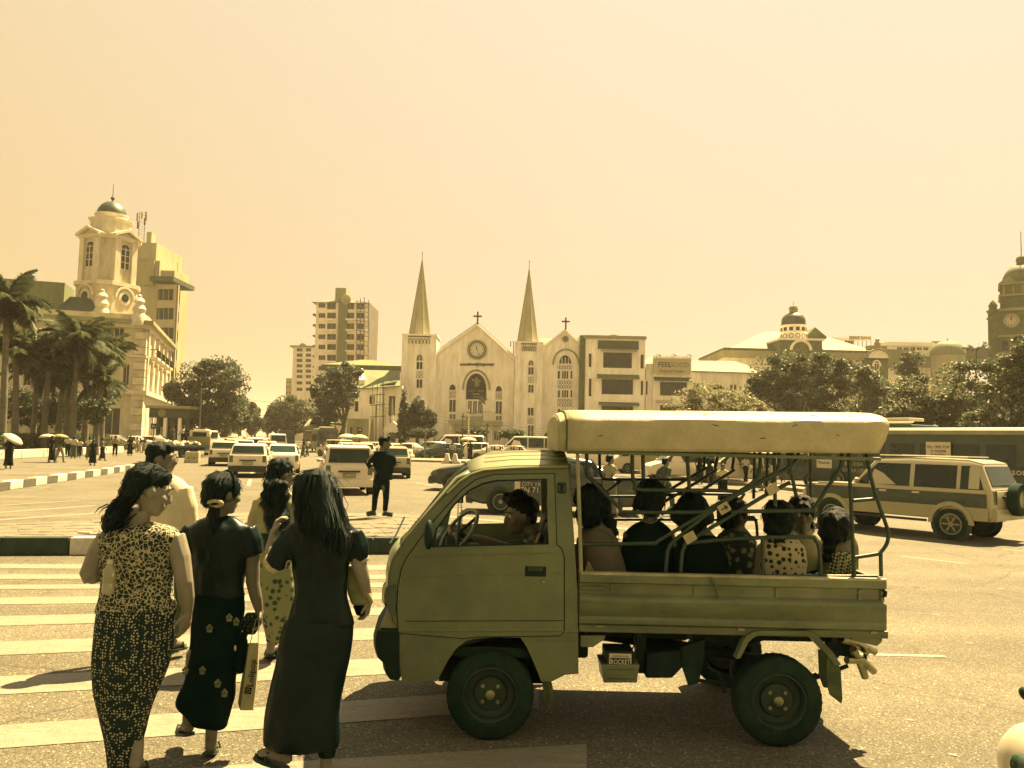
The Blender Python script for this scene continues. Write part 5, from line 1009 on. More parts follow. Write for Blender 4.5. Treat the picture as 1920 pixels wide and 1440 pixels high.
def place(key, u, Y, head, label, mats=None, sc=1.0, group=None, name=None):
    p = px(u, 840, Y); loc = (p.x, Y, 0); r = P_[key]
    if not USED[key] and not mats: USED[key] = True; r.location = loc; r.rotation_euler.z = math.radians(head); r.scale = (sc,)*3; r['label'] = label; o = r
    else: o = dup(r, loc, math.radians(head), label, scale=sc, mats=mats)
    if group: o['group'] = group
    return o
proto('wagon', 'station_wagon', '', 'car', 'wagon', 4.2, 1.66, 1.46, CWHITE)
proto('hatch', 'hatchback', '', 'car', 'hatch', 3.7, 1.6, 1.58, CWHITE)
proto('sedan', 'saloon_car', '', 'car', 'sedan', 4.35, 1.68, 1.42, CWHITE)
proto('taxi', 'taxi', '', 'taxi', 'wagon', 4.2, 1.66, 1.45, CWHITE, taxi=True)
proto('van', 'minivan', '', 'van', 'van', 4.6, 1.7, 2.0, CWHITE)
proto('bus', 'city_bus', '', 'bus', 'bus', 10.5, 2.4, 2.85, mat('bus_dark', .036, .4, .5, .3, 1.2), wr=.46)
AW = 107.6; GA = 'cars queuing away up the avenue'; GP = 'cars standing in front of the church'; GR = 'cars on the far right side of the square'
dk = {'car_white': CDARK}; sv = {'car_white': CSILV}; gy = {'car_white': CGREY}; cr_ = {'car_white': CCREAM}
place('hatch', 648, 27.3, 106, 'white tall hatchback stopped beside the standing man, rear to the viewer', group=GA)
place('wagon', 472, 36.5, 104, 'white station wagon with a black rear bumper, nearest car in the left queue', group=GA)
place('wagon', 424, 48, 106, 'white station wagon left of and behind the nearest queuing wagon', group=GA)
place('sedan', 531, 41, 105, 'white saloon right of the nearest queuing wagon, partly behind the curly-haired woman', group=GA)
place('wagon', 733, 38.5, 102, 'silver wagon just right of the standing man, rear to the viewer', sv, group=GA)
for i, (k, u, Y, h, m, l) in enumerate((
 ('taxi', 458, 62, AW, None, 'white taxi with roof sign, second row of the left queue'), ('sedan', 500, 58, AW, None, 'white saloon between two wagons in the second row of the queue'), ('taxi', 440, 76, AW, None, 'white taxi with roof sign further up the left lane'),
 ('wagon', 487, 78, AW, cr_, 'cream wagon in the middle of the queue before the minibus'), ('taxi', 462, 95, AW, None, 'white taxi with roof sign far up the avenue'), ('sedan', 430, 98, AW, sv, 'silver saloon far up the left lane by the trees'), ('wagon', 474, 118, AW, None, 'white wagon near the far end of the queue'), ('sedan', 446, 125, AW, None, 'small white saloon near the far end of the left lane'), ('van', 520, 84, AW, None, 'white minibus in the queue in front of the dark buses'),
 ('sedan', 405, 70, AW, None, 'white saloon at the left edge of the queue by the lorry'), ('wagon', 418, 85, AW, sv, 'silver wagon in the left lane beyond the lorry'), ('hatch', 478, 68, AW, None, 'white hatchback between the taxi and the cream wagon'), ('taxi', 498, 100, AW, None, 'white taxi in front of the white minibus'), ('hatch', 436, 112, AW, cr_, 'cream hatchback far up the left lane'), ('sedan', 489, 128, AW, sv, 'silver saloon beside the far bus'), ('hatch', 455, 140, AW, None, 'last white hatchback visible up the avenue'), ('wagon', 690, 70, 150, None, 'white wagon half hidden by the standing man'), ('hatch', 628, 74, 140, cr_, 'cream hatchback in front of the dark bus rear'),
 ('wagon', 672, 56, 112, None, 'white wagon with roof bars right of the dark bus'), ('sedan', 650, 64, 115, None, 'white saloon behind the hatchback near the umbrellas'), ('sedan', 726, 66, 150, None, 'white saloon seen past the standing man'))):
    place(k, u, Y, h, l, m, group=GA)
for i, (k, u, Y, h, m, l) in enumerate((
 ('sedan', 772, 75, 20, None, 'white saloon leftmost of the cars in front of the church'), ('hatch', 800, 78, 200, gy, 'grey hatchback under the flat-topped tree left of the porch'), ('wagon', 824, 74, 200, dk, 'black wagon parked before the church between grey and white cars'), ('van', 858, 80, 190, None, 'white van parked behind the person with an umbrella by the church'),
 ('hatch', 880, 77, 195, None, 'white hatchback right of the umbrella before the church porch'), ('sedan', 925, 74, 170, None, 'white saloon side-on in front of the church porch'), ('sedan', 962, 72, 165, sv, 'silver saloon right of the white saloon before the porch'), ('van', 990, 78, 175, None, 'long white minibus in front of the church seen over the cab roof'))):
    place(k, u, Y, h, l, m, sc=1.15 if k == 'van' else 1, group=GP)
for i, (k, u, Y, h, m, l) in enumerate((
 ('van', 1140, 58, 178, None, 'white van behind the walking man, seen through the rails'), ('van', 1215, 50, 182, cr_, 'cream van behind the large planter, seen through the rails'), ('hatch', 1275, 42, 186, None, 'white hatchback side-on behind the man with a cap'), ('hatch', 1385, 40, 172, None, 'white hatchback behind the man with the white umbrella'),
 ('hatch', 1480, 39.5, 150, dk, 'dark hatchback beside the bus front, seen through the rails'), ('wagon', 1455, 47, 170, gy, 'grey wagon with a pale roof behind the dark hatchback'), ('sedan', 1180, 72, 185, None, 'white saloon far behind the rails in the parking row'), ('sedan', 1335, 66, 178, sv, 'silver saloon far behind the woman in white'), ('wagon', 1250, 80, 180, None, 'white wagon at the back of the parking row'), ('taxi', 1410, 74, 180, None, 'white taxi far back behind the second umbrella'))):
    place(k, u, Y, h, l, m, group=GR)
tx = place('sedan', 1042, 21.0, 176, 'black taxi saloon with white side lettering seen through the cab window', dk, name='taxi'); tx['category'] = 'taxi'; tx.name = 'taxi'; tx.scale = (1.0, 1.0, 1.03)
bpy.context.view_layer.update()
for s_, z_, sz in (('CITY TAXI', .92, .13), ('7N 7119', .78, .19)): 
    o = text('lettering', s_, sz, HLAMP, None, Matrix.Translation((.52, .86, z_-.18)) @ Matrix.Rotation(math.pi, 4, 'Z') @ FACE, .004); o.parent = tx
o = MB().bb((.86, .845, .58), (1.0, .86, .80)).build('crest_panel', HLAMP, None); o.parent = tx
place('sedan', 925, 29.5, 174, 'black saloon nosing out from behind the pickup windscreen', dk)
# near white car poking in at the lower right corner
nc = place('sedan', 1000, 30, 180, 'white car at the bottom right corner, only its front wing and lamp in frame')
nc.location = (4.95, 3.0, 0); nc.rotation_euler.z = math.radians(172); nc.scale = (1, 1, .92)
bpy.context.view_layer.update(); _i = nc.matrix_world.inverted()
def ncp(mb, n, m, par=nc): o = mb.xf(_i).build(n, m, None, 60); o.parent = par; return o
_wg = ncp(MB().ball(px(2006, 1484, 3.45), (.17, .42, .25), 24, 16), 'front_wing', CWHITE); ncp(MB().ball(px(1918, 1440, 3.22), (.035, .07, .05), 14, 10), 'indicator_lamp', LAMP); ncp(MB().ball(px(1926, 1302, 3.5), (.022, .05, .03), 12, 8), 'wing_mirror', TRIMB)
# large offroader on the right
suv = car('offroad_car', 'two-tone dark and pale offroad wagon with roof rails and a spare wheel, facing left', 'car', 'suv', 4.35, 1.66, 1.72, mat('suv_roof', .34, .3, .5, .06, 2, clear=.3), two=mat('suv_cladding', .26, .35, .5, .1, 3, clear=.2), wr=.345, detail=2)
_h = math.radians(129); _w = gd(1786, 1013); _k = .97; _r = Vector((-.31*4.35*_k, .76*_k, 0)); _r.rotate(Matrix.Rotation(_h, 3, 'Z')); suv.location = (_w.x-_r.x, _w.y-_r.y, 0); suv.rotation_euler.z = _h; suv.scale = (_k,)*3
def sloc(m_b, name, m, par=suv, sm=None, bev=0):
    o = m_b.build(name, m, None, sm, bev); o.parent = par; return o
PALE = MATS['suv_cladding']; SR = MATS['suv_roof']
L_, W_2, H_ = 4.35, .83, 1.72
S_ = [(x*L_, be*H_, to*H_, W_2, wt*W_2) for x, zb, be, to, wt in STY['suv']]
rf = MB(); rs = []
for (x, be, to, wb, wt) in S_[2:6]: rs.append([Vector((x, s*(wt+.022), to-.15)) for s in (-1,)]+[Vector((x, -(wt-.055), to+.014)), Vector((x, (wt-.055), to+.014)), Vector((x, wt+.022, to-.15))])
rf.loft(rs, False, False); sloc(rf, 'roof_panel', SR, sm=40)
for s in (1, -1):
    for xa_, xb_ in ((-1.12, -.62), (.2, .6)): pass
    sloc(MB().bb((S_[1][0]+.1, s*(W_2-.012), S_[4][1]-.06), (1.7, s*(W_2+.008), S_[4][1]+.02)), 'belt_panel', SR, bev=.008); sloc(MB().bb((-L_/2+.12, s*(W_2-.012), .26*H_+.24), (L_/2-.16, s*(W_2+.006), S_[4][1]-.064)), 'dark_band', CDARK, bev=.006)
    sloc(MB().loft([[Vector((x, s*(W_2*.985+(wt-W_2*.985)*q+.011), be+(to-.09-be)*q)) for q in (0, 1)]+[Vector((x, s*(W_2*.985+(wt-W_2*.985)*q-.02), be+(to-.09-be)*q)) for q in (1, 0)] for (x, be, to, wb, wt) in ((-1.93+.02, S_[3][1], S_[3][2], 0, S_[3][4]), (-1.70, S_[3][1], S_[3][2], 0, S_[3][4]))]), 'rear_pillar', SR)
    for x in (-.31*L_, .31*L_):
        A = [(x+.46*math.cos(q), .36+.47*math.sin(q)) for q in [math.pi*k/14 for k in range(15)]]; B = [(x+.37*math.cos(q), .36+.375*math.sin(q)) for q in [math.pi*k/14 for k in range(15)]]
        sloc(MB().loft([[Vector((a[0], s*(W_2-.01), a[1])), Vector((a[0], s*(W_2+.035), a[1]-.01)), Vector((b[0], s*(W_2+.05), b[1])), Vector((b[0], s*(W_2-.01), b[1]))] for a, b in zip(A, B)]), 'wheel_flare', PALE, sm=40)
    sloc(MB().bb((-.85, s*(W_2-.03), .36), (.85, s*(W_2+.07), .41)), 'side_step', TRIMB, bev=.01); sloc(MB().tube([(-1.6, s*.55, H_+.05), (.3, s*.55, H_+.05)], .014, 6), 'roof_rail', SR, sm=60)
sp = sloc(MB().lathe([(.18, -.1), (.33, -.1), (.345, -.06), (.345, .07), (.33, .1), (.16, .1)], (-L_/2-.14, -.1, .90), 24, 'x', False), 'spare_wheel', RUB, sm=40); sloc(MB().lathe([(.2, -.09), (.17, -.06), (.05, -.08), (0, -.08)], (-L_/2-.14, -.1, .90), 18, 'x', False), 'rim', ALLOY, sp, 40)
sloc(MB().bb((1.35, -.72, S_[7][2]-.02), (2.05, .72, S_[7][2]+.01)), 'bonnet_panel', SR, bev=.02)
# buses
BG = 'dark buses on the right'
b1 = place('bus', 1735, 35.2, 119, 'dark bus with Panasonic adverts behind the offroad wagon', group=BG)
b1.location = (17.6, 34.6, 0); b1.scale = (1, 1, .95)
def bl_(mb, n, m, par, bev=0): o = mb.build(n, m, None, None, bev); o.parent = par; return o
SIGN = mat('ad_pale', .5, .6, .3, .1, 6); YS_ = 1.215
def blet(par, s, size, x, z, m, sx=1): o = text('lettering', s, size, m, None, Matrix.Translation((x, YS_+.012, z)) @ Matrix.Rotation(math.pi, 4, 'Z') @ FACE, .004, sx=sx); o.parent = par
bl_(MB().bb((-5.1, YS_-.01, .98), (2.6, YS_+.004, 1.36)), 'advert_band', mat('bus_band', .02, .5, .4), b1); blet(b1, 'Panasonic', .52, -2.6, 1.16, SIGN); blet(b1, 'Panasonic', .4, -4.6, 1.16, SIGN)
bl_(MB().bb((-2.2, YS_-.01, 1.62), (-1.15, YS_+.006, 2.3)), 'advert_panel', SIGN, b1); blet(b1, 'ALL TIME TOP', .17, -1.68, 2.08, TRIMB, .9); blet(b1, '01 9410298', .15, -1.68, 1.9, TRIMB, .9); blet(b1, '01 9410251', .15, -1.68, 1.74, TRIMB, .9)
bl_(MB().bb((3.5, YS_-.01, .95), (4.35, YS_+.006, 1.5)), 'advert_panel', SIGN, b1); blet(b1, 'Panasonic', .2, 3.93, 1.22, TRIMB, .85)
for s_, z_ in (('BIG IDEA', 1.2), ('EXTRA LIFE', .9)): blet(b1, s_, .26, 2.3, z_, MATS['suv_cladding'], .9)
bl_(MB().bb((4.6, YS_-.01, 1.5), (4.85, YS_+.006, 1.8)), 'route_card', SIGN, b1); bl_(MB().bb((4.95, YS_-.01, 1.75), (5.15, YS_+.006, 2.1)), 'route_card', SIGN, b1)
bl_(MB().loft([[Vector((x, y, z)) for y, z in ((-1.0, 2.84), (-.9, 2.92), (.9, 2.92), (1.12, 2.80), (1.14, 2.62))] for x in (-5.1, 5.1)], False, False), 'roof_panel', mat('bus_roof', .22, .5, .4, .25, 1), b1)
b2 = dup(P_['bus'], (20.3, 48.5, 0), math.radians(119), 'dark bus whose curved roof shows above the nearer bus', BG, (1, 1, 1.17)); b3 = dup(P_['bus'], (px(596, 840, 92).x, 95, 0), math.radians(AW), 'dark bus seen from behind in the avenue, right of the minibus', 'dark buses in the avenue'); b4 = dup(P_['bus'], (px(520, 840, 118).x, 122, 0), math.radians(AW), 'dark bus far up the avenue behind the white minibus', 'dark buses in the avenue')
for o in (b2, b3, b4):
    c = bl_(MB().loft([[Vector((x, y, z)) for y, z in ((-1.0, 2.84), (-.9, 2.90), (.9, 2.90), (1.0, 2.84))] for x in (-5.1, 5.1)], False, False), 'roof_panel', MATS['bus_roof'], o)
bl_(MB().bb((-4.6, -.7, 2.9), (-2.6, .7, 3.08)), 'roof_hatch', SIGN, b2, .03); bl_(MB().bb((-3.6, -.8, 2.9), (-1.4, .8, 3.1)), 'air_unit', SIGN, b3, .03)
# flatbed lorry on the left
fb_ = thing('flatbed_lorry', 'flatbed lorry with a white cab and loose load, men standing on its deck', 'lorry', (px(352, 840, 62).x, 62, 0), math.radians(78))
def lf(mb, n, m, par=None, sm=None, bev=0): o = mb.build(n, m, None, sm, bev); o.parent = par or fb_; return o
lf(MB().bb((-3.2, -1.05, .78), (1.3, 1.05, .92)), 'deck', STEEL); lf(MB().bb((-3.0, -.5, .5), (3.0, .5, .78)), 'chassis', STEEL)
cab_ = lf(MB().loft([[Vector((x, y*w, z)) for y, w, z in ((-1, wb, .55), (1, wb, .55), (1, wb, 1.45), (1, wt, zt_), (-1, wt, zt_), (-1, wb, 1.45))] for x, wb, wt, zt_ in ((1.45, .95, .85, 2.1), (2.6, .95, .85, 2.1), (2.95, .95, .9, 1.5), (3.05, .95, .9, 1.4))]), 'cab', CWHITE, bev=.03)
lf(MB().bb((1.43, -.6, 1.5), (1.46, .6, 1.95)), 'rear_window', CGLASS, cab_); lf(MB().bb((1.3, -1.05, .92), (1.4, 1.05, 1.6)), 'headboard', STAIN); lf(MB().bb((1.7, -.4, 2.11), (2.2, .4, 2.2)), 'roof_hatch', CWHITE, cab_)
for s in (1, -1): lf(MB().bb((1.6, s*.95, 1.5), (2.5, s*.97, 1.98)), 'side_window', CGLASS, cab_)
for x in (-1.9, 2.1):
    for s in (1, -1): w = lf(MB().lathe([(.25, -.11), (.38, -.11), (.40, -.08), (.40, .08), (.38, .11), (.25, .11)], (x, s*.85, .40), 20, 'y', False), 'wheel', RUB, sm=40); lf(MB().lathe([(.25, s*.09), (.2, s*.04), (0, s*.06)], (x, s*.85, .40), 14, 'y', False), 'rim', STEEL, w)
ld = MB(); random.seed(21)
for k in range(46): ld.box((random.uniform(-3.0, 1.1), random.uniform(-.85, .85), .95+random.random()*.28), (random.uniform(.1, .5), random.uniform(.08, .3), random.uniform(.05, .2)), Matrix.Rotation(random.uniform(-.6, .6), 3, random.choice('XYZ')))
tag(ld.xf(Matrix.Translation(fb_.location) @ Matrix.Rotation(fb_.rotation_euler.z, 4, 'Z')).build('rubble_load', SIGN), 'heap of pale loose rubble on the flatbed lorry deck', 'rubble')['kind'] = 'stuff'
lf(MB().bb((-3.22, -1.0, .55), (-3.18, 1.0, .78)), 'tailboard', STEEL)
# street things
wb_ = thing('water_barrier', 'pale plastic road barrier with two drain holes behind the flatbed lorry', 'barrier', (px(361, 860, 50).x, 50, 0)); MB().loft([[Vector((wb_.location.x+x, 50+y, z)) for x, y in ((-.45*k, -.2*k2), (.45*k, -.2*k2), (.45*k, .2*k2), (-.45*k, .2*k2))] for z, k, k2 in ((0, 1, 1.1), (.2, 1, 1), (.22, .97, .9), (.66, .95, .75), (.7, .9, .7))]).build('barrier_body', mat('barrier_pale', .3, .6, .3), wb_, None, .02)
for dx in (-.17, .17): MB().lathe([(0, -.205), (.045, -.205), (.045, -.1)], (wb_.location.x+dx, 50, .32), 10, 'y').build('drain_hole', TRIMB, wb_)
CONE = mat('cone_pale', .5, .6, .3, .1, 6)
def cone(u, Y, s, label, g):
    p = px(u, 900, Y); t = thing('traffic_cone', label, 'cone', (p.x, Y, 0), 0, g); MB().lathe([(.16*s, 0), (.15*s, .04), (.05*s, .62*s), (.04*s, .64*s), (0, .64*s)], (p.x, Y, 0), 12, 'z', False).build('cone_body', CONE, t, 40); MB().box((p.x, Y, .015), (.42*s, .42*s, .03)).build('cone_base', TRIMB, t, None, .005)
cone(1168, 24, 1.0, 'pale traffic cone on the road right of the walking man', 'traffic cones'); cone(1150, 56, 1.1, 'pale traffic cone far back near the vans', 'traffic cones'); cone(1216, 48, 1.2, 'pale traffic cone beside the large planter', 'traffic cones')
for i, (u, l) in enumerate(((838, 'pale concrete block at the kerb under the umbrella, left one'), (853, 'pale concrete block at the kerb under the umbrella, right one'))):
    p = px(u, 870, 61); t = thing('concrete_block', l, 'barrier', (p.x, 61, 0), 0, 'concrete blocks at the far kerb'); MB().loft([[Vector((p.x+x, 61+y, z)) for x, y in ((-a, -.3), (a, -.3), (a, .3), (-a, .3))] for z, a in ((0, .42), (.15, .42), (.3, .2), (.75, .12))]).build('block_body', SIGN, t, None, .03)
p = px(1231, 880, 46); pt = thing('planter', 'large pale tapered planter tub behind the man with a cap', 'planter', (p.x, 46, 0)); MB().lathe([(.72, .25), (.78, 1.5), (.86, 1.52), (.86, 1.62), (.7, 1.62), (.66, 1.3), (0, 1.3)], (p.x, 46, 0), 18, 'z', False).build('tub', mat('tub', .2, .7, .2), pt, 40)
for k in range(3): a = k*2.1; MB().tube([(p.x+.5*math.cos(a), 46+.5*math.sin(a), 0), (p.x+.55*math.cos(a), 46+.55*math.sin(a), .26)], .07, 6).build('foot', STEEL, pt)
def arrow_sign(u, v, Y, s, right, label):
    c = px(u, v, Y); t = thing('arrow_sign', label, 'sign', (c.x, Y, 0)); MB().box(c, (1.0*s, .06, .95*s)).build('sign_panel', TRIMB, t, None, .02); k = 1 if right else -1
    MB().prism([c+Vector((k*x*s, -.045, z*s)) for x, z in ((-.32, -.09), (.05, -.09), (.0, -.26), (.34, 0), (.0, .26), (.05, .09), (-.32, .09))], (0, .012, 0)).build('arrow', HLAMP, t); MB().tube([(c.x, Y+.05, 0), (c.x, Y+.05, c.z)], .05, 6).build('post', STEEL, t)
arrow_sign(288, 799, 78, .55, False, 'black sign with a white arrow pointing left by the bank arcade'); arrow_sign(675, 806, 84, .5, True, 'black sign with a white arrow pointing right behind the white cars')
# poles, wires
wr_ = []
for i, (u, Y, h, l) in enumerate(((371, 92, 7.8, 'slim pale pole standing among the street tree branches'), (866, 72, 4.2, 'thin pole at the kerb before the church porch'), (877, 72, 4.6, 'pale thin post right of the kerb pole'), (912, 73, 3.4, 'short thin pole at the kerb right of the porch'), (796, 70, 3.0, 'thin sign pole in front of the grey hatchback'), (703, 130, 10.5, 'wooden wire pole in front of the scaffolded old house'))):
    p = px(u, 860, Y); t = thing('utility_pole', l, 'pole', (p.x, Y, 0), 0, 'thin poles along the far kerb'); MB().tube([(p.x, Y, 0), (p.x, Y, h)], [.09, .06], 6).build('pole', PBARK if i != 2 else SIGN, t); MB().box((p.x, Y-.02, h*.93), (.35, .06, .08)).build('crossbar', STEEL, t)
def wire(a, b, sag, label):
    P = [a.lerp(b, i/16)+Vector((0, 0, -sag*4*(i/16)*(1-i/16))) for i in range(17)]; tag(MB().tube(P, .022, 4).build('overhead_wire', TRIMB), label, 'wire', 'overhead wires')
for k in range(3): wire(px(703, 752+k*7, 130), px(1100, 806+k*4, 128), 1.2, ['top', 'middle', 'lowest'][k]+' overhead wire sagging across the front of the church')
for k in range(3): wire(px(440, 744+k*15, 150), px(585, 750+k*15, 150), .7, ['highest', 'middle', 'lowest'][k]+' overhead wire crossing the far end of the avenue')
# parasol tops by the old houses
def umbrella(c, r, m, label, rot=None, pole=.9, par_name='umbrella', grp=None):
    t = thing('umbrella', label, 'umbrella', tuple(c), 0, grp); R = rot or Matrix.Identity(3); n = 8; V = [(0, 0, r*.42)]; Fc = []
    for j, (q, z) in enumerate(((.35, .38), (.7, .25), (1.0, 0))):
        for k in range(n*2):
            a = math.pi*k/n; s = 1 if k % 2 == 0 else .96; V.append((math.cos(a)*r*q*s, math.sin(a)*r*q*s, r*z-(0 if k % 2 == 0 else -.02*j*r)))
    m2 = n*2; Fc += [(0, 1+k, 1+(k+1) % m2) for k in range(m2)]
    for j in range(2): Fc += [(1+j*m2+k, 1+(j+1)*m2+k, 1+(j+1)*m2+(k+1) % m2, 1+j*m2+(k+1) % m2) for k in range(m2)]
    cb_ = MB(); cb_.v = [tuple(Vector(c)+R @ Vector(p)) for p in V]; cb_.f = Fc; o = cb_.build('canopy', m, t, 30); so2 = o.modifiers.new('s', 'SOLIDIFY'); so2.thickness = .012
    MB().tube([Vector(c)+R @ Vector((0, 0, r*.45)), Vector(c)+R @ Vector((0, 0, -pole))], .012, 5).build('shaft', STEEL, t); return t
UW = mat('umbrella_white', .42, .7, .2, .1, 3); UB = mat('umbrella_brown', .13, .7, .2, .15, 3)
for u, v, Y, r, l in ((652, 822, 80, 1.1, 'large pale parasol behind the white cars, left one of two'), (674, 822, 78, .9, 'pale parasol behind the white cars, right under the arrow sign')): c = px(u, v, Y); umbrella(c, r, UW, l, pole=c.z, grp='parasols behind the cars')
# ================================================================== the pickup taxi
Y0, Y1 = 5.04, 6.44
def T(u, v, Y=Y0, dy=0):
    p = px(u, v, Y0); return Vector((p.x, Y+dy, p.z))
WIND = bpy.data.materials.new('clear_glass'); WIND.use_nodes = True
_b = WIND.node_tree.nodes['Principled BSDF']; _b.inputs['Transmission Weight'].default_value = 1; _b.inputs['Roughness'].default_value = .02; _b.inputs['IOR'].default_value = 1.02; _b.inputs['Base Color'].default_value = (.85, .85, .8, 1)
from mathutils.geometry import tessellate_polygon
def panel(outer, holes, Ya, Yb, warp=None, cuts=()):
    """sheet with holes between planes Ya and Yb; outlines in truck pixels"""
    loops = [[T(u, v) for u, v in L] for L in [outer]+list(holes)]
    flat = [[Vector((p.x, p.z, 0)) for p in L] for L in loops]
    tri = tessellate_polygon(flat); P = [p for L in loops for p in L]; n = len(P); m = MB()
    vs = [(p.x, Ya, p.z) for p in P]+[(p.x, Yb, p.z) for p in P]
    fs = [t for t in tri]+[(a+n, b+n, c+n) for a, b, c in tri]; o = 0
    for L in loops:
        k = len(L); fs += [(o+i, o+(i+1) % k, o+(i+1) % k+n, o+i+n) for i in range(k)]; o += k
    m.add(vs, fs)
    if cuts:
        bm = bmesh.new(); bv = [bm.verts.new(p) for p in m.v]
        for f in m.f:
            try: bm.faces.new([bv[i] for i in f])
            except ValueError: pass
        for c in cuts: bmesh.ops.bisect_plane(bm, geom=bm.verts[:]+bm.edges[:]+bm.faces[:], plane_co=(0, 0, T(1000, c).z), plane_no=(0, 0, 1))
        bm.verts.index_update(); m.v = [tuple(v.co) for v in bm.verts]; m.f = [tuple(v.index for v in f.verts) for f in bm.faces]; bm.free()
    if warp: m.v = [(x, y+warp(x, z), z) for x, y, z in m.v]
    return m
ZB = T(1000, 1040).z
def wn(x, z):                                     # tumblehome of the near side
    return .16*max(z-ZB, 0)**1.5+.02*max(.62-z, 0)
def wf(x, z): return -wn(x, z)
cutz = (900, 930, 960, 990, 1010, 1040, 1120, 1200, 1240)
truck = thing('pickup_taxi', 'olive pickup truck taxi with pale canopy, passengers crowded on its bed, standing across the crossing', 'pickup truck', (T(1190, 1378).x, (Y0+Y1)/2, 0))
side = [(744, 1042), (752, 1025), (770, 1000), (800, 966), (835, 930), (860, 906), (880, 892), (905, 884), (960, 879), (1067, 877), (1073, 945), (1083, 1112), (1085, 1264), (1060, 1266), (1036, 1278), (1014, 1278), (1009, 1264), (1000, 1242), (987, 1213), (976, 1196), (930, 1195), (889, 1198), (873, 1203), (856, 1216), (842, 1236), (827, 1264), (820, 1278), (753, 1277), (748, 1245), (748, 1184), (737, 1165), (729, 1110), (731, 1080), (737, 1052)]
win = [(808, 1026), (816, 990), (850, 944), (878, 917), (905, 904), (930, 899), (1028, 896), (1031, 1021)]
panel(side, [win], Y0, Y0+.035, wn, cutz).build('cab_side', PAINTG, truck, 30, .004)
panel(side, [win], Y1-.035, Y1, wf, cutz).build('cab_side', PAINTG, truck, 30, .004)
door = [(748, 1186), (745, 1140), (747, 1100), (754, 1065), (764, 1045), (782, 1020), (806, 986), (838, 950), (866, 920), (893, 900), (925, 891), (1040, 889), (1043, 1021), (1052, 1029), (1057, 1043), (1057, 1182), (1054, 1188), (1047, 1191), (893, 1193), (870, 1196)]
win2 = [(812, 1024), (819, 992), (852, 946), (880, 920), (906, 907), (931, 902), (1025, 899), (1028, 1019)]
dr = panel(door, [win2], Y0-.010, Y0+.004, wn, cutz).build('door', PAINTG, truck, 30, .004)
def dline(pts, r=.003, m=SEAM, name='seam', par=dr, dy=-.011, closed=False):
    P = [T(u, v) for u, v in pts]; P = [Vector((p.x, Y0+dy+wn(p.x, p.z), p.z)) for p in P]
    if closed: P.append(P[0])
    return MB().tube(P, r, 6).build(name, m, par, 60)
dline(door, .0062, closed=True, dy=-.004); dline(win2, .006, BLK, 'window_seal', closed=True)
dline([(775, 1043), (900, 1039), (1037, 1036)], .0035, PAINTG, 'crease'); dline([(760, 1164), (1055, 1163)], .0022)
dline([(748, 1182), (1056, 1181)], .009, PAINTG, 'crease', dy=-.008)
dline([(762, 1082), (1055, 1074)], .002, PAINTG, 'crease')
hd = MB(); a, b = T(984, 1080), T(1024, 1062); hd.bb((a.x, Y0-.014, a.z), (b.x, Y0-.004, b.z)); h_ = hd.build('handle', BLK, dr, None, .004)
hd = MB(); a, b = T(990, 1070), T(1018, 1063); hd.bb((a.x, Y0-.022, a.z), (b.x, Y0-.012, b.z)); hd.build('pull', mat('handle_plastic', .03, .5), h_, None, .003)
MB().lathe([(.0, -.022), (.010, -.022), (.013, -.016), (.013, -.005)], T(1019, 1090), 14, 'y').build('lock', BOLT, dr, 40)
cl = [(1057, 1184), (1084, 1183)]; dline(cl, .009, PAINTG, 'crease', truck, -.002)
for v in (1194, 1201): dline([(990, v), (1084, v-1)], .003, PAINTG, 'crease', truck, -.002)
# vent on the pillar
va, vb = T(1046, 925), T(1062, 906); vy = Y0+wn(0, va.z)
vt = MB().bb((va.x, vy-.008, va.z), (vb.x, vy+.004, vb.z)).build('air_vent', BLK, truck, None, .004)
MB().tube([(va.x+.008, vy-.011, va.z+.045), (va.x+.012, vy-.011, va.z+.012), (vb.x-.012, vy-.011, va.z+.012), (vb.x-.008, vy-.011, va.z+.045)], .004, 6).build('louvre', PAINTG, vt)
# cab skin across the width: nose, cowl, pillars, roof, back
prof = [(737, 1166, .02), (728, 1110, .05), (730, 1080, .06), (736, 1052, .06), (743, 1040, .06), (752, 1024, .05), (803, 962, .05), (858, 899, .05), (880, 888, .03), (905, 881, .0), (960, 876, 0), (1015, 875, 0), (1067, 874, 0)]
ST = [0, .02, .06, .14, .3, .5, .7, .86, .94, .98, 1]
def crown(t): return 1-abs(2*t-1)**2.6
rings = []
for i, (u, v, bf) in enumerate(prof):
    p = T(u, v); ring = []
    for t in ST:
        y0 = Y0+wn(p.x, p.z)+.004; y1 = Y1-wn(p.x, p.z)-.004
        up = .085*crown(t) if i >= 9 else (.085*(i-6)/3*crown(t) if i > 6 else 0)
        ring.append(Vector((p.x-bf*1.4*crown(t), y0+(y1-y0)*t, p.z+up)))
    rings.append(ring)
def skin(i0, i1, name, m, cols=None, lift=0):
    b = MB(); n = len(ST); R = rings[i0:i1+1]
    b.add([p for r_ in R for p in r_], [(i*n+j, i*n+j+1, (i+1)*n+j+1, (i+1)*n+j) for i in range(i1-i0) for j in (cols or range(n-1))])
    o = b.build(name, m, truck, 40); so_ = o.modifiers.new('s', 'SOLIDIFY'); so_.thickness = .012; so_.offset = 0; return o
skin(0, 5, 'nose', PAINTG); skin(5, 8, 'pillar', PAINTG, [0, 1]); skin(5, 8, 'pillar', PAINTG, [8, 9]); skin(8, 12, 'roof', PAINTLIT)
b = MB(); n = len(ST); R = [[p+Vector((.006, 0, -.01)) for p in r_] for r_ in rings[5:9]]
b.add([p for r_ in R for p in r_], [(i*n+j, i*n+j+1, (i+1)*n+j+1, (i+1)*n+j) for i in range(3) for j in range(2, 8)]); b.build('windscreen', WIND, truck, 60)
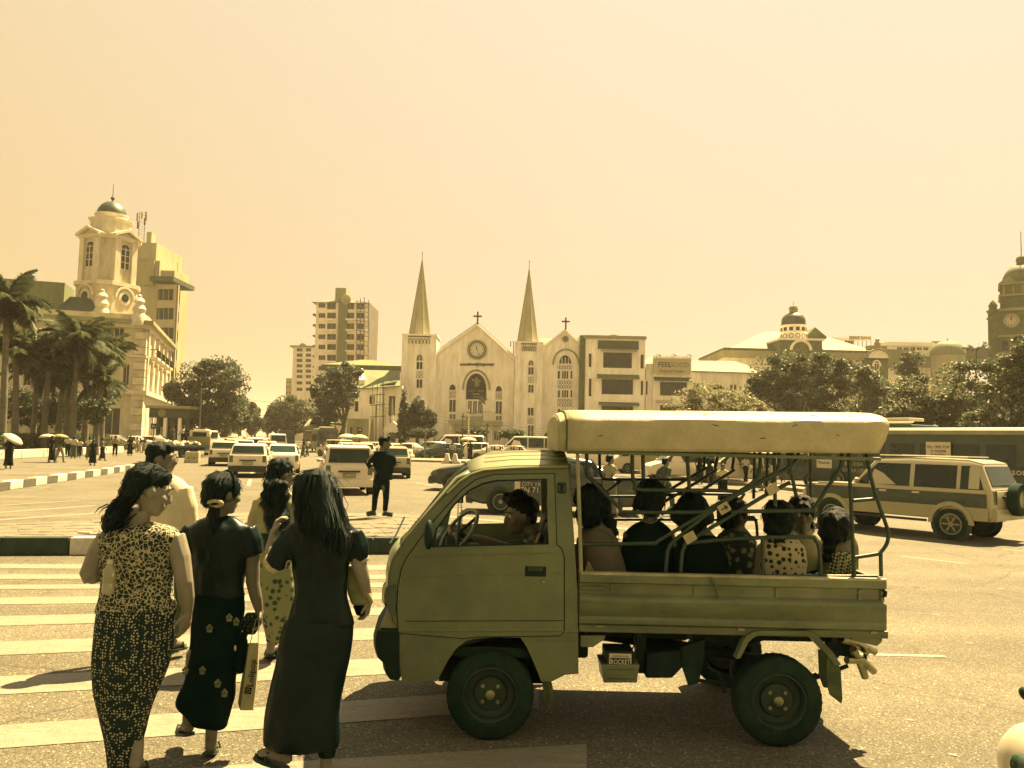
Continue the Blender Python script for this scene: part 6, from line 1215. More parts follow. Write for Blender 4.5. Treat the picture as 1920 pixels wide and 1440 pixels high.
for t_ in (.1, .2, .32, .44, .56, .68, .8, .9):        # ribs pressed into the roof
    P = []
    for i in range(9, 13):
        a = min(range(len(ST)-1), key=lambda j: 0 if ST[j] <= t_ <= ST[j+1] else 1); q = (t_-ST[a])/(ST[a+1]-ST[a]); P.append(rings[i][a].lerp(rings[i][a+1], q)+Vector((0, 0, .006)))
    MB().tube(P, .007, 6).build('roof_rib', PAINTLIT, truck, 60)
gut = [T(u, v)+Vector((0, -.012+wn(0, T(u, v).z), 0)) for u, v in ((838, 926), (862, 903), (882, 890), (906, 882), (960, 878), (1066, 876))]
MB().tube(gut, .010, 6).build('gutter', PAINTLIT, truck, 60)
bk_ = MB(); a = T(1078, 1180); z1 = T(1067, 880).z
bk_.bb((a.x-.06, Y0+.05, .55), (a.x-.03, Y1-.05, ZB+.02)); bk_.build('cab_back', PAINTG, truck)
for y in (Y0+.12, Y1-.2): MB().bb((a.x-.06, y, ZB+.02), (a.x-.03, y+.08, z1)).build('cab_back', PAINTG, truck)
MB().bb((a.x-.06, Y0+.2, z1-.12), (a.x-.03, Y1-.2, z1+.03)).build('cab_back', PAINTG, truck)
# bumper, marker lamp, hook, wiper, mirrors
bp = [(749, 1180), (708, 1182), (704, 1196), (704, 1213), (708, 1233), (720, 1244), (723, 1262), (731, 1274), (749, 1276)]
rs = []
for y, dx in ((Y0-.012, .02), (Y0-.004, 0), (Y0+.1, -.03), (Y0+.4, -.06), ((Y0+Y1)/2, -.07), (Y1-.4, -.06), (Y1-.1, -.03), (Y1, 0)): rs.append([Vector((T(u, v).x+(dx if u < 740 else 0), y, T(u, v).z)) for u, v in bp])
MB().loft(rs).build('bumper', BLK, truck, 40, .006)
tp = [(748, 1181), (710, 1180), (724, 1146), (737, 1146)]
MB().loft([[T(u, v, y) for u, v in tp] for y in (Y0+.02, Y1-.02)]).build('bumper_top', PAINTLIT, truck, 40, .006)
ml = [(724, 1100), (742, 1096), (743, 1150), (737, 1158), (729, 1146), (725, 1128)]
MB().prism([T(u, v, Y0-.012) for u, v in ml], (0, .02, 0)).build('marker_lamp', LAMP, truck, None, .004)
MB().tube([T(755, 1277, Y0+.1), T(757, 1283, Y0+.1), T(765, 1284, Y0+.1), T(769, 1277, Y0+.1)], .007, 6).build('tow_hook', STEEL, truck)
hl = MB(); c = T(726, 1125)
for y in (Y0+.22, Y1-.22): MB().lathe([(.0, -.075), (.06, -.07), (.085, -.05), (.09, 0)], (c.x+.01, y, c.z), 16, 'x').build('headlight', CHROME, truck, 40)
MB().tube([T(746, 1030, Y0+.25)+Vector((-.09, 0, 0)), T(738, 1028, Y0+.45)+Vector((-.05, 0, .03)), T(760, 1000, Y0+.7)+Vector((-.1, 0, .03))], .007, 6).build('wiper', BLK, truck)
mp = MB().ball(T(807, 999, Y0-.10), (.030, .05, .092), 14, 12); mo = mp.build('mirror', BLK, truck, 60)
MB().tube([T(812, 1020, Y0-.06), T(818, 1024, Y0+.02)], .01, 6).build('mirror_arm', BLK, mo)
q = px(833, 963, Y1+.1); mo = MB().ball(q, (.03, .05, .075), 12, 10).build('mirror', mat('mirror_shell_pale', .4, .3, .5), truck, 60); MB().tube([q+Vector((0, -.03, -.07)), q+Vector((.03, -.12, -.1))], .01, 6).build('mirror_arm', BLK, mo)
# cab interior
MB().bb((T(770, 1000).x, Y0+.08, T(0, 1030).z-.12), (T(808, 1000).x, Y1-.08, ZB+.04)).build('dashboard', BLK, truck, None, .03)
MB().bb((T(760, 1000).x, Y0+.06, .5), (T(1060, 1000).x, Y1-.06, .56)).build('cab_floor', BLK, truck)
seat = MB(); seat.bb((T(930, 0).x, Y0+.1, .6), (T(1045, 0).x, Y1-.1, .78)); seat.build('seat', BLK, truck, None, .04)
sb_ = MB(); ta = T(1040, 1100); rs = [[Vector((ta.x+.02*0+dx, y, z)) for dx, z in ((-.14, .75), (-.02, .75), (.06, 1.28), (-.04, 1.30))] for y in (Y0+.12, Y0+.62)]
sb_.loft(rs).build('seat_back', BLK, truck, None, .03); MB().loft([[p+Vector((0, .66, 0)) for p in r_] for r_ in rs]).build('seat_back', BLK, truck, None, .03)
MB().box((ta.x+.03, Y0+.37, 1.40), (.08, .24, .16)).build('headrest', BLK, truck, None, .03); MB().box((ta.x+.03, Y0+1.03, 1.40), (.08, .24, .16)).build('headrest', BLK, truck, None, .03)
WC = T(852, 1012, Y0+.36); ax = Vector((-.72, -.34, .60)).normalized(); e1 = ax.cross(Vector((1, 0, 0))).normalized(); e2 = ax.cross(e1)
P = [WC+.185*(e1*math.cos(t)+e2*math.sin(t)) for t in [2*math.pi*k/28 for k in range(29)]]
sw = MB().tube(P, .013, 8, False).build('steering_wheel', mat('wheel_grip', .05, .3, .6), truck, 60)
for t in (0, math.pi, math.pi*1.5): MB().tube([WC, WC+.18*(e1*math.cos(t)+e2*math.sin(t))], .011, 6).build('spoke', BLK, sw)
MB().tube([WC, WC+ax*-.3], .03, 8).build('column', BLK, sw)
# ------------------------------------------------------------------ wheels
def wheel(c, r, w, name='wheel', par=truck, sgn=-1, n=40):
    t = MB().lathe([(r*.62, w/2*.8), (r*.66, w/2), (r*.90, w/2), (r*.985, w*.40), (r, w*.30), (r, -w*.30), (r*.985, -w*.40), (r*.90, -w/2), (r*.66, -w/2), (r*.62, -w/2*.8)], c, n, 'y', False)
    ty = t.build(name, RUB, par, 50)
    g = MB()
    for k in range(36):
        a = 2*math.pi*k/36
        g.box(Vector(c)+Vector((math.cos(a)*r*.990, 0, math.sin(a)*r*.990)), (.006, w*.72, .013), Matrix.Rotation(-a, 3, 'Y'))
    g.build('tread', RUB, ty)
    s = sgn
    MB().lathe([(r*.635, s*w*.44), (r*.60, s*w*.46), (r*.57, s*w*.40), (r*.54, s*w*.06), (r*.40, s*w*.02), (r*.36, s*w*.14), (r*.20, s*w*.16), (r*.12, s*w*.18), (.0, s*w*.18)], c, n, 'y', False).build('rim', RIM, ty, 35)
    MB().lathe([(r*.115, s*w*.16), (r*.11, s*w*.38), (r*.08, s*w*.42), (0, s*w*.42)], c, 16, 'y', False).build('hub_cap', BOLT if sgn < 0 else RIM, ty, 40)
    for k in range(4):
        a = math.pi/4+k*math.pi/2; MB().lathe([(r*.045, s*w*.14), (r*.045, s*w*.24), (0, s*w*.24)], Vector(c)+Vector((math.cos(a)*r*.245, 0, math.sin(a)*r*.245)), 6, 'y', False).build('lug_nut', BOLT, ty)
    return ty
WF, WR = T(919, 1294), T(1465, 1301); WF.z = .272; WR.z = .272
for c in (WF, WR):
    wheel((c.x, Y0+.10, c.z), .272, .15); wheel((c.x, Y1-.10, c.z), .272, .15, sgn=1)
    MB().tube([(c.x, Y0+.15, c.z), (c.x, Y1-.15, c.z)], .04, 10).build('axle', STEEL, truck)
ln = MB(); arc = [(WF.x+.36*math.cos(t), WF.z+.34*math.sin(t)) for t in [math.radians(k) for k in range(-5, 190, 15)]]
ln.loft([[Vector((x, y, z)) for x, z in arc] for y in (Y0+.02, Y0+.4)], False, False); lo = ln.build('wheel_arch_liner', BLK, truck); 
MB().bb((WF.x-.35, Y0+.38, .25), (WF.x+.35, Y0+.40, .62)).build('wheel_arch_liner', BLK, truck)
# ------------------------------------------------------------------ load bed
XB0, XB1 = T(1087, 1090).x, T(1660, 1090).x
zc = lambda v: T(1370, v).z
def bedside(Y, s):
    sec = [(-.018, 1080), (-.020, 1084), (-.020, 1097), (.010, 1099), (.012, 1118), (-.016, 1126), (-.022, 1131), (-.008, 1158), (-.002, 1161), (-.014, 1166), (-.014, 1174), (.002, 1177), (.03, 1177), (.03, 1080)]
    b = MB(); b.loft([[Vector((x, Y+s*y, zc(v))) for y, v in sec] for x in (XB0, XB0+.5, XB0+1.0, XB0+1.5, XB1)]); o = b.build('bed_side', PAINTD, truck, 25, .003)
    for u in (1163, 1311, 1457, 1604):
        x = T(u, 0).x; MB().bb((x-.012, Y+s*.014, zc(1120)), (x+.012, Y+s*.002, zc(1100))).build('rib', PAINTD, o, None, .003)
    MB().bb((T(1108, 0).x, Y+s*.0, zc(1113)), (T(1150, 0).x, Y+s*.016, zc(1105))).build('handle', PAINTD, o, None, .006)
    MB().bb((XB0+.005, Y+s*-.022, zc(1083)), (XB1, Y+s*.032, zc(1078))).build('top_rail', mat('rail_bare', .24, .45, .5, .4, 12), o, None, .004)
    return o
bs = bedside(Y0, 1); bedside(Y1, -1)
rag = T(1338, 1100); MB().tube([T(1330, 1083, Y0-.03), T(1338, 1090, Y0-.045), T(1341, 1108, Y0-.03), T(1345, 1121, Y0-.03)], [.010, .014, .008, .006], 7).build('tied_cord', mat('cord', .08), bs, 60)
MB().bb((XB0, Y0+.03, zc(1184)), (XB1-.02, Y1-.03, zc(1178))).build('bed_floor', STEEL, truck)
MB().bb((XB0-.005, Y0+.03, zc(1176)), (XB0+.025, Y1-.03, zc(1090))).build('bulkhead', PAINTD, truck)
tg = MB(); tg.loft([[Vector((XB1+dx, y, zc(v))) for dx, v in ((-.03, 1177), (.0, 1174), (.008, 1164), (.006, 1130), (-.014, 1122), (-.014, 1100), (.004, 1098), (.004, 1081), (-.03, 1081))] for y in (Y0+.0, Y1)]); tg.build('tailgate', PAINTD, truck, None, .003)
MB().tube([T(1654, 1106), T(1661, 1110), T(1660, 1117), T(1654, 1118)], .010, 6).build('latch', STEEL, truck)
sill = MB(); sill.bb((XB0, Y0+.012, zc(1192)), (T(1655, 0).x, Y0+.06, zc(1178))); sill.build('sill', PAINTD, truck, None, .004)
sill = MB(); sill.bb((XB0, Y1-.06, zc(1192)), (T(1655, 0).x, Y1-.012, zc(1178))); sill.build('sill', PAINTD, truck, None, .004)
for u in (1142, 1393, 1628): MB().bb((T(u-6, 0).x, Y0+.002, zc(1183)), (T(u+6, 0).x, Y0+.014, zc(1178))).build('hinge', BOLT, truck, None, .002)
MB().prism([T(u, v, Y0+.015) for u, v in ((1089, 1193), (1136, 1193), (1134, 1200), (1112, 1215), (1089, 1214))], (0, .02, 0)).build('bracket', PAINTD, truck, None, .003)
MB().prism([T(u, v, Y0+.015) for u, v in ((1596, 1193), (1657, 1193), (1656, 1205), (1647, 1213), (1600, 1202))], (0, .05, 0)).build('rear_corner', PAINTD, truck, None, .004)
fl = MB(); cc = T(1466, 1290); outer = [(1378, 1234), (1392, 1200), (1400, 1190), (1416, 1182), (1513, 1182), (1528, 1188), (1560, 1222), (1576, 1246)]; inner = [(1387, 1234), (1402, 1204), (1410, 1196), (1420, 1191), (1508, 1191), (1521, 1197), (1549, 1228), (1563, 1247)]
fl.loft([[T(*o, Y0-.02), T(*i_, Y0-.015), T(*i_, Y0+.05), T(*o, Y0+.05)] for o, i_ in zip(outer, inner)]); fl.build('wheel_flare', PAINTD, truck, None, .004)
fb = MB(); fb.prism([T(u, v, Y0+.0) for u, v in ((1551, 1228), (1570, 1236), (1577, 1258), (1580, 1310), (1578, 1320), (1556, 1303), (1549, 1275))], (0.0, .012, 0)); fb.prism([T(u, v, Y0+.10) for u, v in ((1546, 1226), (1560, 1228), (1566, 1300), (1556, 1298), (1548, 1276))], (0, .012, 0)); fb.build('mud_flap', MUD, truck, None, .003)
MB().prism([T(u, v, Y0+.03) for u, v in ((1016, 1278), (1034, 1278), (1041, 1315), (1030, 1335), (1021, 1312))], (0, .12, 0)).build('mud_flap', MUD, truck, None, .003)
# chassis
for y in (Y0+.30, Y1-.38): MB().bb((T(1010, 0).x, y, zc(1222)), (T(1600, 0).x, y+.06, zc(1196))).build('chassis_rail', STEEL, truck)
for u in (1110, 1210, 1300, 1400, 1560): MB().bb((T(u, 0).x, Y0+.06, zc(1205)), (T(u+9, 0).x, Y1-.06, zc(1184))).build('cross_member', STEEL, truck)
MB().tube([T(1120, 1240, Y0+.7), T(1465, 1290, Y0+.7)], .03, 10).build('drive_shaft', STEEL, truck); MB().ball((WR.x, Y0+.7, WR.z), (.13, .12, .13)).build('differential', STEEL, truck, 60)
MB().prism([T(u, v, Y0+.12) for u, v in ((1219, 1236), (1290, 1228), (1288, 1262), (1268, 1283), (1217, 1283))], (0, .5, 0)).build('fuel_tank', STEEL, truck, None, .012)
MB().prism([T(u, v, Y0+.10) for u, v in ((1285, 1222), (1330, 1205), (1328, 1240), (1318, 1290), (1298, 1296), (1286, 1260))], (0, .03, 0)).build('spring_bracket', STEEL, truck, None, .004)
for y in (Y0+.16, Y1-.22):
    for k in range(3): MB().tube([T(1310+k*30, 1288+k*3, y), T(1465, 1316+k*4, y), T(1610-k*30, 1262+k*8, y)], .013, 6).build('leaf_spring', STEEL, truck)
MB().prism([T(u, v, Y0+.2) for u, v in ((1200, 1197), (1222, 1197), (1222, 1280), (1203, 1280))], (0, .06, 0)).build('hanger', STEEL, truck)
MB().bb((T(1088, 0).x, Y0+.2, zc(1258)), (T(1128, 0).x, Y0+.7, zc(1196))).build('gearbox', STEEL, truck, None, .02)
MB().tube([T(1330, 1262, Y0+.9), T(1560, 1240, Y0+1.0), T(1640, 1250, Y0+1.0)], .022, 8).build('exhaust', STEEL, truck)
MB().lathe([(.0, -.2), (.07, -.19), (.07, .19), (0, .2)], T(1290, 1250, Y0+.95), 12, 'x').build('silencer', STEEL, truck, 40)
ch = MB().tube([T(1335, 1262, Y0+.12), T(1360, 1275, Y0+.12), T(1368, 1310, Y0+.12)], .01, 6).build('brake_cable', STEEL, truck)
# rear step pipes
for pts in ([(1590, 1205), (1622, 1216), (1668, 1238)], [(1600, 1246), (1635, 1250), (1666, 1276)], [(1612, 1225), (1630, 1250), (1649, 1287)]):
    MB().tube([T(u, v, Y0+.10+.05*i) for i, (u, v) in enumerate(pts)], .024, 10).build('step_pipe', CHROME, truck, 50)
    MB().tube([T(u, v, Y1-.10-.05*i) for i, (u, v) in enumerate(pts)], .024, 10).build('step_pipe', CHROME, truck, 50)
MB().prism([T(u, v, Y0+.2) for u, v in ((1592, 1200), (1626, 1206), (1630, 1252), (1600, 1246), (1588, 1262), (1578, 1262), (1572, 1225))], (0, .04, 0)).build('step_bracket', STEEL, truck, None, .004)
MB().tube([T(1648, 1230, Y0+.2), T(1650, 1262, Y0+.2)], .012, 8).build('step_pipe', STEEL, truck, 50)
for dy in (.1, .6, 1.1): MB().tube([T(1640, 1232, Y0+dy), T(1640, 1232, Y0+dy+.4)], .016, 8).build('step_pipe', CHROME, truck, 50)
# ------------------------------------------------------------------ canopy
def csec(t):                       # cross-section of the tin canopy, t 0..1 from near edge to far edge
    pass
half = [(-.030, 1.795), (-.036, 1.82), (-.043, 1.88), (-.046, 1.945), (-.045, 1.972), (-.036, 1.990), (-.014, 2.004), (.03, 2.017), (.10, 2.032), (.22, 2.048), (.42, 2.06), (.70, 2.066)]
sec = [(Y0+y, z) for y, z in half]+[(Y1-y, z) for y, z in half[:-1][::-1]]
xa, xb = T(1078, 0).x, T(1652, 0).x
rs = []
for x in [xa+(xb-xa)*k/16 for k in range(16)]+[xb-.05, xb]:
    ring = []
    i_ = len(rs)
    for y, z in sec:
        k = (x-xa)/(xb-xa); dx = 0
        if k > .96: dx = -.06*(1-min((z-1.795)/.13, 1))
        ring.append(Vector((x+dx, y+random.uniform(-.003, .003)-(.006 if i_ % 3 == 1 else 0)*(z < 1.97), z+(x-xa)*.014+random.uniform(-.001, .001))))
    rs.append(ring)
cb = MB(); cb.loft(rs, False, False); co = cb.build('canopy', CANV, truck, 32); m_ = co.modifiers.new('s', 'SOLIDIFY'); m_.thickness = .012; m_.offset = 0
ec = MB(); ring0 = [Vector((xa, y, z)) for y, z in sec]; cy = (Y0+Y1)/2
ring1 = [Vector((xa-.014, cy+(y-cy)*.992, z-.008)) for y, z in sec]; ring2 = [Vector((xa-.05, cy+(y-cy)*.985, 1.76+(z-1.76)*(.985 if z < 1.95 else .93))) for y, z in sec]; ring3 = [Vector((xa-.062, cy+(y-cy)*.96, 1.76+(z-1.76)*.86)) for y, z in sec]
ec.loft([ring0, ring1, ring2, ring3], True, False); ec.build('canopy_end', CANVE, truck, 28)
MB().tube([Vector((xa-.004, y, z)) for y, z in sec], .008, 6).build('canopy_rim', mat('rim_dark', .06), truck, 60)
MB().bb((xa, Y0-.03, 1.776), (T(1640, 0).x, Y0+.02, 1.797)).build('canopy_lip', mat('lip', .09, .5, .4), truck, None, .004); MB().bb((xa, Y1-.02, 1.776), (T(1640, 0).x, Y1+.03, 1.797)).build('canopy_lip', MATS['lip'], truck, None, .004)
for k in range(6):
    x = xa+(xb-xa)*(k+.5)/6; MB().tube([Vector((x, y*1.0+(.02 if y < cy else -.02), z-.03)) for y, z in sec[2:-2]], .011, 6).build('canopy_bow', PIPE, truck, 60)
for k in range(15):
    x = xa+.06+(xb-xa-.12)*k/14+random.uniform(-.04, .04); MB().ball((x, Y0+.05+random.uniform(0, .05), 2.03+(x-xa)*.014), (.012+random.random()*.012, .012, .004), 6, 4).build('rivet', mat('rust_spot', .06), truck, 60)
po = MB().tube([T(1083, 850, Y0+.005), T(1086, 950, Y0+.005), T(1090, 1080, Y0+.005)], .013, 6).build('front_post', mat('post_pale', .2, .5, .4, .3, 14), truck)
MB().tube([T(1083, 850, Y1-.04), T(1090, 1080, Y1-.04)], .013, 6).build('front_post', MATS['post_pale'], truck)
NR = [  # rails on the near side, truck pixels
 [(1101, 843), (1102, 885), (1108, 897), (1163, 953), (1175, 961), (1322, 961), (1332, 955), (1400, 916), (1417, 902), (1428, 880), (1428, 843)],
 [(1089, 1022), (1222, 1020), (1238, 1014), (1326, 962), (1400, 920), (1490, 872), (1500, 843)],
 [(1250, 1079), (1253, 1040), (1256, 1030), (1268, 1014), (1348, 951), (1440, 897), (1462, 880), (1464, 843)],
 [(1278, 1079), (1281, 1040), (1286, 1026), (1298, 1014), (1432, 933), (1485, 905)],
 [(1288, 1020), (1390, 1011), (1518, 1008), (1532, 1014), (1540, 1030), (1543, 1079)],
 [(1374, 962), (1395, 960), (1520, 958), (1530, 954), (1572, 890), (1581, 874), (1583, 843)],
 [(1187, 843), (1188, 895), (1194, 908), (1205, 919), (1385, 922), (1385, 942)],
 [(1290, 843), (1295, 920)], [(1207, 843), (1208, 898)],
 [(1433, 1010), (1434, 1079)], [(1090, 1081), (1650, 1083)],
 [(1595, 843), (1600, 940), (1606, 1080)],
 [(1627, 843), (1640, 905), (1650, 938), (1668, 990), (1671, 1000), (1668, 1020), (1656, 1037), (1645, 1041), (1606, 1047)],
 [(1602, 940), (1650, 936)], [(1656, 1037), (1657, 1082)],
 [(1480, 843), (1488, 890), (1497, 932)], [(1455, 843), (1457, 950)],
 [(1490, 843), (1483, 890)]]
for pts in NR:
    MB().tube([T(u, v, Y0+.035) for u, v in spline(pts, 3)], .0125, 8).build('rail', PIPE, truck, 60)
def Fp(u, v, Y=6.36): return px(u, v, Y)
for pts in [[(1124, 846), (1125, 885), (1130, 895), (1142, 899), (1290, 899)], [(1165, 901), (1127, 928)], [(1090, 931), (1196, 931)], [(1090, 974), (1420, 974)], [(1321, 846), (1320, 875), (1313, 884), (1180, 962)], [(1347, 846), (1341, 878), (1334, 887), (1237, 946)], [(1377, 846), (1373, 878), (1366, 888), (1240, 965)], [(1245, 928), (1290, 926), (1380, 927)], [(1395, 972), (1410, 968), (1418, 980), (1420, 1008)], [(1415, 846), (1413, 935)], [(1440, 846), (1436, 930)], [(1520, 846), (1519, 1010)]]:
    MB().tube([Fp(u, v) for u, v in spline(pts, 3)], .0125, 8).build('rail', PIPE, truck, 60)
for i, (u, v) in enumerate(((1358, 953), (1294, 1008), (1449, 917))):
    c = T(u, v, Y0+.005); R = Matrix.Rotation(math.radians(-31), 3, 'Y'); pl = MB().box(c, (.075, .008, .062), R).build('rail_plate', mat('plate_paint', .28, .6, .3, .25, 20), truck, None, .004)
    if i == 0:
        for a, b in (((-.022, 0), (.022, 0)), ((.022, 0), (.006, .015)), ((.022, 0), (.006, -.015))):
            A = c+R @ Vector((a[0], -.006, a[1])); B = c+R @ Vector((b[0], -.006, b[1])); MB().tube([A, B], .0035, 5).build('arrow_mark', BLK, pl)
# bench inside the bed
for y in (Y0+.12, Y1-.42): MB().bb((XB0+.05, y, .68), (XB1-.15, y+.3, .72)).build('bench', BLK, truck)
# battery in its cradle
bt = thing('car_battery', 'black car battery lettered ROCKET in an open steel cradle under the pickup bed', 'battery', T(1165, 1262, Y0+.12))
MB().bb(T(1137, 1270, Y0+.05), T(1192, 1226, Y0+.25)).build('battery_case', BLK, bt, None, .006)
lb = MB().bb(T(1144, 1252, Y0+.046), T(1186, 1230, Y0+.052)).build('battery_label', mat('label_pale', .5, .5), bt)
MB().bb(T(1146, 1252, Y0+.043), T(1184, 1238, Y0+.048)).build('label_band', BLK, lb)
text('lettering', 'ROCKET', .042, mat('label_letter', .55), lb, at(T(1165, 1245, Y0+.041)), .001, sx=.74)
text('lettering', 'MAINTENANCE FREE', .011, BLK, lb, at(T(1165, 1234.2, Y0+.0445)), .001)
cr = MB(); cr.loft([[T(u, v, Y0+y) for u, v in ((1128, 1249), (1201, 1249), (1197, 1272), (1196, 1283), (1133, 1283), (1132, 1272))] for y in (.03, .038, .28)]); ct = cr.build('battery_cradle', PAINTD, truck, None, .004)
for v in (1256, 1273): MB().tube([T(1139, v, Y0+.028), T(1191, v, Y0+.028)], .006, 6).build('pressed_rib', PAINTD, ct, 60)
SCR = mat('scuff_mark', .07, .8, .1)
for (u, v, l, a) in ((1330, 796, 16, -.35), (1336, 800, 9, .5), (1480, 800, 10, .8), (1210, 812, 7, .2), (1420, 822, 12, .1), (1560, 815, 8, -.4), (1120, 818, 9, .3)):
    q = T(u, v, Y0-.052); q.z += .0; MB().tube([q, q+Vector((l*.0017, -.002, l*.0010*a)), q+Vector((l*.0034, .0, l*.0034*a*.5))], [.002, .0035, .0015], 5).build('scuff', SCR, truck)
MB().tube([T(1188, 1228, Y0+.1), T(1194, 1218, Y0+.1), T(1200, 1214, Y0+.14), T(1198, 1200, Y0+.2)], .005, 6).build('battery_lead', BLK, bt)
# charm hanging in the windscreen
chm = thing('hanging_charm', 'small square charm on a string of beads hanging behind the pickup windscreen', 'charm', px(862, 915, 5.6))
q = px(861, 935, 5.6); MB().box(q, (.058, .008, .06)).build('charm_frame', BLK, chm, None, .003); MB().box(q+Vector((0, -.005, 0)), (.03, .004, .035)).build('charm_picture', mat('charm_pic', .35), chm)
MB().tube([px(872, 890, 5.6), px(866, 915, 5.6), q+Vector((0, 0, .03))], .002, 5).build('cord', BLK, chm)
for s_ in (-1, 1):
    for k in range(14): MB().ball(px(862+s_*(4-abs(k-7)*.2), 943+k*4.2, 5.6), .0065, 6, 5).build('bead', mat('bead', .3, .3, .5), chm, 60)
# ================================================================== people
SKIN = mat('skin', .10, .5, .25, .15, 12, .1, 120, warm=True); SKIN2 = mat('skin_light', .155, .5, .25, .15, 12, .1, 120, warm=True)
HAIR = mat('hair', .0045, .42, .10, .5, 14, .6, 40, streak=(9, 9, .8)); HAIRB = mat('hair_lit', .010, .36, .22, .5, 14, .6, 40, streak=(9, 9, .8))
CB = mat('cloth_black', .006, .85, .03, .3, 8, .3, 30); CD = mat('cloth_dark_satin', .006, .32, .13, .4, 6, .5, 16); CT = mat('cloth_tan', .10, .85, .1, .3, 8, .3, 40, warm=True); CW_ = mat('cloth_white', .42, .85, .2, .1, 6, .35, 18); CM = mat('cloth_mid', .05, .85, .2, .3, 8, .3, 40); CL = mat('cloth_light', .22, .85, .2, .15, 6, .35, 20)
SOLE = mat('sandal', .02, .6, .3); EYE = mat('eye_white', .4, .2, .5); PUP = mat('pupil', .006, .2, .5); LACE = mat('lace', .30, .9, .2, .4, 60, .5, 90); GOLD = mat('metal_bits', .4, .3, .6, .2, 20)
LEO = fabric('leopard_print', 'leopard', .30, .012, 46); DOTS = fabric('sequin_dots', 'dots', .010, .34, 66, th=.31); FLOR = fabric('floral_print', 'flowers', .17, .03, 17); POLKA = fabric('polka_dots', 'dots', .32, .012, 24, th=.37); CHK = fabric('check_print', 'checks', .015, .26, 60); DFLOR = fabric('dark_flowers', 'flowers', .013, .016, 9); PRNT = fabric('print_shirt', 'flowers', .03, .20, 16); BEADB = fabric('beaded_dark', 'dots', .016, .14, 50)
UP = Vector((0, 0, 1))
def frame(f):
    f = Vector(f).normalized(); r = f.cross(UP).normalized(); u = r.cross(f).normalized(); return Matrix((r, f, u)).transposed()      # columns: right, forward, up
def head_prims(b, c, f, k=1.0, male=False):
    R = frame(f); P = lambda x, y, z: Vector(c)+R @ Vector((x*k, y*k, z*k))
    b.ball(P(0, -.008, .02), Vector((.074, .094, .092))*k, 18, 14, R); b.ball(P(0, .030, -.048), Vector((.055, .058, .062))*k, 14, 10, R); b.ball(P(0, .062, -.088), Vector((.028, .024, .022))*k, 10, 8, R)
    b.ball(P(0, .048, .012), Vector((.060, .044, .05))*k, 14, 10, R); b.tube([P(0, .086, .02), P(0, .100, -.008), P(0, .103, -.028), P(0, .088, -.038)], [.008*k, .011*k, .0165*k, .012*k], 8)
    b.ball(P(0, .086, -.056), Vector((.024, .012, .009))*k, 8, 6, R); b.ball(P(0, .083, -.068), Vector((.021, .012, .009))*k, 8, 6, R)
    for s in (-1, 1):
        b.ball(P(s*.077, -.004, -.005), Vector((.010, .020, .032))*k, 8, 8, R); b.ball(P(s*.042, .060, -.022), Vector((.024, .024, .024))*k, 8, 8, R); b.ball(P(s*.03, .080, .032), Vector((.026, .010, .007))*k, 8, 6, R)
    return R
def eyes(root, c, f, k=1.0):
    R = frame(f); P = lambda x, y, z: Vector(c)+R @ Vector((x*k, y*k, z*k))
    for s in (-1, 1):
        e = MB().ball(P(s*.031, .081, .008), .0125*k, 10, 8).build('eye', EYE, root, 60); MB().ball(P(s*.031, .090, .008), .0062*k, 8, 6).build('pupil', PUP, e, 60); MB().tube([P(s*.015, .096, .031), P(s*.032, .094, .037), P(s*.050, .080, .031)], [.0028*k, .004*k, .002*k], 6).build('eyebrow', HAIR, root, 60)
def hand(b, w, d, nrm, side=1, curl=.5, k=1.0, spread=.06):
    """palm with four unequal bent fingers and a thumb leaving its side"""
    d = Vector(d).normalized(); n = (Vector(nrm)-d*Vector(nrm).dot(d)).normalized(); s = d.cross(n)*side; w = Vector(w); R = Matrix((s, n, d)).transposed()
    b.ball(w+d*.045*k, Vector((.040, .016, .052))*k, 12, 10, R); b.tube([w-d*.02, w+d*.03*k], [.024*k, .027*k], 10)
    for i, (ln, off) in enumerate(((.066, -.030), (.076, -.010), (.071, .010), (.056, .029))):
        p = w+d*(.083-.006*abs(i-1.2))*k+s*off*k; q = [p-d*.02*k, p]; a = 0; dd = d+s*spread*(i-1.5)
        for seg in (.45, .32, .23): a += curl*.9; q.append(q[-1]+(dd*math.cos(a)+n*math.sin(a)).normalized()*ln*seg*k)
        b.tube(q, [.0095*k, .0095*k, .0088*k, .008*k, .0068*k], 8)
    t0 = w+d*.022*k-s*.030*k; t1 = t0+(d*.55-s*.75+n*.25).normalized()*.036*k; t2 = t1+(d*.85-s*.25+n*.4).normalized()*.030*k; b.tube([w+d*.02*k, t0, t1, t2], [.014*k, .0125*k, .0105*k, .008*k], 8)
def foot(b, a, toe, k=1.0):
    a = Vector(a); toe = Vector(toe); d = (toe-a); d.z = 0; d = d.normalized() if d.length > 1e-4 else Vector((0, 1, 0)); h = a+Vector((0, 0, -.055*k))-d*.03*k
    b.tube([a+Vector((0, 0, .06)), a, h+d*.03], [.036*k, .036*k, .036*k], 10); b.ball(h, Vector((.032, .032, .03))*k, 10, 8); m = h.lerp(toe, .5); b.tube([h, m+Vector((0, 0, .012*k)), toe], [.030*k, .036*k, .022*k], 10)
    s = Vector((-d.y, d.x, 0))
    for i in range(5): q = toe+s*(i-2)*.016*k-d*abs(i-1)*.008*k; b.tube([q-d*.03*k, q+d*.022*k], [.011*k, .0085*k], 6)
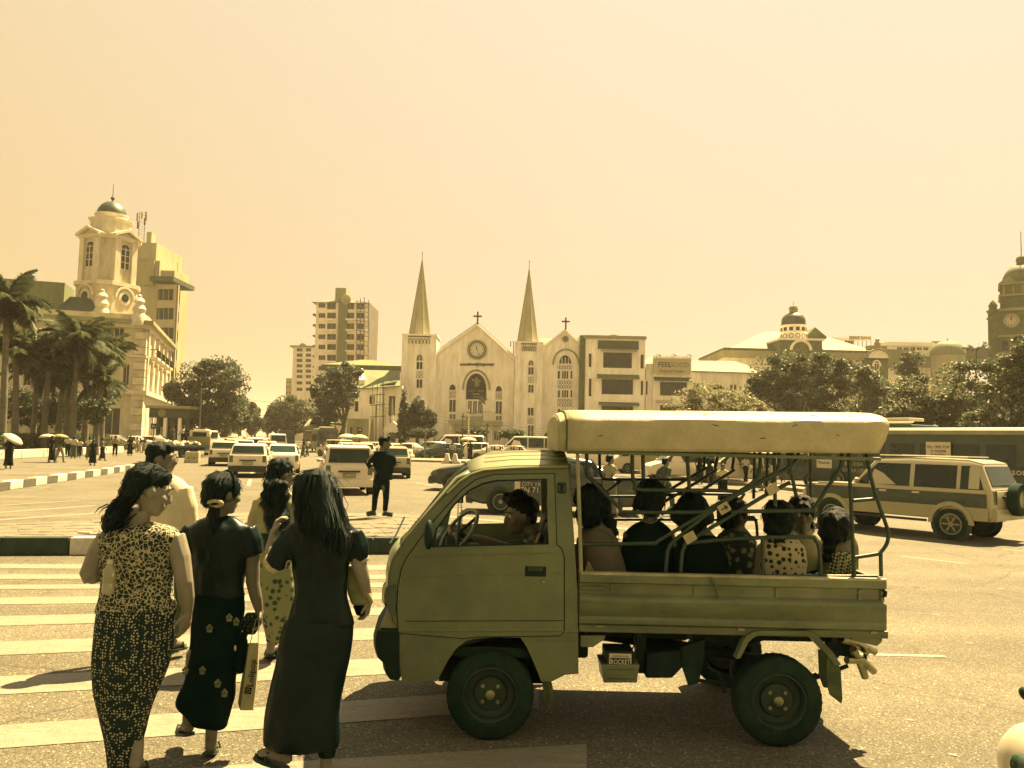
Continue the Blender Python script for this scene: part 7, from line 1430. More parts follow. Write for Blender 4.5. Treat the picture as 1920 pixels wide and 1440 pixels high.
def sandal(root, a, toe, m=None, k=1.0):
    a = Vector(a); toe = Vector(toe); h = a+Vector((0, 0, -.09*k)); t2 = toe+(toe-h).normalized()*.03+Vector((0, 0, -.022)); d = (t2-h).normalized(); s = d.cross(UP).normalized(); n = s.cross(d).normalized(); h = h-d*.05
    P = []
    for q, w in ((0, .02), (.08, .033), (.35, .036), (.7, .045), (.9, .038), (1, .018)): P.append((h.lerp(t2, q), w))
    ring = [p+s*w for p, w in P]+[p-s*w for p, w in P[::-1]]; o = MB().prism(ring, -n*.018).build('sandal', m or SOLE, root, 40)
    q = h.lerp(t2, .68); MB().tube([q+s*.045, q+s*.03+n*.045, h.lerp(t2, .84)+n*.03, q-s*.03+n*.045, q-s*.045], .007, 6).build('strap', m or SOLE, o, 60)
def smooth_rows(rows, k=4): return spline(rows, k)
def rowloft(rows, Y, ratio=.6, n=32, fold=0, nf=9, seed=0, k=4, cap=True, phase=0):
    """closed loft whose silhouette follows (v, left u, right u[, dY]) read off the photograph"""
    rows = [tuple(r)+((0,) if len(r) == 3 else ()) for r in rows]; R = []; rng = np.random.default_rng(seed); ph = rng.uniform(0, 6, 6)
    S = smooth_rows(rows, k)
    for i, (v, a, b_, dy) in enumerate(S):
        A, B = px(a, v, Y+dy), px(b_, v, Y+dy); c = (A+B)/2; w = (B-A).length/2; rt = ratio(i/len(S)) if callable(ratio) else ratio; ring = []
        for j in range(n):
            t = 2*math.pi*j/n; r = 1
            if fold: r += fold*(.5*math.sin(nf*t+ph[0]+.11*i*math.sin(ph[3]))+.5*math.sin((nf*.6+.5)*t+ph[1]-.17*i)+.5*math.sin(3*t+.23*i+ph[2]))*min(1, i/6)
            ring.append(c+Vector((math.cos(t)*w*r, math.sin(t)*w*rt*r, 0)))
        R.append(ring)
    b = MB(); b.loft(R, cap); return b
def person(label, base, group=None): return thing('person', label, 'person', tuple(base), 0, group)
def skinobj(b, root, voxel, m=SKIN, name='body', smooth=3):
    me = blob(b, voxel, smooth, name); shift(me, parent_loc(root)); return link(name, me, m, root)
def cloth(b, root, name, m, voxel=.009, smooth=4, wr=0, ws=9):
    me = blob(b, voxel, smooth, name)
    if wr:
        nv = len(me.vertices); co = np.empty(nv*3); me.vertices.foreach_get('co', co); co = co.reshape(-1, 3); no = np.empty(nv*3); me.vertices.foreach_get('normal', no); no = no.reshape(-1, 3)
        d = np.array([mnoise.noise(Vector((p[0]*ws, p[1]*ws, p[2]*ws*.55)))+.5*mnoise.noise(Vector((p[0]*ws*2.3+7, p[1]*ws*2.3, p[2]*ws*1.2))) for p in co]); me.vertices.foreach_set('co', (co+no*d[:, None]*wr).ravel()); me.update()
    shift(me, parent_loc(root)); return link(name, me, m, root)
def torso_prims(b, neck, chest, pel, shL, shR, w=1.0):
    ch_, pe = Vector(chest), Vector(pel); m = ch_.lerp(pe, .55); dk_ = .66; x = (Vector(shR)-Vector(shL)); x.z = 0; x.normalize(); R = Matrix((x, UP.cross(x), UP)).transposed()
    b.ball(ch_, Vector((.138, .10*dk_, .155))*w, 16, 12, R); b.ball(m, Vector((.108, .085*dk_, .14))*w, 14, 10, R); b.ball(pe, Vector((.13, .11*dk_, .12))*w, 14, 10, R); b.tube([shL, Vector(shL).lerp(neck, .6)+Vector((0, 0, .0)), shR], [.046*w, .046*w, .046*w], 10)
def limb(b, pts, r, n=10): b.tube(pts, r, n)
def strands(root, ob, n, ln, seed=0, m=None, pull=None):
    """loose locks lying on the hair, combed down (or towards a point)"""
    rng = np.random.default_rng(seed); me = ob.data; b = MB(); nv = len(me.vertices); off = parent_loc(root)
    for i in rng.integers(0, nv, n):
        v = me.vertices[int(i)]; p = v.co+off; nn = v.normal; d = (pull-p if pull is not None else Vector((0, -.15, -1))); d = d-nn*d.dot(nn)
        if d.length < 1e-3: continue
        d.normalize(); L_ = ln*rng.uniform(.5, 1.2); s = Vector(rng.normal(size=3))*.006; k = .5*L_/.09*.02
        b.tube([p-nn*.002, p+d*L_*.4+nn*.0035+s*.4, p+d*L_*.75-nn*k*.2+nn*.002+s, p+d*L_-nn*k], [.0022, .0026, .002, .0006], 3)
    return stuff(b.build('hair_strands', m or HAIRB, root))
# ------------------------------------------------------------------ 1 woman in leopard print
Y = 4.37; P = lambda u, v, d=0: px(u, v, Y+d)
w1 = person('woman in a sleeveless leopard-print top and dotted long skirt, low ponytail, at the left', (P(232, 1440).x, Y, 0))
hc = P(279, 920, .0); fd = (.80, .56, -.26); b = MB(); head_prims(b, hc, fd, 1.16)
b.tube([P(262, 955, -.01), P(258, 985, 0), P(258, 1010, .01)], [.056, .062, .09], 12); torso_prims(b, P(258, 985), P(262, 1035, .0), P(252, 1160), P(212, 1006), P(318, 1006), .98)
limb(b, [P(205, 1005), P(185, 1035, -.01), P(166, 1078, -.03), P(172, 1086, -.03)], [.060, .056, .048, .046]); limb(b, [P(170, 1080, -.03), P(184, 1078, .0), P(200, 1074, .06)], [.047, .042, .030])
hand(b, P(200, 1075, .05), P(208, 1092, .02)-P(200, 1075, .05), (0, -1, 0), 1, .7, 1.0)
limb(b, [P(326, 1006), P(338, 1045, -.01), P(346, 1092, -.02), P(350, 1120, .01), P(351, 1148, .04)], [.060, .055, .046, .042, .030]); hand(b, P(351, 1146, .04), (-.1, .15, -1), (-.9, .3, 0), 1, .35, 1.05)
for (a, t) in ((P(224, 1435, .02), P(228, 1455, .18)), (P(256, 1408, -.02), P(262, 1436, .14))): limb(b, [P(236, 1250, .02), a.lerp(P(234, 1330, .02), .9), a], [.06, .045, .034]); foot(b, a, t)
bo = skinobj(b, w1, .0068, SKIN2); eyes(w1, hc, fd, 1.16)
sandal(w1, P(258, 1412, -.02), P(263, 1438, .13)); sandal(w1, P(224, 1440, .02), P(228, 1458, .18))
b = rowloft([(980, 232, 292), (990, 205, 325), (1004, 190, 338), (1030, 187, 334), (1062, 189, 327), (1095, 191, 325), (1120, 188, 328), (1143, 181, 331), (1147, 181, 331)], Y, .56, 36, .018, 7, 1)
cloth(b, w1, 'blouse', LEO, .009, 2, .012)
b = rowloft([(1138, 187, 328), (1170, 180, 325), (1210, 176, 322), (1250, 174, 313), (1290, 177, 298), (1330, 184, 284), (1370, 192, 275), (1410, 198, 266), (1455, 203, 262)], Y, .66, 40, .03, 8, 2)
cloth(b, w1, 'long_skirt', DOTS, .010, 3, .008, 7)
R = frame(fd); b = MB(); H_ = lambda x, y, z: hc+R @ Vector((x, y, z))*1.16
b.ball(H_(0, -.020, .040), Vector((.084, .100, .088))*1.14, 18, 14, R); b.ball(H_(0, -.065, .0), Vector((.078, .06, .075))*1.14, 14, 10, R); b.ball(H_(0, .035, .078), Vector((.066, .05, .040))*1.1, 12, 8, R)
pb = P(247, 930, -.04); b.ball(pb, (.04, .035, .04), 10, 8)
for (u, v, d, r) in ((240, 938, -.05, .040), (228, 950, -.06, .054), (218, 964, -.065, .060), (211, 978, -.06, .054), (203, 989, -.05, .038)): b.ball(P(u, v, d), (r, r*.8, r*.95), 12, 10)
ho = cloth(b, w1, 'hair', HAIR, .010, 2, .007, 22); strands(w1, ho, 380, .045, 1, None, P(243, 931, -.05))
b = MB(); rng = np.random.default_rng(3)
for k in range(46): u, v = 216+rng.normal()*14, 968+rng.normal()*14; a = P(u+16, v-16, -.10); c = P(u-rng.uniform(0, 12), v+rng.uniform(2, 18), -.10+rng.uniform(0, .06)); b.tube([a, a.lerp(c, .5)+Vector((-.008, -.01, .004)), c], [.004, .0035, .001], 4)
stuff(b.build('loose_strands', HAIR, w1)); MB().tube([pb+Vector((.03*math.cos(t), 0, .03*math.sin(t)))+Vector((0, -.02*math.sin(t), 0)) for t in [k*.52 for k in range(13)]], .008, 6, False).build('hair_tie', CB, w1, 60)
bt = thing('water_bottle', 'clear plastic water bottle held behind the leopard-print woman', 'bottle', tuple(P(203, 1108, -.20))); q = P(203, 1112, -.20); WBM = mat('bottle_plastic', .22, .15, .6, .2, 10)
MB().lathe([(0, 0), (.029, .0), (.031, .01), (.031, .05), (.028, .055), (.031, .06), (.031, .115), (.014, .145), (.013, .15), (0, .15)], q, 16, 'z', False).build('bottle_body', WBM, bt, 40); MB().lathe([(.015, .148), (.015, .168), (0, .168)], q, 12, 'z', False).build('cap', GOLD, bt)
# ------------------------------------------------------------------ 2 man in a white shirt
Y = 6.7; w = person('man in a white shirt in profile behind the leopard-print woman', (P(318, 1222).x, Y, 0))
hc = P(303, 860); fd = (.97, .2, -.05); b = MB(); head_prims(b, hc, fd, 1.12, True); b.tube([P(296, 880), P(295, 898), P(298, 915)], [.058, .062, .09], 12); torso_prims(b, P(297, 898), P(310, 945), P(316, 1060), P(280, 915), P(345, 915), 1.05)
limb(b, [P(345, 915), P(354, 955), P(356, 1000, .03), P(352, 1060, .05)], [.055, .05, .042, .028]); hand(b, P(352, 1060, .05), (0, .2, -1), (-1, 0, 0), 1, .5, 1.05); limb(b, [P(278, 915), P(272, 960, .05), P(278, 1010, .08), P(290, 1050, .1)], [.055, .05, .042, .028])
for a, t in ((P(322, 1196, -.02), P(344, 1208, .10)), (P(312, 1206, .1), P(330, 1218, .26))): limb(b, [P(316, 1060), a+Vector((0, 0, .35)), a], [.09, .06, .038]); foot(b, a, t); sandal(w, a, t)
skinobj(b, w, .011); eyes(w, hc, fd, 1.12)
b = rowloft([(889, 286, 318), (897, 276, 338), (912, 268, 352), (940, 264, 358), (980, 268, 356), (1030, 278, 350), (1080, 284, 346), (1086, 284, 346)], Y, .6, 32, .015, 6, 4); limb(b, [P(344, 915, .0), P(354, 950, .0), P(357, 985, .02)], [.075, .068, .062]); limb(b, [P(280, 916), P(272, 950, .04), P(272, 985, .06)], [.075, .068, .062]); cloth(b, w, 'shirt', CW_, .012, 3, .008, 6)
cloth(rowloft([(1078, 284, 346), (1120, 288, 345), (1160, 294, 342), (1196, 300, 338)], Y, .7, 32, .03, 7, 5), w, 'longyi', CM, .014, 3, .008)
R = frame(fd); H_ = lambda x, y, z: hc+R @ Vector((x, y, z))*1.12; b = MB(); b.ball(H_(0, -.018, .045), Vector((.084, .10, .085))*1.12, 16, 12, R); b.ball(H_(0, -.06, -.005), Vector((.075, .05, .07))*1.1, 12, 10, R); b.ball(H_(0, .04, .09), Vector((.066, .05, .035))*1.1, 12, 8, R); cloth(b, w, 'hair', HAIR, .011, 1, .010, 40)
MB().ball(H_(.083, -.005, -.04), .009, 8, 6).build('ear_stud', GOLD, w)
# ------------------------------------------------------------------ 3 woman in dark blouse with hair band
Y = 4.77; w2 = person('woman in a dark blouse and dark long skirt with pale flowers, hair band and scrunchie', (P(395, 1400).x, Y, 0))
hc = P(418, 926); fd = (.62, .76, -.1); b = MB(); head_prims(b, hc, fd, 1.05); b.tube([P(412, 950, -.01), P(410, 968), P(410, 985)], [.046, .05, .075], 12); torso_prims(b, P(412, 972), P(412, 1030), P(410, 1130), P(368, 990), P(460, 990), .93)
limb(b, [P(366, 992), P(352, 1040, .0), P(352, 1090, .02), P(362, 1140, .08)], [.05, .045, .038, .026]); limb(b, [P(466, 994), P(473, 1045), P(474, 1092), P(480, 1120, .01), P(486, 1145, .03)], [.05, .046, .040, .036, .025]); hand(b, P(486, 1143, .03), (.1, .05, -1), (-.8, -.4, 0), 1, .75, .95); hand(b, P(362, 1138, .08), (.1, .3, -1), (1, 0, 0), -1, .5, .9)
for a, t in ((P(353, 1345, .0), P(342, 1366, .10)), (P(396, 1380, -.02), P(401, 1400, .13))): limb(b, [P(405, 1180), a+Vector((.02, 0, .35)), a], [.08, .052, .033]); foot(b, a, t, .93); sandal(w2, a, t, None, .95)
skinobj(b, w2, .0068); eyes(w2, hc, fd, 1.05)
b = rowloft([(966, 396, 432), (974, 378, 450), (986, 358, 468), (1005, 352, 473), (1040, 356, 468), (1075, 361, 461), (1100, 362, 458), (1114, 360, 460), (1118, 360, 460)], Y, .58, 34, .015, 6, 6); limb(b, [P(366, 992), P(354, 1015), P(349, 1038)], [.062, .066, .060]); limb(b, [P(462, 993), P(471, 1015), P(476, 1040)], [.062, .068, .062]); cloth(b, w2, 'blouse', CD, .009, 2, .016, 9)
cloth(rowloft([(1110, 362, 457), (1150, 362, 458), (1200, 358, 452), (1240, 352, 446), (1280, 345, 440), (1305, 334, 438), (1322, 332, 434), (1340, 346, 430), (1362, 362, 424)], Y, .62, 40, .03, 7, 7), w2, 'long_skirt', CB, .010, 2, .014, 7)
FP = mat('flower_patch', .13, .9, .1, .5, 40, .4, 60)
for (u, v) in ((405, 1171), (358, 1250), (392, 1248), (440, 1152), (452, 1160), (420, 1272), (432, 1290)):
    f_ = MB(); rows_ = P(u, v); hw = .145*(1-abs((u-405)/75)**2)**.5 if abs(u-405) < 74 else .02; q = rows_+Vector((0, -hw*.62*1.0-.012, 0))
    for k in range(5): a = k*2*math.pi/5+.3; f_.ball(q+Vector((.011*math.cos(a), 0, .016*math.sin(a))), (.010, .006, .010), 6, 5)
    f_.build('embroidered_flower', FP, w2, 60)
R = frame(fd); H_ = lambda x, y, z: hc+R @ Vector((x, y, z))*1.05; b = MB(); b.ball(H_(0, -.012, .035), Vector((.083, .102, .088))*1.1, 18, 14, R); b.ball(H_(0, -.06, -.015), Vector((.078, .06, .07))*1.05, 14, 10, R); ho = cloth(b, w2, 'hair', HAIR, .0085, 3, .003, 18); strands(w2, ho, 300, .045, 2, None, P(405, 942, -.06))
b = MB(); b.tube([P(404, 945, -.06), P(401, 962, -.07), P(399, 985, -.09), P(401, 1006, -.10)], [.028, .034, .030, .008], 12); ho = cloth(b, w2, 'ponytail', HAIR, .008, 2, .004, 25); strands(w2, ho, 70, .05, 3)
MB().tube([H_(.088*math.cos(t), .012, .035+.098*math.sin(t)) for t in [math.pi*k/14 for k in range(-2, 17)]], .007, 6).build('hair_band', CB, w2, 60)
sr = MB()
for k in range(12): a = 2*math.pi*k/12; sr.ball(P(404, 944, -.10)+Vector((.037*math.cos(a), .0-.014*math.sin(a), .016*math.sin(a))), (.014, .013, .013), 8, 6)
cloth(sr, w2, 'scrunchie', LACE, .006, 1)
hb = thing('hand_bag', 'dark quilted handbag hanging from the dark-bloused woman\'s hand', 'bag', tuple(P(455, 1258))); b = MB()
for u, v, r in ((458, 1190, .022), (455, 1205, .034), (452, 1222, .042), (450, 1238, .044), (450, 1250, .036)): b.ball(P(u, v, .0), (r, r*.8, r*1.1), 12, 8)
cloth(b, hb, 'bag_body', CB, .008, 2, .005, 25); MB().tube([P(456, 1185), P(470, 1162), P(486, 1152), P(478, 1170), P(466, 1186)], .005, 6).build('strap', CB, hb, 60); MB().ball(P(441, 1215, -.035), (.008, .006, .018), 8, 6).build('buckle', GOLD, hb)
b = MB(); b.loft([[P(u, v, .02), P(u2, v, .02), P(u2, v, .10), P(u, v, .10)] for u, u2, v in ((462, 480, 1148), (455, 490, 1162), (452, 484, 1180), (462, 478, 1190))]); tag(b.build('beaded_purse', BEADB, None, None, .01), 'small dark beaded purse clutched above the paper bag', 'purse')
pb_ = thing('shopping_bag', 'tall narrow pale shopping bag lettered Lolipop hanging from the same hand', 'bag', tuple(P(465, 1330))); PAP = mat('bag_paper', .24, .7, .2, .12, 10, .2, 30)
b = MB(); b.loft([[P(a, v, -.05), P(c, v, -.05), P(c+2, v, .03), P(a+2, v, .03)] for a, c, v in ((467, 485, 1205), (461, 483, 1250), (455, 479, 1295), (450, 474, 1332))]); b.build('bag_body', PAP, pb_, None, .003); b = MB().prism([P(467, 1206, -.045), P(456, 1298, -.045), P(450, 1331, -.045), P(446, 1318, .03), P(463, 1206, .03)], (.001, 0, 0)); b.build('gusset', mat('bag_side', .10, .7, .2, .2, 9), pb_)
for d in (-.05, .03): MB().tube([P(469, 1206, d), P(480, 1162, d*.3), P(486, 1155, 0), P(484, 1206, d)], .0025, 5).build('cord_handle', PAP, pb_)
tv = (P(463, 1250, -.055)-P(458, 1290, -.055)).normalized(); Mx = Matrix((tv, Vector((-tv.z, 0, tv.x)), Vector((0, -1, 0)))).transposed().to_4x4(); text('lettering', 'Lolipop', .052, CB, pb_, Matrix.Translation(P(472, 1262, -.054)) @ Mx, .0008)
MB().box(P(465, 1295, -.0525), (.036, .003, .036), Matrix.Rotation(.13, 3, 'Y')).build('printed_badge', CB, pb_); MB().tube([P(465, 1295, -.057)+Vector((.010*math.cos(t), 0, .010*math.sin(t))) for t in [k*.6 for k in range(11)]], .002, 5).build('badge_ring', PAP, pb_)
# ------------------------------------------------------------------ 4 curly-haired woman further ahead
Y = 6.73; w3 = person('woman with long curly hair in a light long-sleeved top and floral skirt, further ahead', (P(510, 1225).x, Y, 0))
hc = P(528, 888); fd = (.75, .64, -.08); b = MB(); head_prims(b, hc, fd, 1.1); b.tube([P(524, 908), P(523, 922), P(522, 938)], [.048, .052, .08], 12); torso_prims(b, P(522, 925), P(518, 970), P(518, 1060), P(492, 938), P(550, 938), .95)
limb(b, [P(490, 938), P(478, 970), P(476, 1000, .03), P(480, 1030, .1)], [.05, .045, .038, .026]); limb(b, [P(553, 938), P(562, 970), P(558, 1005, .05), P(545, 1020, .16)], [.05, .045, .038, .026])
for a, t in ((P(508, 1206), P(506, 1224, .12)), (P(520, 1200, .1), P(522, 1214, .25))): limb(b, [P(516, 1080), a+Vector((0, 0, .35)), a], [.09, .055, .034]); foot(b, a, t); sandal(w3, a, t)
skinobj(b, w3, .011, SKIN2); eyes(w3, hc, fd, 1.1)
b = rowloft([(921, 508, 540), (930, 488, 556), (945, 476, 566), (970, 480, 560), (1005, 480, 553), (1030, 479, 553)], Y, .6, 32, .015, 6, 8); limb(b, [P(490, 940), P(477, 972), P(473, 1006, .03)], [.066, .058, .052]); limb(b, [P(554, 940), P(564, 972), P(560, 1005, .05)], [.066, .058, .052]); cloth(b, w3, 'top', CL, .012, 3, .008, 7)
cloth(rowloft([(998, 477, 556), (1012, 477, 555), (1032, 478, 555)], Y, .64, 32, 0, 6, 9), w3, 'lace_band', BEADB, .012, 1); cloth(rowloft([(1028, 480, 553), (1080, 482, 556), (1120, 485, 557), (1160, 490, 548), (1190, 497, 534), (1204, 499, 526)], Y, .66, 32, .03, 7, 10), w3, 'floral_skirt', FLOR, .014, 3, .008)
b = MB(); R = frame(fd); H_ = lambda x, y, z: hc+R @ Vector((x, y, z))*1.1; b.ball(H_(0, -.015, .035), Vector((.084, .102, .09))*1.1, 16, 12, R); b.ball(H_(0, -.07, -.02), Vector((.08, .06, .08)), 12, 10, R)
rng = np.random.default_rng(12)
for k in range(80): t = rng.random(); u = 521+rng.normal()*11*(1-.3*t); v = 905+t*82; b.ball(P(min(max(u, 494), 549), v, -.13+rng.normal()*.02), .032+rng.random()*.02, 8, 6)
ho = cloth(b, w3, 'curly_hair', HAIR, .012, 1, .014, 30); strands(w3, ho, 350, .07, 4)
# ------------------------------------------------------------------ 5 woman in dark dress with long straight hair
Y = 4.45; w4 = person('woman in a dark satin dress with lace cuffs and long straight hair, nearest the pickup', (P(570, 1440).x, Y, 0))
hc = P(592, 926); fd = (-.35, .93, -.12); b = MB(); head_prims(b, hc, fd, 1.1); b.tube([P(596, 955), P(598, 972), P(600, 990)], [.046, .05, .08], 12); torso_prims(b, P(598, 975), P(602, 1040), P(600, 1150), P(550, 1000), P(655, 1000), .97)
limb(b, [P(548, 1000), P(528, 1035, -.02), P(514, 1058, -.02), P(507, 1058, .0)], [.052, .048, .042, .04]); limb(b, [P(510, 1058, .0), P(508, 1030, .05), P(513, 1003, .09)], [.041, .036, .025]); hand(b, P(513, 1004, .09), (.12, .25, 1), (.9, .3, 0), 1, .8, 1.0)
limb(b, [P(660, 1000), P(670, 1045), P(681, 1085, .03), P(690, 1125, .08)], [.052, .046, .038, .026]); hand(b, P(690, 1124, .08), (.0, .1, -1), (-1, .1, 0), 1, .7, .95)
for a, t, kk in ((P(528, 1402, -.02), P(487, 1412, -.03), 1), (P(610, 1432, .02), P(606, 1452, .16), 1)): limb(b, [P(575, 1200), a+Vector((.03, 0, .35)), a], [.085, .055, .036]); foot(b, a, t, kk); sandal(w4, a, t)
skinobj(b, w4, .0068, SKIN2); eyes(w4, hc, fd, 1.1)
b = rowloft([(966, 575, 632), (976, 552, 652), (990, 536, 668), (1010, 535, 672), (1045, 545, 656), (1085, 550, 649), (1115, 551, 652), (1140, 545, 659), (1165, 536, 662), (1172, 535, 662)], Y, .57, 38, .02, 7, 11); limb(b, [P(546, 1000), P(528, 1030, -.02), P(516, 1054, -.02), P(512, 1055, -.01)], [.064, .064, .062, .056]); limb(b, [P(660, 998), P(669, 1022, .0), P(672, 1046, .02)], [.064, .064, .060]); cloth(b, w4, 'dress_top', CD, .009, 2, .020, 9)
cloth(rowloft([(1160, 535, 662), (1190, 526, 661), (1225, 517, 655), (1270, 508, 648), (1320, 500, 641), (1370, 494, 637), (1394, 491, 633), (1399, 493, 632)], Y, .60, 40, .025, 6, 12), w4, 'long_skirt', CD, .010, 2, .014, 6); cloth(rowloft([(1385, 588, 633), (1405, 592, 631), (1420, 596, 628)], Y, .7, 24, 0, 5, 13), w4, 'skirt_vent', CD, .009, 1)
for pts, r in (([P(517, 1052, -.015), P(510, 1060, .0)], [.061, .060]), ([P(671.5, 1044, .02), P(673, 1054, .02)], [.058, .057])): cloth(MB().tube(pts, r, 16), w4, 'lace_cuff', LACE, .007, 1, .003, 40)
MB().tube([P(511, 1016, .07)+Vector((.03*math.cos(t), .022*math.sin(t), .004*math.sin(t))) for t in [2*math.pi*k/16 for k in range(17)]], .004, 6, False).build('bangle', CB, w4, 60)
b = MB(); R = frame(fd); H_ = lambda x, y, z: hc+R @ Vector((x, y, z))*1.1; b.ball(H_(0, -.018, .035), Vector((.088, .105, .092))*1.12, 18, 14, R)
S = rowloft([(890, 556, 626, -.03), (910, 550, 634, -.05), (935, 549, 640, -.06), (960, 552, 646, -.08), (985, 562, 652, -.10), (1002, 590, 655, -.115), (1012, 612, 650, -.12), (1020, 620, 642, -.12)], Y, .62, 40, .03, 13, 14); b.v += [] ; o_ = len(b.v); b.add(S.v, S.f); ho = cloth(b, w4, 'long_hair', HAIR, .0085, 2, .004, 20); strands(w4, ho, 500, .12, 5)
b = MB(); rng = np.random.default_rng(8)
for k in range(120):
    u0 = rng.uniform(556, 636); q = (u0-596)/40; u1 = 606+q*42+rng.normal()*3; v1 = rng.uniform(985, 1018); d0 = -.135*(1-.5*q*q); b.tube([P(596+q*24, 890, -.115*(1-q*q*.6)), P(596+q*41, 935, d0-.015), P((u0+u1)/2+3, 965, d0-.035), P(u1, v1, d0-.06)], [.0035, .004, .0035, .001], 4)
stuff(b.build('hair_strands', HAIRB, w4))
fbag = thing('folded_bag', 'pale soft folded bag hanging at the dark-dressed woman\'s right side', 'bag', tuple(P(675, 1150))); b = MB(); b.loft([[P(a, v, .05), P(c, v, .05), P(c+2, v, .13), P(a+2, v, .13)] for a, c, v in ((650, 672, 1060), (648, 680, 1085), (652, 690, 1115), (660, 696, 1135))]); b.build('bag_body', mat('bag_soft', .14, .8, .2, .25, 12, .4, 25), fbag, None, .012)
b = MB(); b.loft([[P(a, v, .08), P(c, v, .08), P(c+2, v, .14), P(a+2, v, .14)] for a, c, v in ((664, 690, 1120), (662, 690, 1138), (668, 684, 1154))]); b.build('bag_end', CB, fbag, None, .008)
MB().tube([P(667, 1062, .045), P(683, 1100, .045), P(698, 1130, .05)], .014, 8).build('rolled_edge', CL, fbag, 60); MB().tube([P(652, 1062, .05), P(650, 1020, .02), P(655, 995, -.02)], .006, 6).build('strap', CB, fbag, 60)
# ------------------------------------------------------------------ 6 young man standing on the median
Y = 16.2; sm = person('young man in dark shirt and narrow trousers standing on the paved median, hand on hip', (P(712, 968).x, Y, ZM)); hc = P(722, 830); fd = (.96, .25, 0); b = MB(); head_prims(b, hc, fd, 1.15, True); b.tube([P(717, 838), P(716, 846), P(716, 856)], [.055, .055, .08], 10); torso_prims(b, P(716, 848), P(717, 868), P(715, 900), P(700, 854), P(733, 856), 1.0)
limb(b, [P(701, 855), P(689, 869, -.05), P(703, 885, -.08)], [.055, .042, .03]); hand(b, P(702, 885, -.08), (.7, .3, -.5), (0, -1, 0), 1, .3, 1); limb(b, [P(734, 856), P(738, 873, .1), P(728, 880, .2)], [.055, .042, .03])
for h_, k_, a, t in ((P(707, 905), P(703, 934), P(701, 958.5), P(689, 964, -.1)), (P(722, 905), P(724, 934), P(722, 959), P(736, 965, -.02))): limb(b, [h_, k_, a], [.085, .058, .042]); foot(b, a, t, 1.15); sh_ = MB(); sh_.tube([a+Vector((0, 0, -.03)), t], [.055, .05], 10); sh_.build('shoe', SOLE, sm, 60)
skinobj(b, sm, .018); eyes(sm, hc, fd, 1.15)
b = rowloft([(846, 708, 726), (851, 698, 737), (860, 697, 740), (878, 701, 738), (892, 702, 736), (900, 701, 737)], Y, .6, 24, 0); limb(b, [P(701, 855), P(689, 868, -.05), P(695, 877, -.07)], [.07, .06, .055]); limb(b, [P(735, 856), P(739, 872, .1)], [.07, .062]); cloth(b, sm, 'shirt', CB, .022, 2, .008, 6); MB().tube([P(701, 850, -.075), P(690, 862, -.11), P(688, 868, -.12)], .012, 6).build('sleeve_stripe', CL, sm, 60)
b = MB()
for h_, k_, a in ((P(708, 903), P(703, 934), P(701, 958)), (P(723, 903), P(724, 934), P(722, 958))): limb(b, [h_, k_, a], [.088, .064, .052])
b.ball(P(715, 900), (.165, .12, .11), 12, 8); cloth(b, sm, 'trousers', CB, .022, 2, .006, 7)
R = frame(fd); H_ = lambda x, y, z: hc+R @ Vector((x, y, z))*1.15; b = MB(); b.ball(H_(0, -.015, .05), Vector((.088, .108, .085))*1.15, 12, 10, R); b.ball(H_(0, -.06, 0), Vector((.08, .055, .07))*1.15, 10, 8, R); b.ball(H_(0, .05, .105), Vector((.06, .05, .04))*1.15, 10, 8, R); cloth(b, sm, 'hair', HAIR, .018, 1, .012, 30)
# ------------------------------------------------------------------ driver
Y = 5.5; dv = person('young driver with a dark quiff at the wheel of the pickup', (P(1000, 1080).x, Y, .6)); hc = P(975, 968); fd = (-.93, -.36, -.06); b = MB(); head_prims(b, hc, fd, 1.05, True); b.tube([P(990, 988), P(1000, 1006), P(1004, 1020)], [.052, .056, .085], 12); torso_prims(b, P(1000, 1005), P(1012, 1050), P(1012, 1130), P(1004, 1024, -.17), P(1004, 1024, .17), 1.0)
limb(b, [P(1004, 1026, -.18), P(970, 1052, -.2), P(925, 1040, -.12), P(880, 1022, -.08)], [.055, .045, .04, .028]); limb(b, [P(1004, 1024, .18), P(950, 1030, .2), P(905, 1015, .1), P(868, 1006, .02)], [.055, .045, .04, .028])
hand(b, P(882, 1022, -.08), (-1, .1, .1), (.2, .4, 1), 1, .9, 1); hand(b, P(868, 1006, .02), (-1, -.1, .1), (.2, -.4, 1), -1, .9, 1); limb(b, [P(1010, 1130, -.08), P(930, 1115, -.1), P(900, 1180, -.1)], [.08, .06, .045]); limb(b, [P(1010, 1130, .08), P(930, 1115, .1), P(900, 1180, .1)], [.08, .06, .045])
skinobj(b, dv, .0078); eyes(dv, hc, fd, 1.05); b = MB(); torso_prims(b, P(1000, 1012), P(1012, 1050), P(1012, 1130), P(1004, 1024, -.17), P(1004, 1024, .17), 1.12); limb(b, [P(1004, 1026, -.18), P(985, 1042, -.2), P(965, 1054, -.2)], [.068, .062, .058]); limb(b, [P(1004, 1024, .18), P(955, 1030, .2)], [.068, .058]); b.tube([P(992, 1000), P(997, 1010)], [.068, .075], 14); cloth(b, dv, 'shirt', PRNT, .010, 2, .006, 10)
R = frame(fd); H_ = lambda x, y, z: hc+R @ Vector((x, y, z))*1.05; b = MB(); b.ball(H_(0, -.03, .052), Vector((.084, .098, .078))*1.1, 16, 12, R); b.ball(H_(0, -.07, .0), Vector((.075, .045, .065))*1.05, 12, 8, R)
for (x, y, z, r) in ((0, .05, .105, .05), (.02, .075, .125, .036), (-.03, .06, .115, .04), (0, .0, .125, .055), (.03, .02, .12, .045)): b.ball(H_(x, y, z), r, 10, 8)
cloth(b, dv, 'hair', HAIR, .009, 1, .010, 38); MB().tube([P(1012, 1000, -.17), P(1000, 1030, -.24), P(990, 1070, -.24)], .010, 6).build('seat_belt', CL, dv, 60)
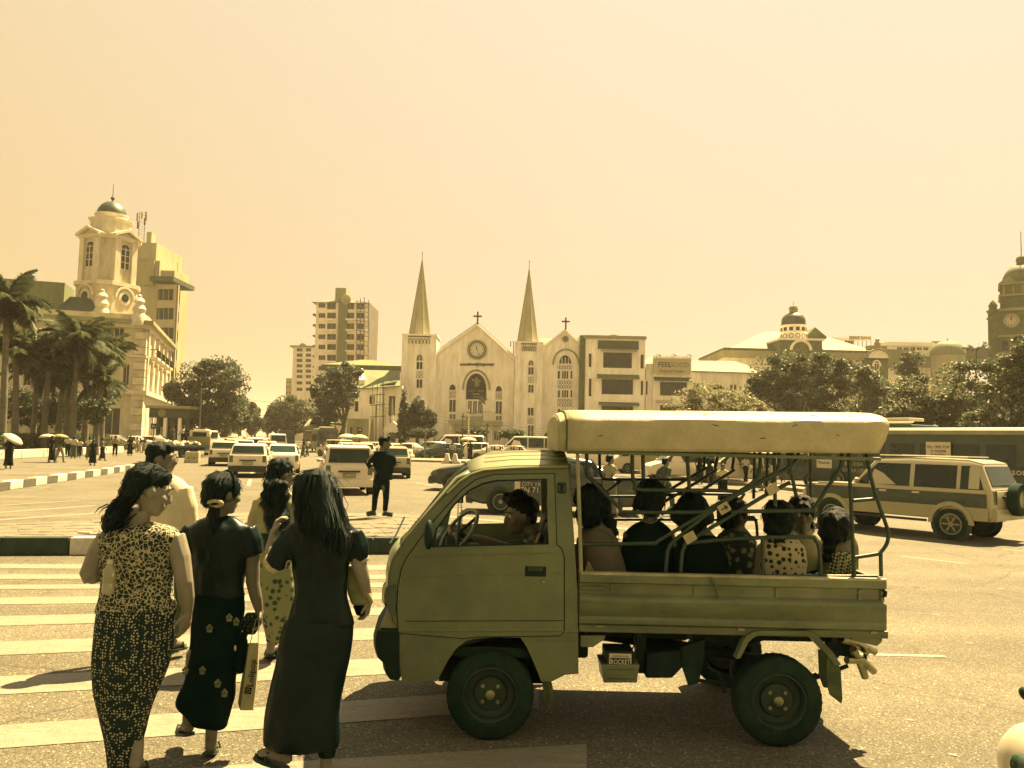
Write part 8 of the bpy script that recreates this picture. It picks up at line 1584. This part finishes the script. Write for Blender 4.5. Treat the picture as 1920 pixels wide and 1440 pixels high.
# ------------------------------------------------------------------ passengers on the bed
BZ = .72; GPS = 'passengers riding on the pickup bed'
def passenger(label, u, vh, dy, f, rows, top, hair, hk=1.0, skin=SKIN, back=True, arms=True):
    """seated on a bench of the bed; rows trace the clothed torso"""
    global Y
    Y = Y0+dy; base = P(u, 1080); root = person(label, (base.x, Y, BZ), GPS); hc = P(u, vh); s = 1 if f[1] >= 0 else -1; b = MB(); head_prims(b, hc, f, hk); um = (rows[2][1]+rows[2][2])/2; sv_ = rows[1][0]; b.tube([hc+Vector((0, -.01*s, -.08)), P(um, sv_-6), P(um, sv_+8)], [.046, .05, .08], 10)
    L_, R_ = P(rows[2][1]+10, rows[2][0]), P(rows[2][2]-10, rows[2][0]); pel = Vector((P(um, 1080).x, Y, BZ+.12)); torso_prims(b, P(um, sv_), P(um, (sv_+1080)/2-20), pel, L_, R_, .92)
    for q, sg in ((L_, -1), (R_, 1)):
        e = q+Vector((sg*.03, .05*s, -.24)); limb(b, [q, e, e+Vector((-sg*.06, .2*s, -.02))], [.05, .04, .027])
        if arms: hand(b, e+Vector((-sg*.06, .2*s, -.02)), (-sg*.2, .9*s, -.1), (0, 0, -1), sg, .6, .9)
        h = pel+Vector((sg*.09, .05*s, -.02)); kx = h+Vector((0, .36*s, .02)); limb(b, [h, kx, kx+Vector((0, .05*s, -.18))], [.085, .06, .045])
    skinobj(b, root, .0105, skin)
    if s < 0 or abs(f[0]) > .4: eyes(root, hc, f, hk)
    cloth(rowloft(rows, Y, .58, 30, .02, 6, int(u)), root, 'top', top, .011, 3, .008, 8); sk = MB(); sk.ball(pel, (.19, .15, .12), 12, 8); limb(sk, [pel+Vector((-.08, 0, 0)), pel+Vector((-.09, .38*s, .02)), pel+Vector((-.09, .44*s, -.16))], [.12, .09, .08]); limb(sk, [pel+Vector((.08, 0, 0)), pel+Vector((.09, .38*s, .02)), pel+Vector((.09, .44*s, -.16))], [.12, .09, .08]); cloth(sk, root, 'longyi', CB, .016, 2, .006)
    b = MB(); R = frame(f); H_ = lambda x, y, z: hc+R @ Vector((x, y, z))*hk
    b.ball(H_(0, -.016, .038), Vector((.084, .102, .09))*1.1*hk, 16, 12, R); b.ball(H_(0, -.06, -.01), Vector((.078, .055, .075))*1.05*hk, 12, 10, R)
    for (uu, vv, r, d) in hair: b.ball(P(uu, vv, d), (r, r*.8, r), 10, 8)
    ho = cloth(b, root, 'hair', HAIR, .010, 1, .013, 30); strands(root, ho, 160, .07, int(u)); return root
passenger('passenger hunched at the front of the pickup bed, dark hair over a tan shirt', 1112, 952, .30, (.5, .8, -.2), [(985, 1095, 1130), (995, 1085, 1145), (1010, 1085, 1156), (1040, 1088, 1165), (1070, 1090, 1175), (1086, 1090, 1178)], CT, [(1100, 935, .09, -.03), (1125, 950, .08, -.04), (1105, 965, .09, -.05), (1142, 980, .05, 0), (1152, 998, .035, 0)], 1.15)
p2 = passenger('passenger with a small hair bun and dark jacket, second from the front of the bed', 1222, 940, .36, (.35, .9, 0), [(975, 1205, 1235), (985, 1185, 1250), (1000, 1172, 1262), (1030, 1165, 1262), (1065, 1165, 1258), (1086, 1165, 1258)], CB, [(1197, 940, .035, -.03), (1192, 948, .025, -.03), (1225, 925, .06, 0)], 1.1)
passenger('passenger with a large rounded hairdo and dark shirt in the middle of the bed', 1297, 966, .36, (-.1, 1, 0), [(995, 1285, 1312), (1003, 1272, 1335), (1016, 1262, 1352), (1045, 1258, 1365), (1070, 1260, 1368), (1086, 1260, 1368)], CB, [(1297, 950, .10, -.02), (1280, 965, .08, -.03), (1315, 968, .08, -.03), (1297, 985, .08, -.05)], 1.1)
passenger('passenger with a scarf turned to the right behind the placards', 1375, 968, .75, (.85, .45, 0), [(992, 1362, 1395), (1000, 1350, 1408), (1014, 1342, 1416), (1045, 1340, 1420), (1086, 1340, 1422)], PRNT, [(1365, 958, .06, 0), (1358, 975, .05, .0)], 1.05)
passenger('passenger in a pale polka-dot blouse with dark hair, back to the viewer', 1459, 978, .33, (.1, 1, -.05), [(1004, 1446, 1476), (1012, 1432, 1496), (1024, 1424, 1508), (1050, 1422, 1512), (1070, 1424, 1510), (1086, 1424, 1510)], POLKA, [(1455, 962, .07, -.02), (1450, 990, .06, -.05), (1462, 1005, .045, -.06)], 1.1, SKIN2)
passenger('passenger with a light collar on the far bench, looking towards the viewer', 1503, 966, .98, (-.2, -.97, 0), [(990, 1490, 1518), (998, 1478, 1530), (1012, 1470, 1538), (1045, 1470, 1540), (1086, 1470, 1540)], CL, [(1503, 945, .07, 0), (1524, 985, .03, .0)], 1.12)
passenger('passenger with long hair in a checked blouse at the rear end of the bed', 1566, 995, .45, (.35, .85, -.25), [(1015, 1553, 1585), (1022, 1548, 1598), (1034, 1545, 1606), (1055, 1545, 1608), (1086, 1548, 1606)], CHK, [(1560, 975, .07, -.02), (1550, 1000, .06, -.02), (1580, 1000, .06, -.02), (1556, 1025, .055, -.03), (1552, 1045, .04, -.02)], 1.15)
Y = Y0+.42; b = MB(); b.loft([[P(u, v, d) for u, v, d in ((a, vv, 0), (c, vv, 0), (c, vv, .14), (a, vv, .14))] for a, c, vv in ((1215, 1222, 1002), (1203, 1228, 1030), (1190, 1226, 1060), (1160, 1222, 1084))]); tag(b.build('cloth_bundle', CT, None, None, .02), 'tan cloth bundle propped against the bed rail between two passengers', 'bundle')
b = MB(); b.loft([[P(u, v, d-.28) for u, v, d in ((a, vv, 0), (c, vv, 0), (c, vv, .1), (a, vv, .1))] for a, c, vv in ((1102, 1104, 1052), (1097, 1113, 1068), (1093, 1122, 1084))]); tag(b.build('cloth_corner', CL, None, None, .005), 'pale pointed cloth corner showing above the bed rail at the front', 'cloth')
# ------------------------------------------------------------------ smaller people across the square
def little(name_kind, swing, skirt, vox=.022):
    """walking figure built at the origin, facing +Y; the prototypes are then copied"""
    root = person(name_kind, (0, 0, 0)); V = lambda x, y, z: Vector((x, y, z)); b = MB(); head_prims(b, V(0, .01, 1.50), (0, 1, 0), 1.08); b.tube([V(0, 0, 1.42), V(0, -.01, 1.34)], [.05, .06], 8); torso_prims(b, V(0, 0, 1.36), V(0, 0, 1.22), V(0, 0, .93), V(-.16, 0, 1.33), V(.16, 0, 1.33), .95)
    for s in (-1, 1): sw = swing*s; limb(b, [V(s*.18, 0, 1.32), V(s*.22, -.05-sw*.3, 1.08), V(s*.20, .05-sw, .88)], [.05, .04, .03], 8); hand(b, V(s*.20, .05-sw, .88), (0, .2-sw*.5, -1), (-s, 0, 0), s, .5, .95); a = V(s*.08, sw*.9, .09+max(-sw, 0)*.25); limb(b, [V(s*.09, 0, .9), V(s*.085, sw*.5+.04, .5), a], [.09, .06, .04], 8); foot(b, a, a+V(0, .15, -.06), 1.05); MB().box(a+V(0, .03, -.085), (.085, .25, .025)).build('sandal', SOLE, root)
    skinobj(b, root, vox, SKIN, smooth=2); b = MB(); torso_prims(b, V(0, 0, 1.37), V(0, 0, 1.21), V(0, 0, .96), V(-.16, 0, 1.33), V(.16, 0, 1.33), 1.13)
    for s in (-1, 1): limb(b, [V(s*.18, 0, 1.32), V(s*.215, -.03-swing*s*.2, 1.14)], [.068, .062], 8)
    cloth(b, root, 'shirt', CW_, vox, 2, .008, 9); b = MB()
    if skirt: b.loft([[V(w*math.cos(t), y+w*.75*math.sin(t), z) for t in [2*math.pi*k/16 for k in range(16)]] for w, y, z in ((.17, 0, 1.0), (.20, 0, .85), (.19, .01, .5), (.20+abs(swing)*.3, .02, .16))])
    else:
        b.ball(V(0, 0, .93), (.17, .13, .11), 12, 8)
        for s in (-1, 1): limb(b, [V(s*.09, 0, .92), V(s*.088, swing*s*.5+.04, .5), V(s*.08, swing*s*.9, .12+max(-swing*s, 0)*.25)], [.11, .085, .07], 8)
    cloth(b, root, 'longyi' if skirt else 'trousers', CM, vox, 2, .008, 8); b = MB(); b.ball(V(0, -.01, 1.55), (.092, .11, .085), 12, 10); b.ball(V(0, -.06, 1.5), (.085, .06, .08), 10, 8)
    if skirt == 2: b.tube([V(0, -.08, 1.5), V(0, -.12, 1.38), V(0, -.12, 1.22)], [.06, .07, .03], 8)
    cloth(b, root, 'hair', HAIR, vox, 1, .008, 25); note_kids(root); return root
LP = {'man': little('', .20, 1), 'woman': little('', .14, 2), 'lad': little('', .24, 0), 'still': little('', .03, 2)}
CWm = {'cloth_white': None}
def lp(kind, u, vf, hpx, face, top, bot, label, group='people crossing the square', hair=None, z=0.0):
    q = gd(u, vf, z); h = hpx*q.y/1500; m = {'cloth_white': top, 'cloth_mid': bot}; r = dup(LP[kind], q, math.radians(face), label, group, scale=max(h, .8)/1.66, mats=m)
    return r
GL = 'people walking on the left of the square'
for a in (('woman', 15, 879, 60, 20, CB, CB, 'woman in dark clothes under a pale umbrella at the left edge'), ('woman', 96, 868, 52, -20, CB, CB, 'woman in long dark dress under the white umbrella'), ('lad', 111, 867, 50, -30, CM, CL, 'person in pale trousers under the brown umbrella'), ('lad', 126, 857, 41, 30, CW_, CB, 'person in a white shirt and dark shorts right of the brown umbrella'), ('man', 137, 860, 43, 20, CW_, CM, 'person in a white cap and shirt with dark longyi'), ('lad', 148, 858, 36, 30, CW_, CB, 'smaller person in white beside the white-capped one'),
          ('woman', 173, 873, 50, 10, CB, CB, 'woman in dark longyi walking alone in mid-plaza'), ('man', 166, 862, 44, 20, CW_, CM, 'person in white half hidden behind the dark walking woman'), ('man', 191, 864, 44, -60, CT, CB, 'person with a bag over the shoulder, right of the dark woman'), ('lad', 215, 856, 40, 20, CL, CB, 'person in a light shirt and dark trousers before the silver car'), ('woman', 243, 855, 38, 10, CB, CB, 'dark figure right of the silver car'), ('still', 262, 848, 28, 200, CB, CW_, 'small dark figure before the bank corner'), ('man', 270, 849, 30, 160, CT, CL, 'small figure in tan before the bank corner'), ('lad', 256, 849, 30, 30, CW_, CL, 'small pale figure by the bank corner')):
    lp(*a, group=GL)
place('wagon', 218, 84, 10, 'silver wagon side-on behind the left pedestrians', sv, group='cars by the bank'); place('sedan', 258, 90, 15, 'white saloon by the bank corner behind the pedestrians', group='cars by the bank'); place('taxi', 297, 96, 10, 'white taxi by the arcade behind the flatbed lorry', group='cars by the bank')
for u, v, Y_, r, m, l, rt in ((24, 824, 37, .48, UW, 'pale umbrella tilted over the woman at the left edge', .6), (88, 820, 46, .46, UW, 'white umbrella over the woman in the long dark dress', -.1), (113, 820, 46.5, .48, UB, 'brown umbrella over the person in pale trousers', .05)): umbrella(px(u, v, Y_), r, m, l, Matrix.Rotation(rt, 3, 'Y'), .9, grp='umbrellas carried on the left')
for i, a in enumerate((('man', 322, 832, 40, -20, CT, CM, 'man in a hat standing at the left of the lorry deck'), ('lad', 349, 831, 32, 80, CB, CB, 'man crouching in dark shirt on the lorry deck by the cab'), ('lad', 342, 829, 34, 60, CW_, CB, 'man in white near the lorry headboard'))): 
    r = lp(*a, group='men on the lorry deck'); q = px(a[1], a[2], 62); r.location = (q.x, 62, .93); r.scale = (.9,)*3
GM = 'people around the church forecourt'
for a in (('lad', 576, 856, 34, 60, CW_, CM, 'man in a white shirt leaning by the dark bus'), ('man', 568, 858, 36, 100, CB, CM, 'dark figure beside the dark bus'), ('still', 752, 858, 42, 180, CB, CB, 'dark figure standing at the kerb beyond the standing man'), ('man', 847, 868, 40, 20, CL, CM, 'pale figure beside the umbrella at the church kerb'), ('still', 881, 864, 38, 180, CB, CB, 'dark figure under the white umbrella at the church kerb')): lp(*a, group=GM)
q = gd(881, 864); umbrella(Vector((q.x-.2, q.y, 1.75)), .8, UW, 'white umbrella at the church kerb over the dark figure', None, .9, grp='umbrellas carried by the church')
GQ = 'people seen through the pickup rails'
for a in (('man', 1142, 974, 123, -58, CL, CT, 'man in light shirt and tan longyi walking right, seen through the rails'), ('lad', 1247, 967, 110, -62, CM, CM, 'man with a cap and shoulder bag walking right, seen through the rails'), ('still', 1355, 945, 76, 170, CW_, CB, 'woman in white with dark hair facing the viewer, seen through the rails'), ('woman', 1312, 908, 60, -20, CB, CB, 'dark figure left of the woman in white'), ('man', 1330, 912, 62, 0, CB, CB, 'dark-backed figure just left of the woman in white'), ('lad', 1398, 908, 56, 200, CW_, CB, 'person in white under the pale umbrella through the rails'), ('man', 1422, 922, 74, 60, CL, CM, 'thin light figure right of the pale umbrella'), ('lad', 1468, 905, 46, 160, CW_, CB, 'person in a white shirt beside the dark hatchback'), ('still', 1183, 878, 34, 180, CW_, CM, 'small figure between the vans through the rails'), ('lad', 1296, 882, 36, 30, CB, CM, 'small dark figure behind the white hatchback'), ('man', 1438, 915, 55, 40, CT, CM, 'stooping figure near the bus front')): lp(*a, group=GQ)
q = gd(1398, 908); umbrella(Vector((q.x-.3, q.y, 1.8)), .95, UW, 'pale umbrella seen through the rails', None, .9, grp='umbrellas behind the rails'); umbrella(Vector((q.x+1.4, q.y+6, 2.2)), .9, UW, 'further pale parasol right of the umbrella through the rails', None, 2.2, grp='umbrellas behind the rails')
q = gd(1247, 967); tag(MB().ball((q.x+.02, q.y-.05, 1.50), (.125, .135, .08), 12, 8).build('cap', CB), 'dark cap on the man walking right behind the rails', 'cap') if False else None
for k in LP.values():
    def _rm(o):
        for c in list(o.children): _rm(c)
        bpy.data.objects.remove(o)
    _rm(k)
# ------------------------------------------------------------------ warm haze over the square
hz = MB().bb((-1620, -80, -1.2), (1620, 2620, 62)).build('haze', None); stuff(hz); hz.data.materials.clear()
hm = bpy.data.materials.new('haze_air'); hm.use_nodes = True; t = hm.node_tree; t.nodes.remove(t.nodes['Principled BSDF'])
pv_ = N(t, 'ShaderNodeVolumePrincipled'); pv_.inputs['Density'].default_value = .00026; pv_.inputs['Color'].default_value = (.96, .88, .70, 1); pv_.inputs['Anisotropy'].default_value = .2; t.links.new(pv_.outputs[0], t.nodes['Material Output'].inputs['Volume']); hz.data.materials.append(hm)
bpy.data.scenes.remove(TS)
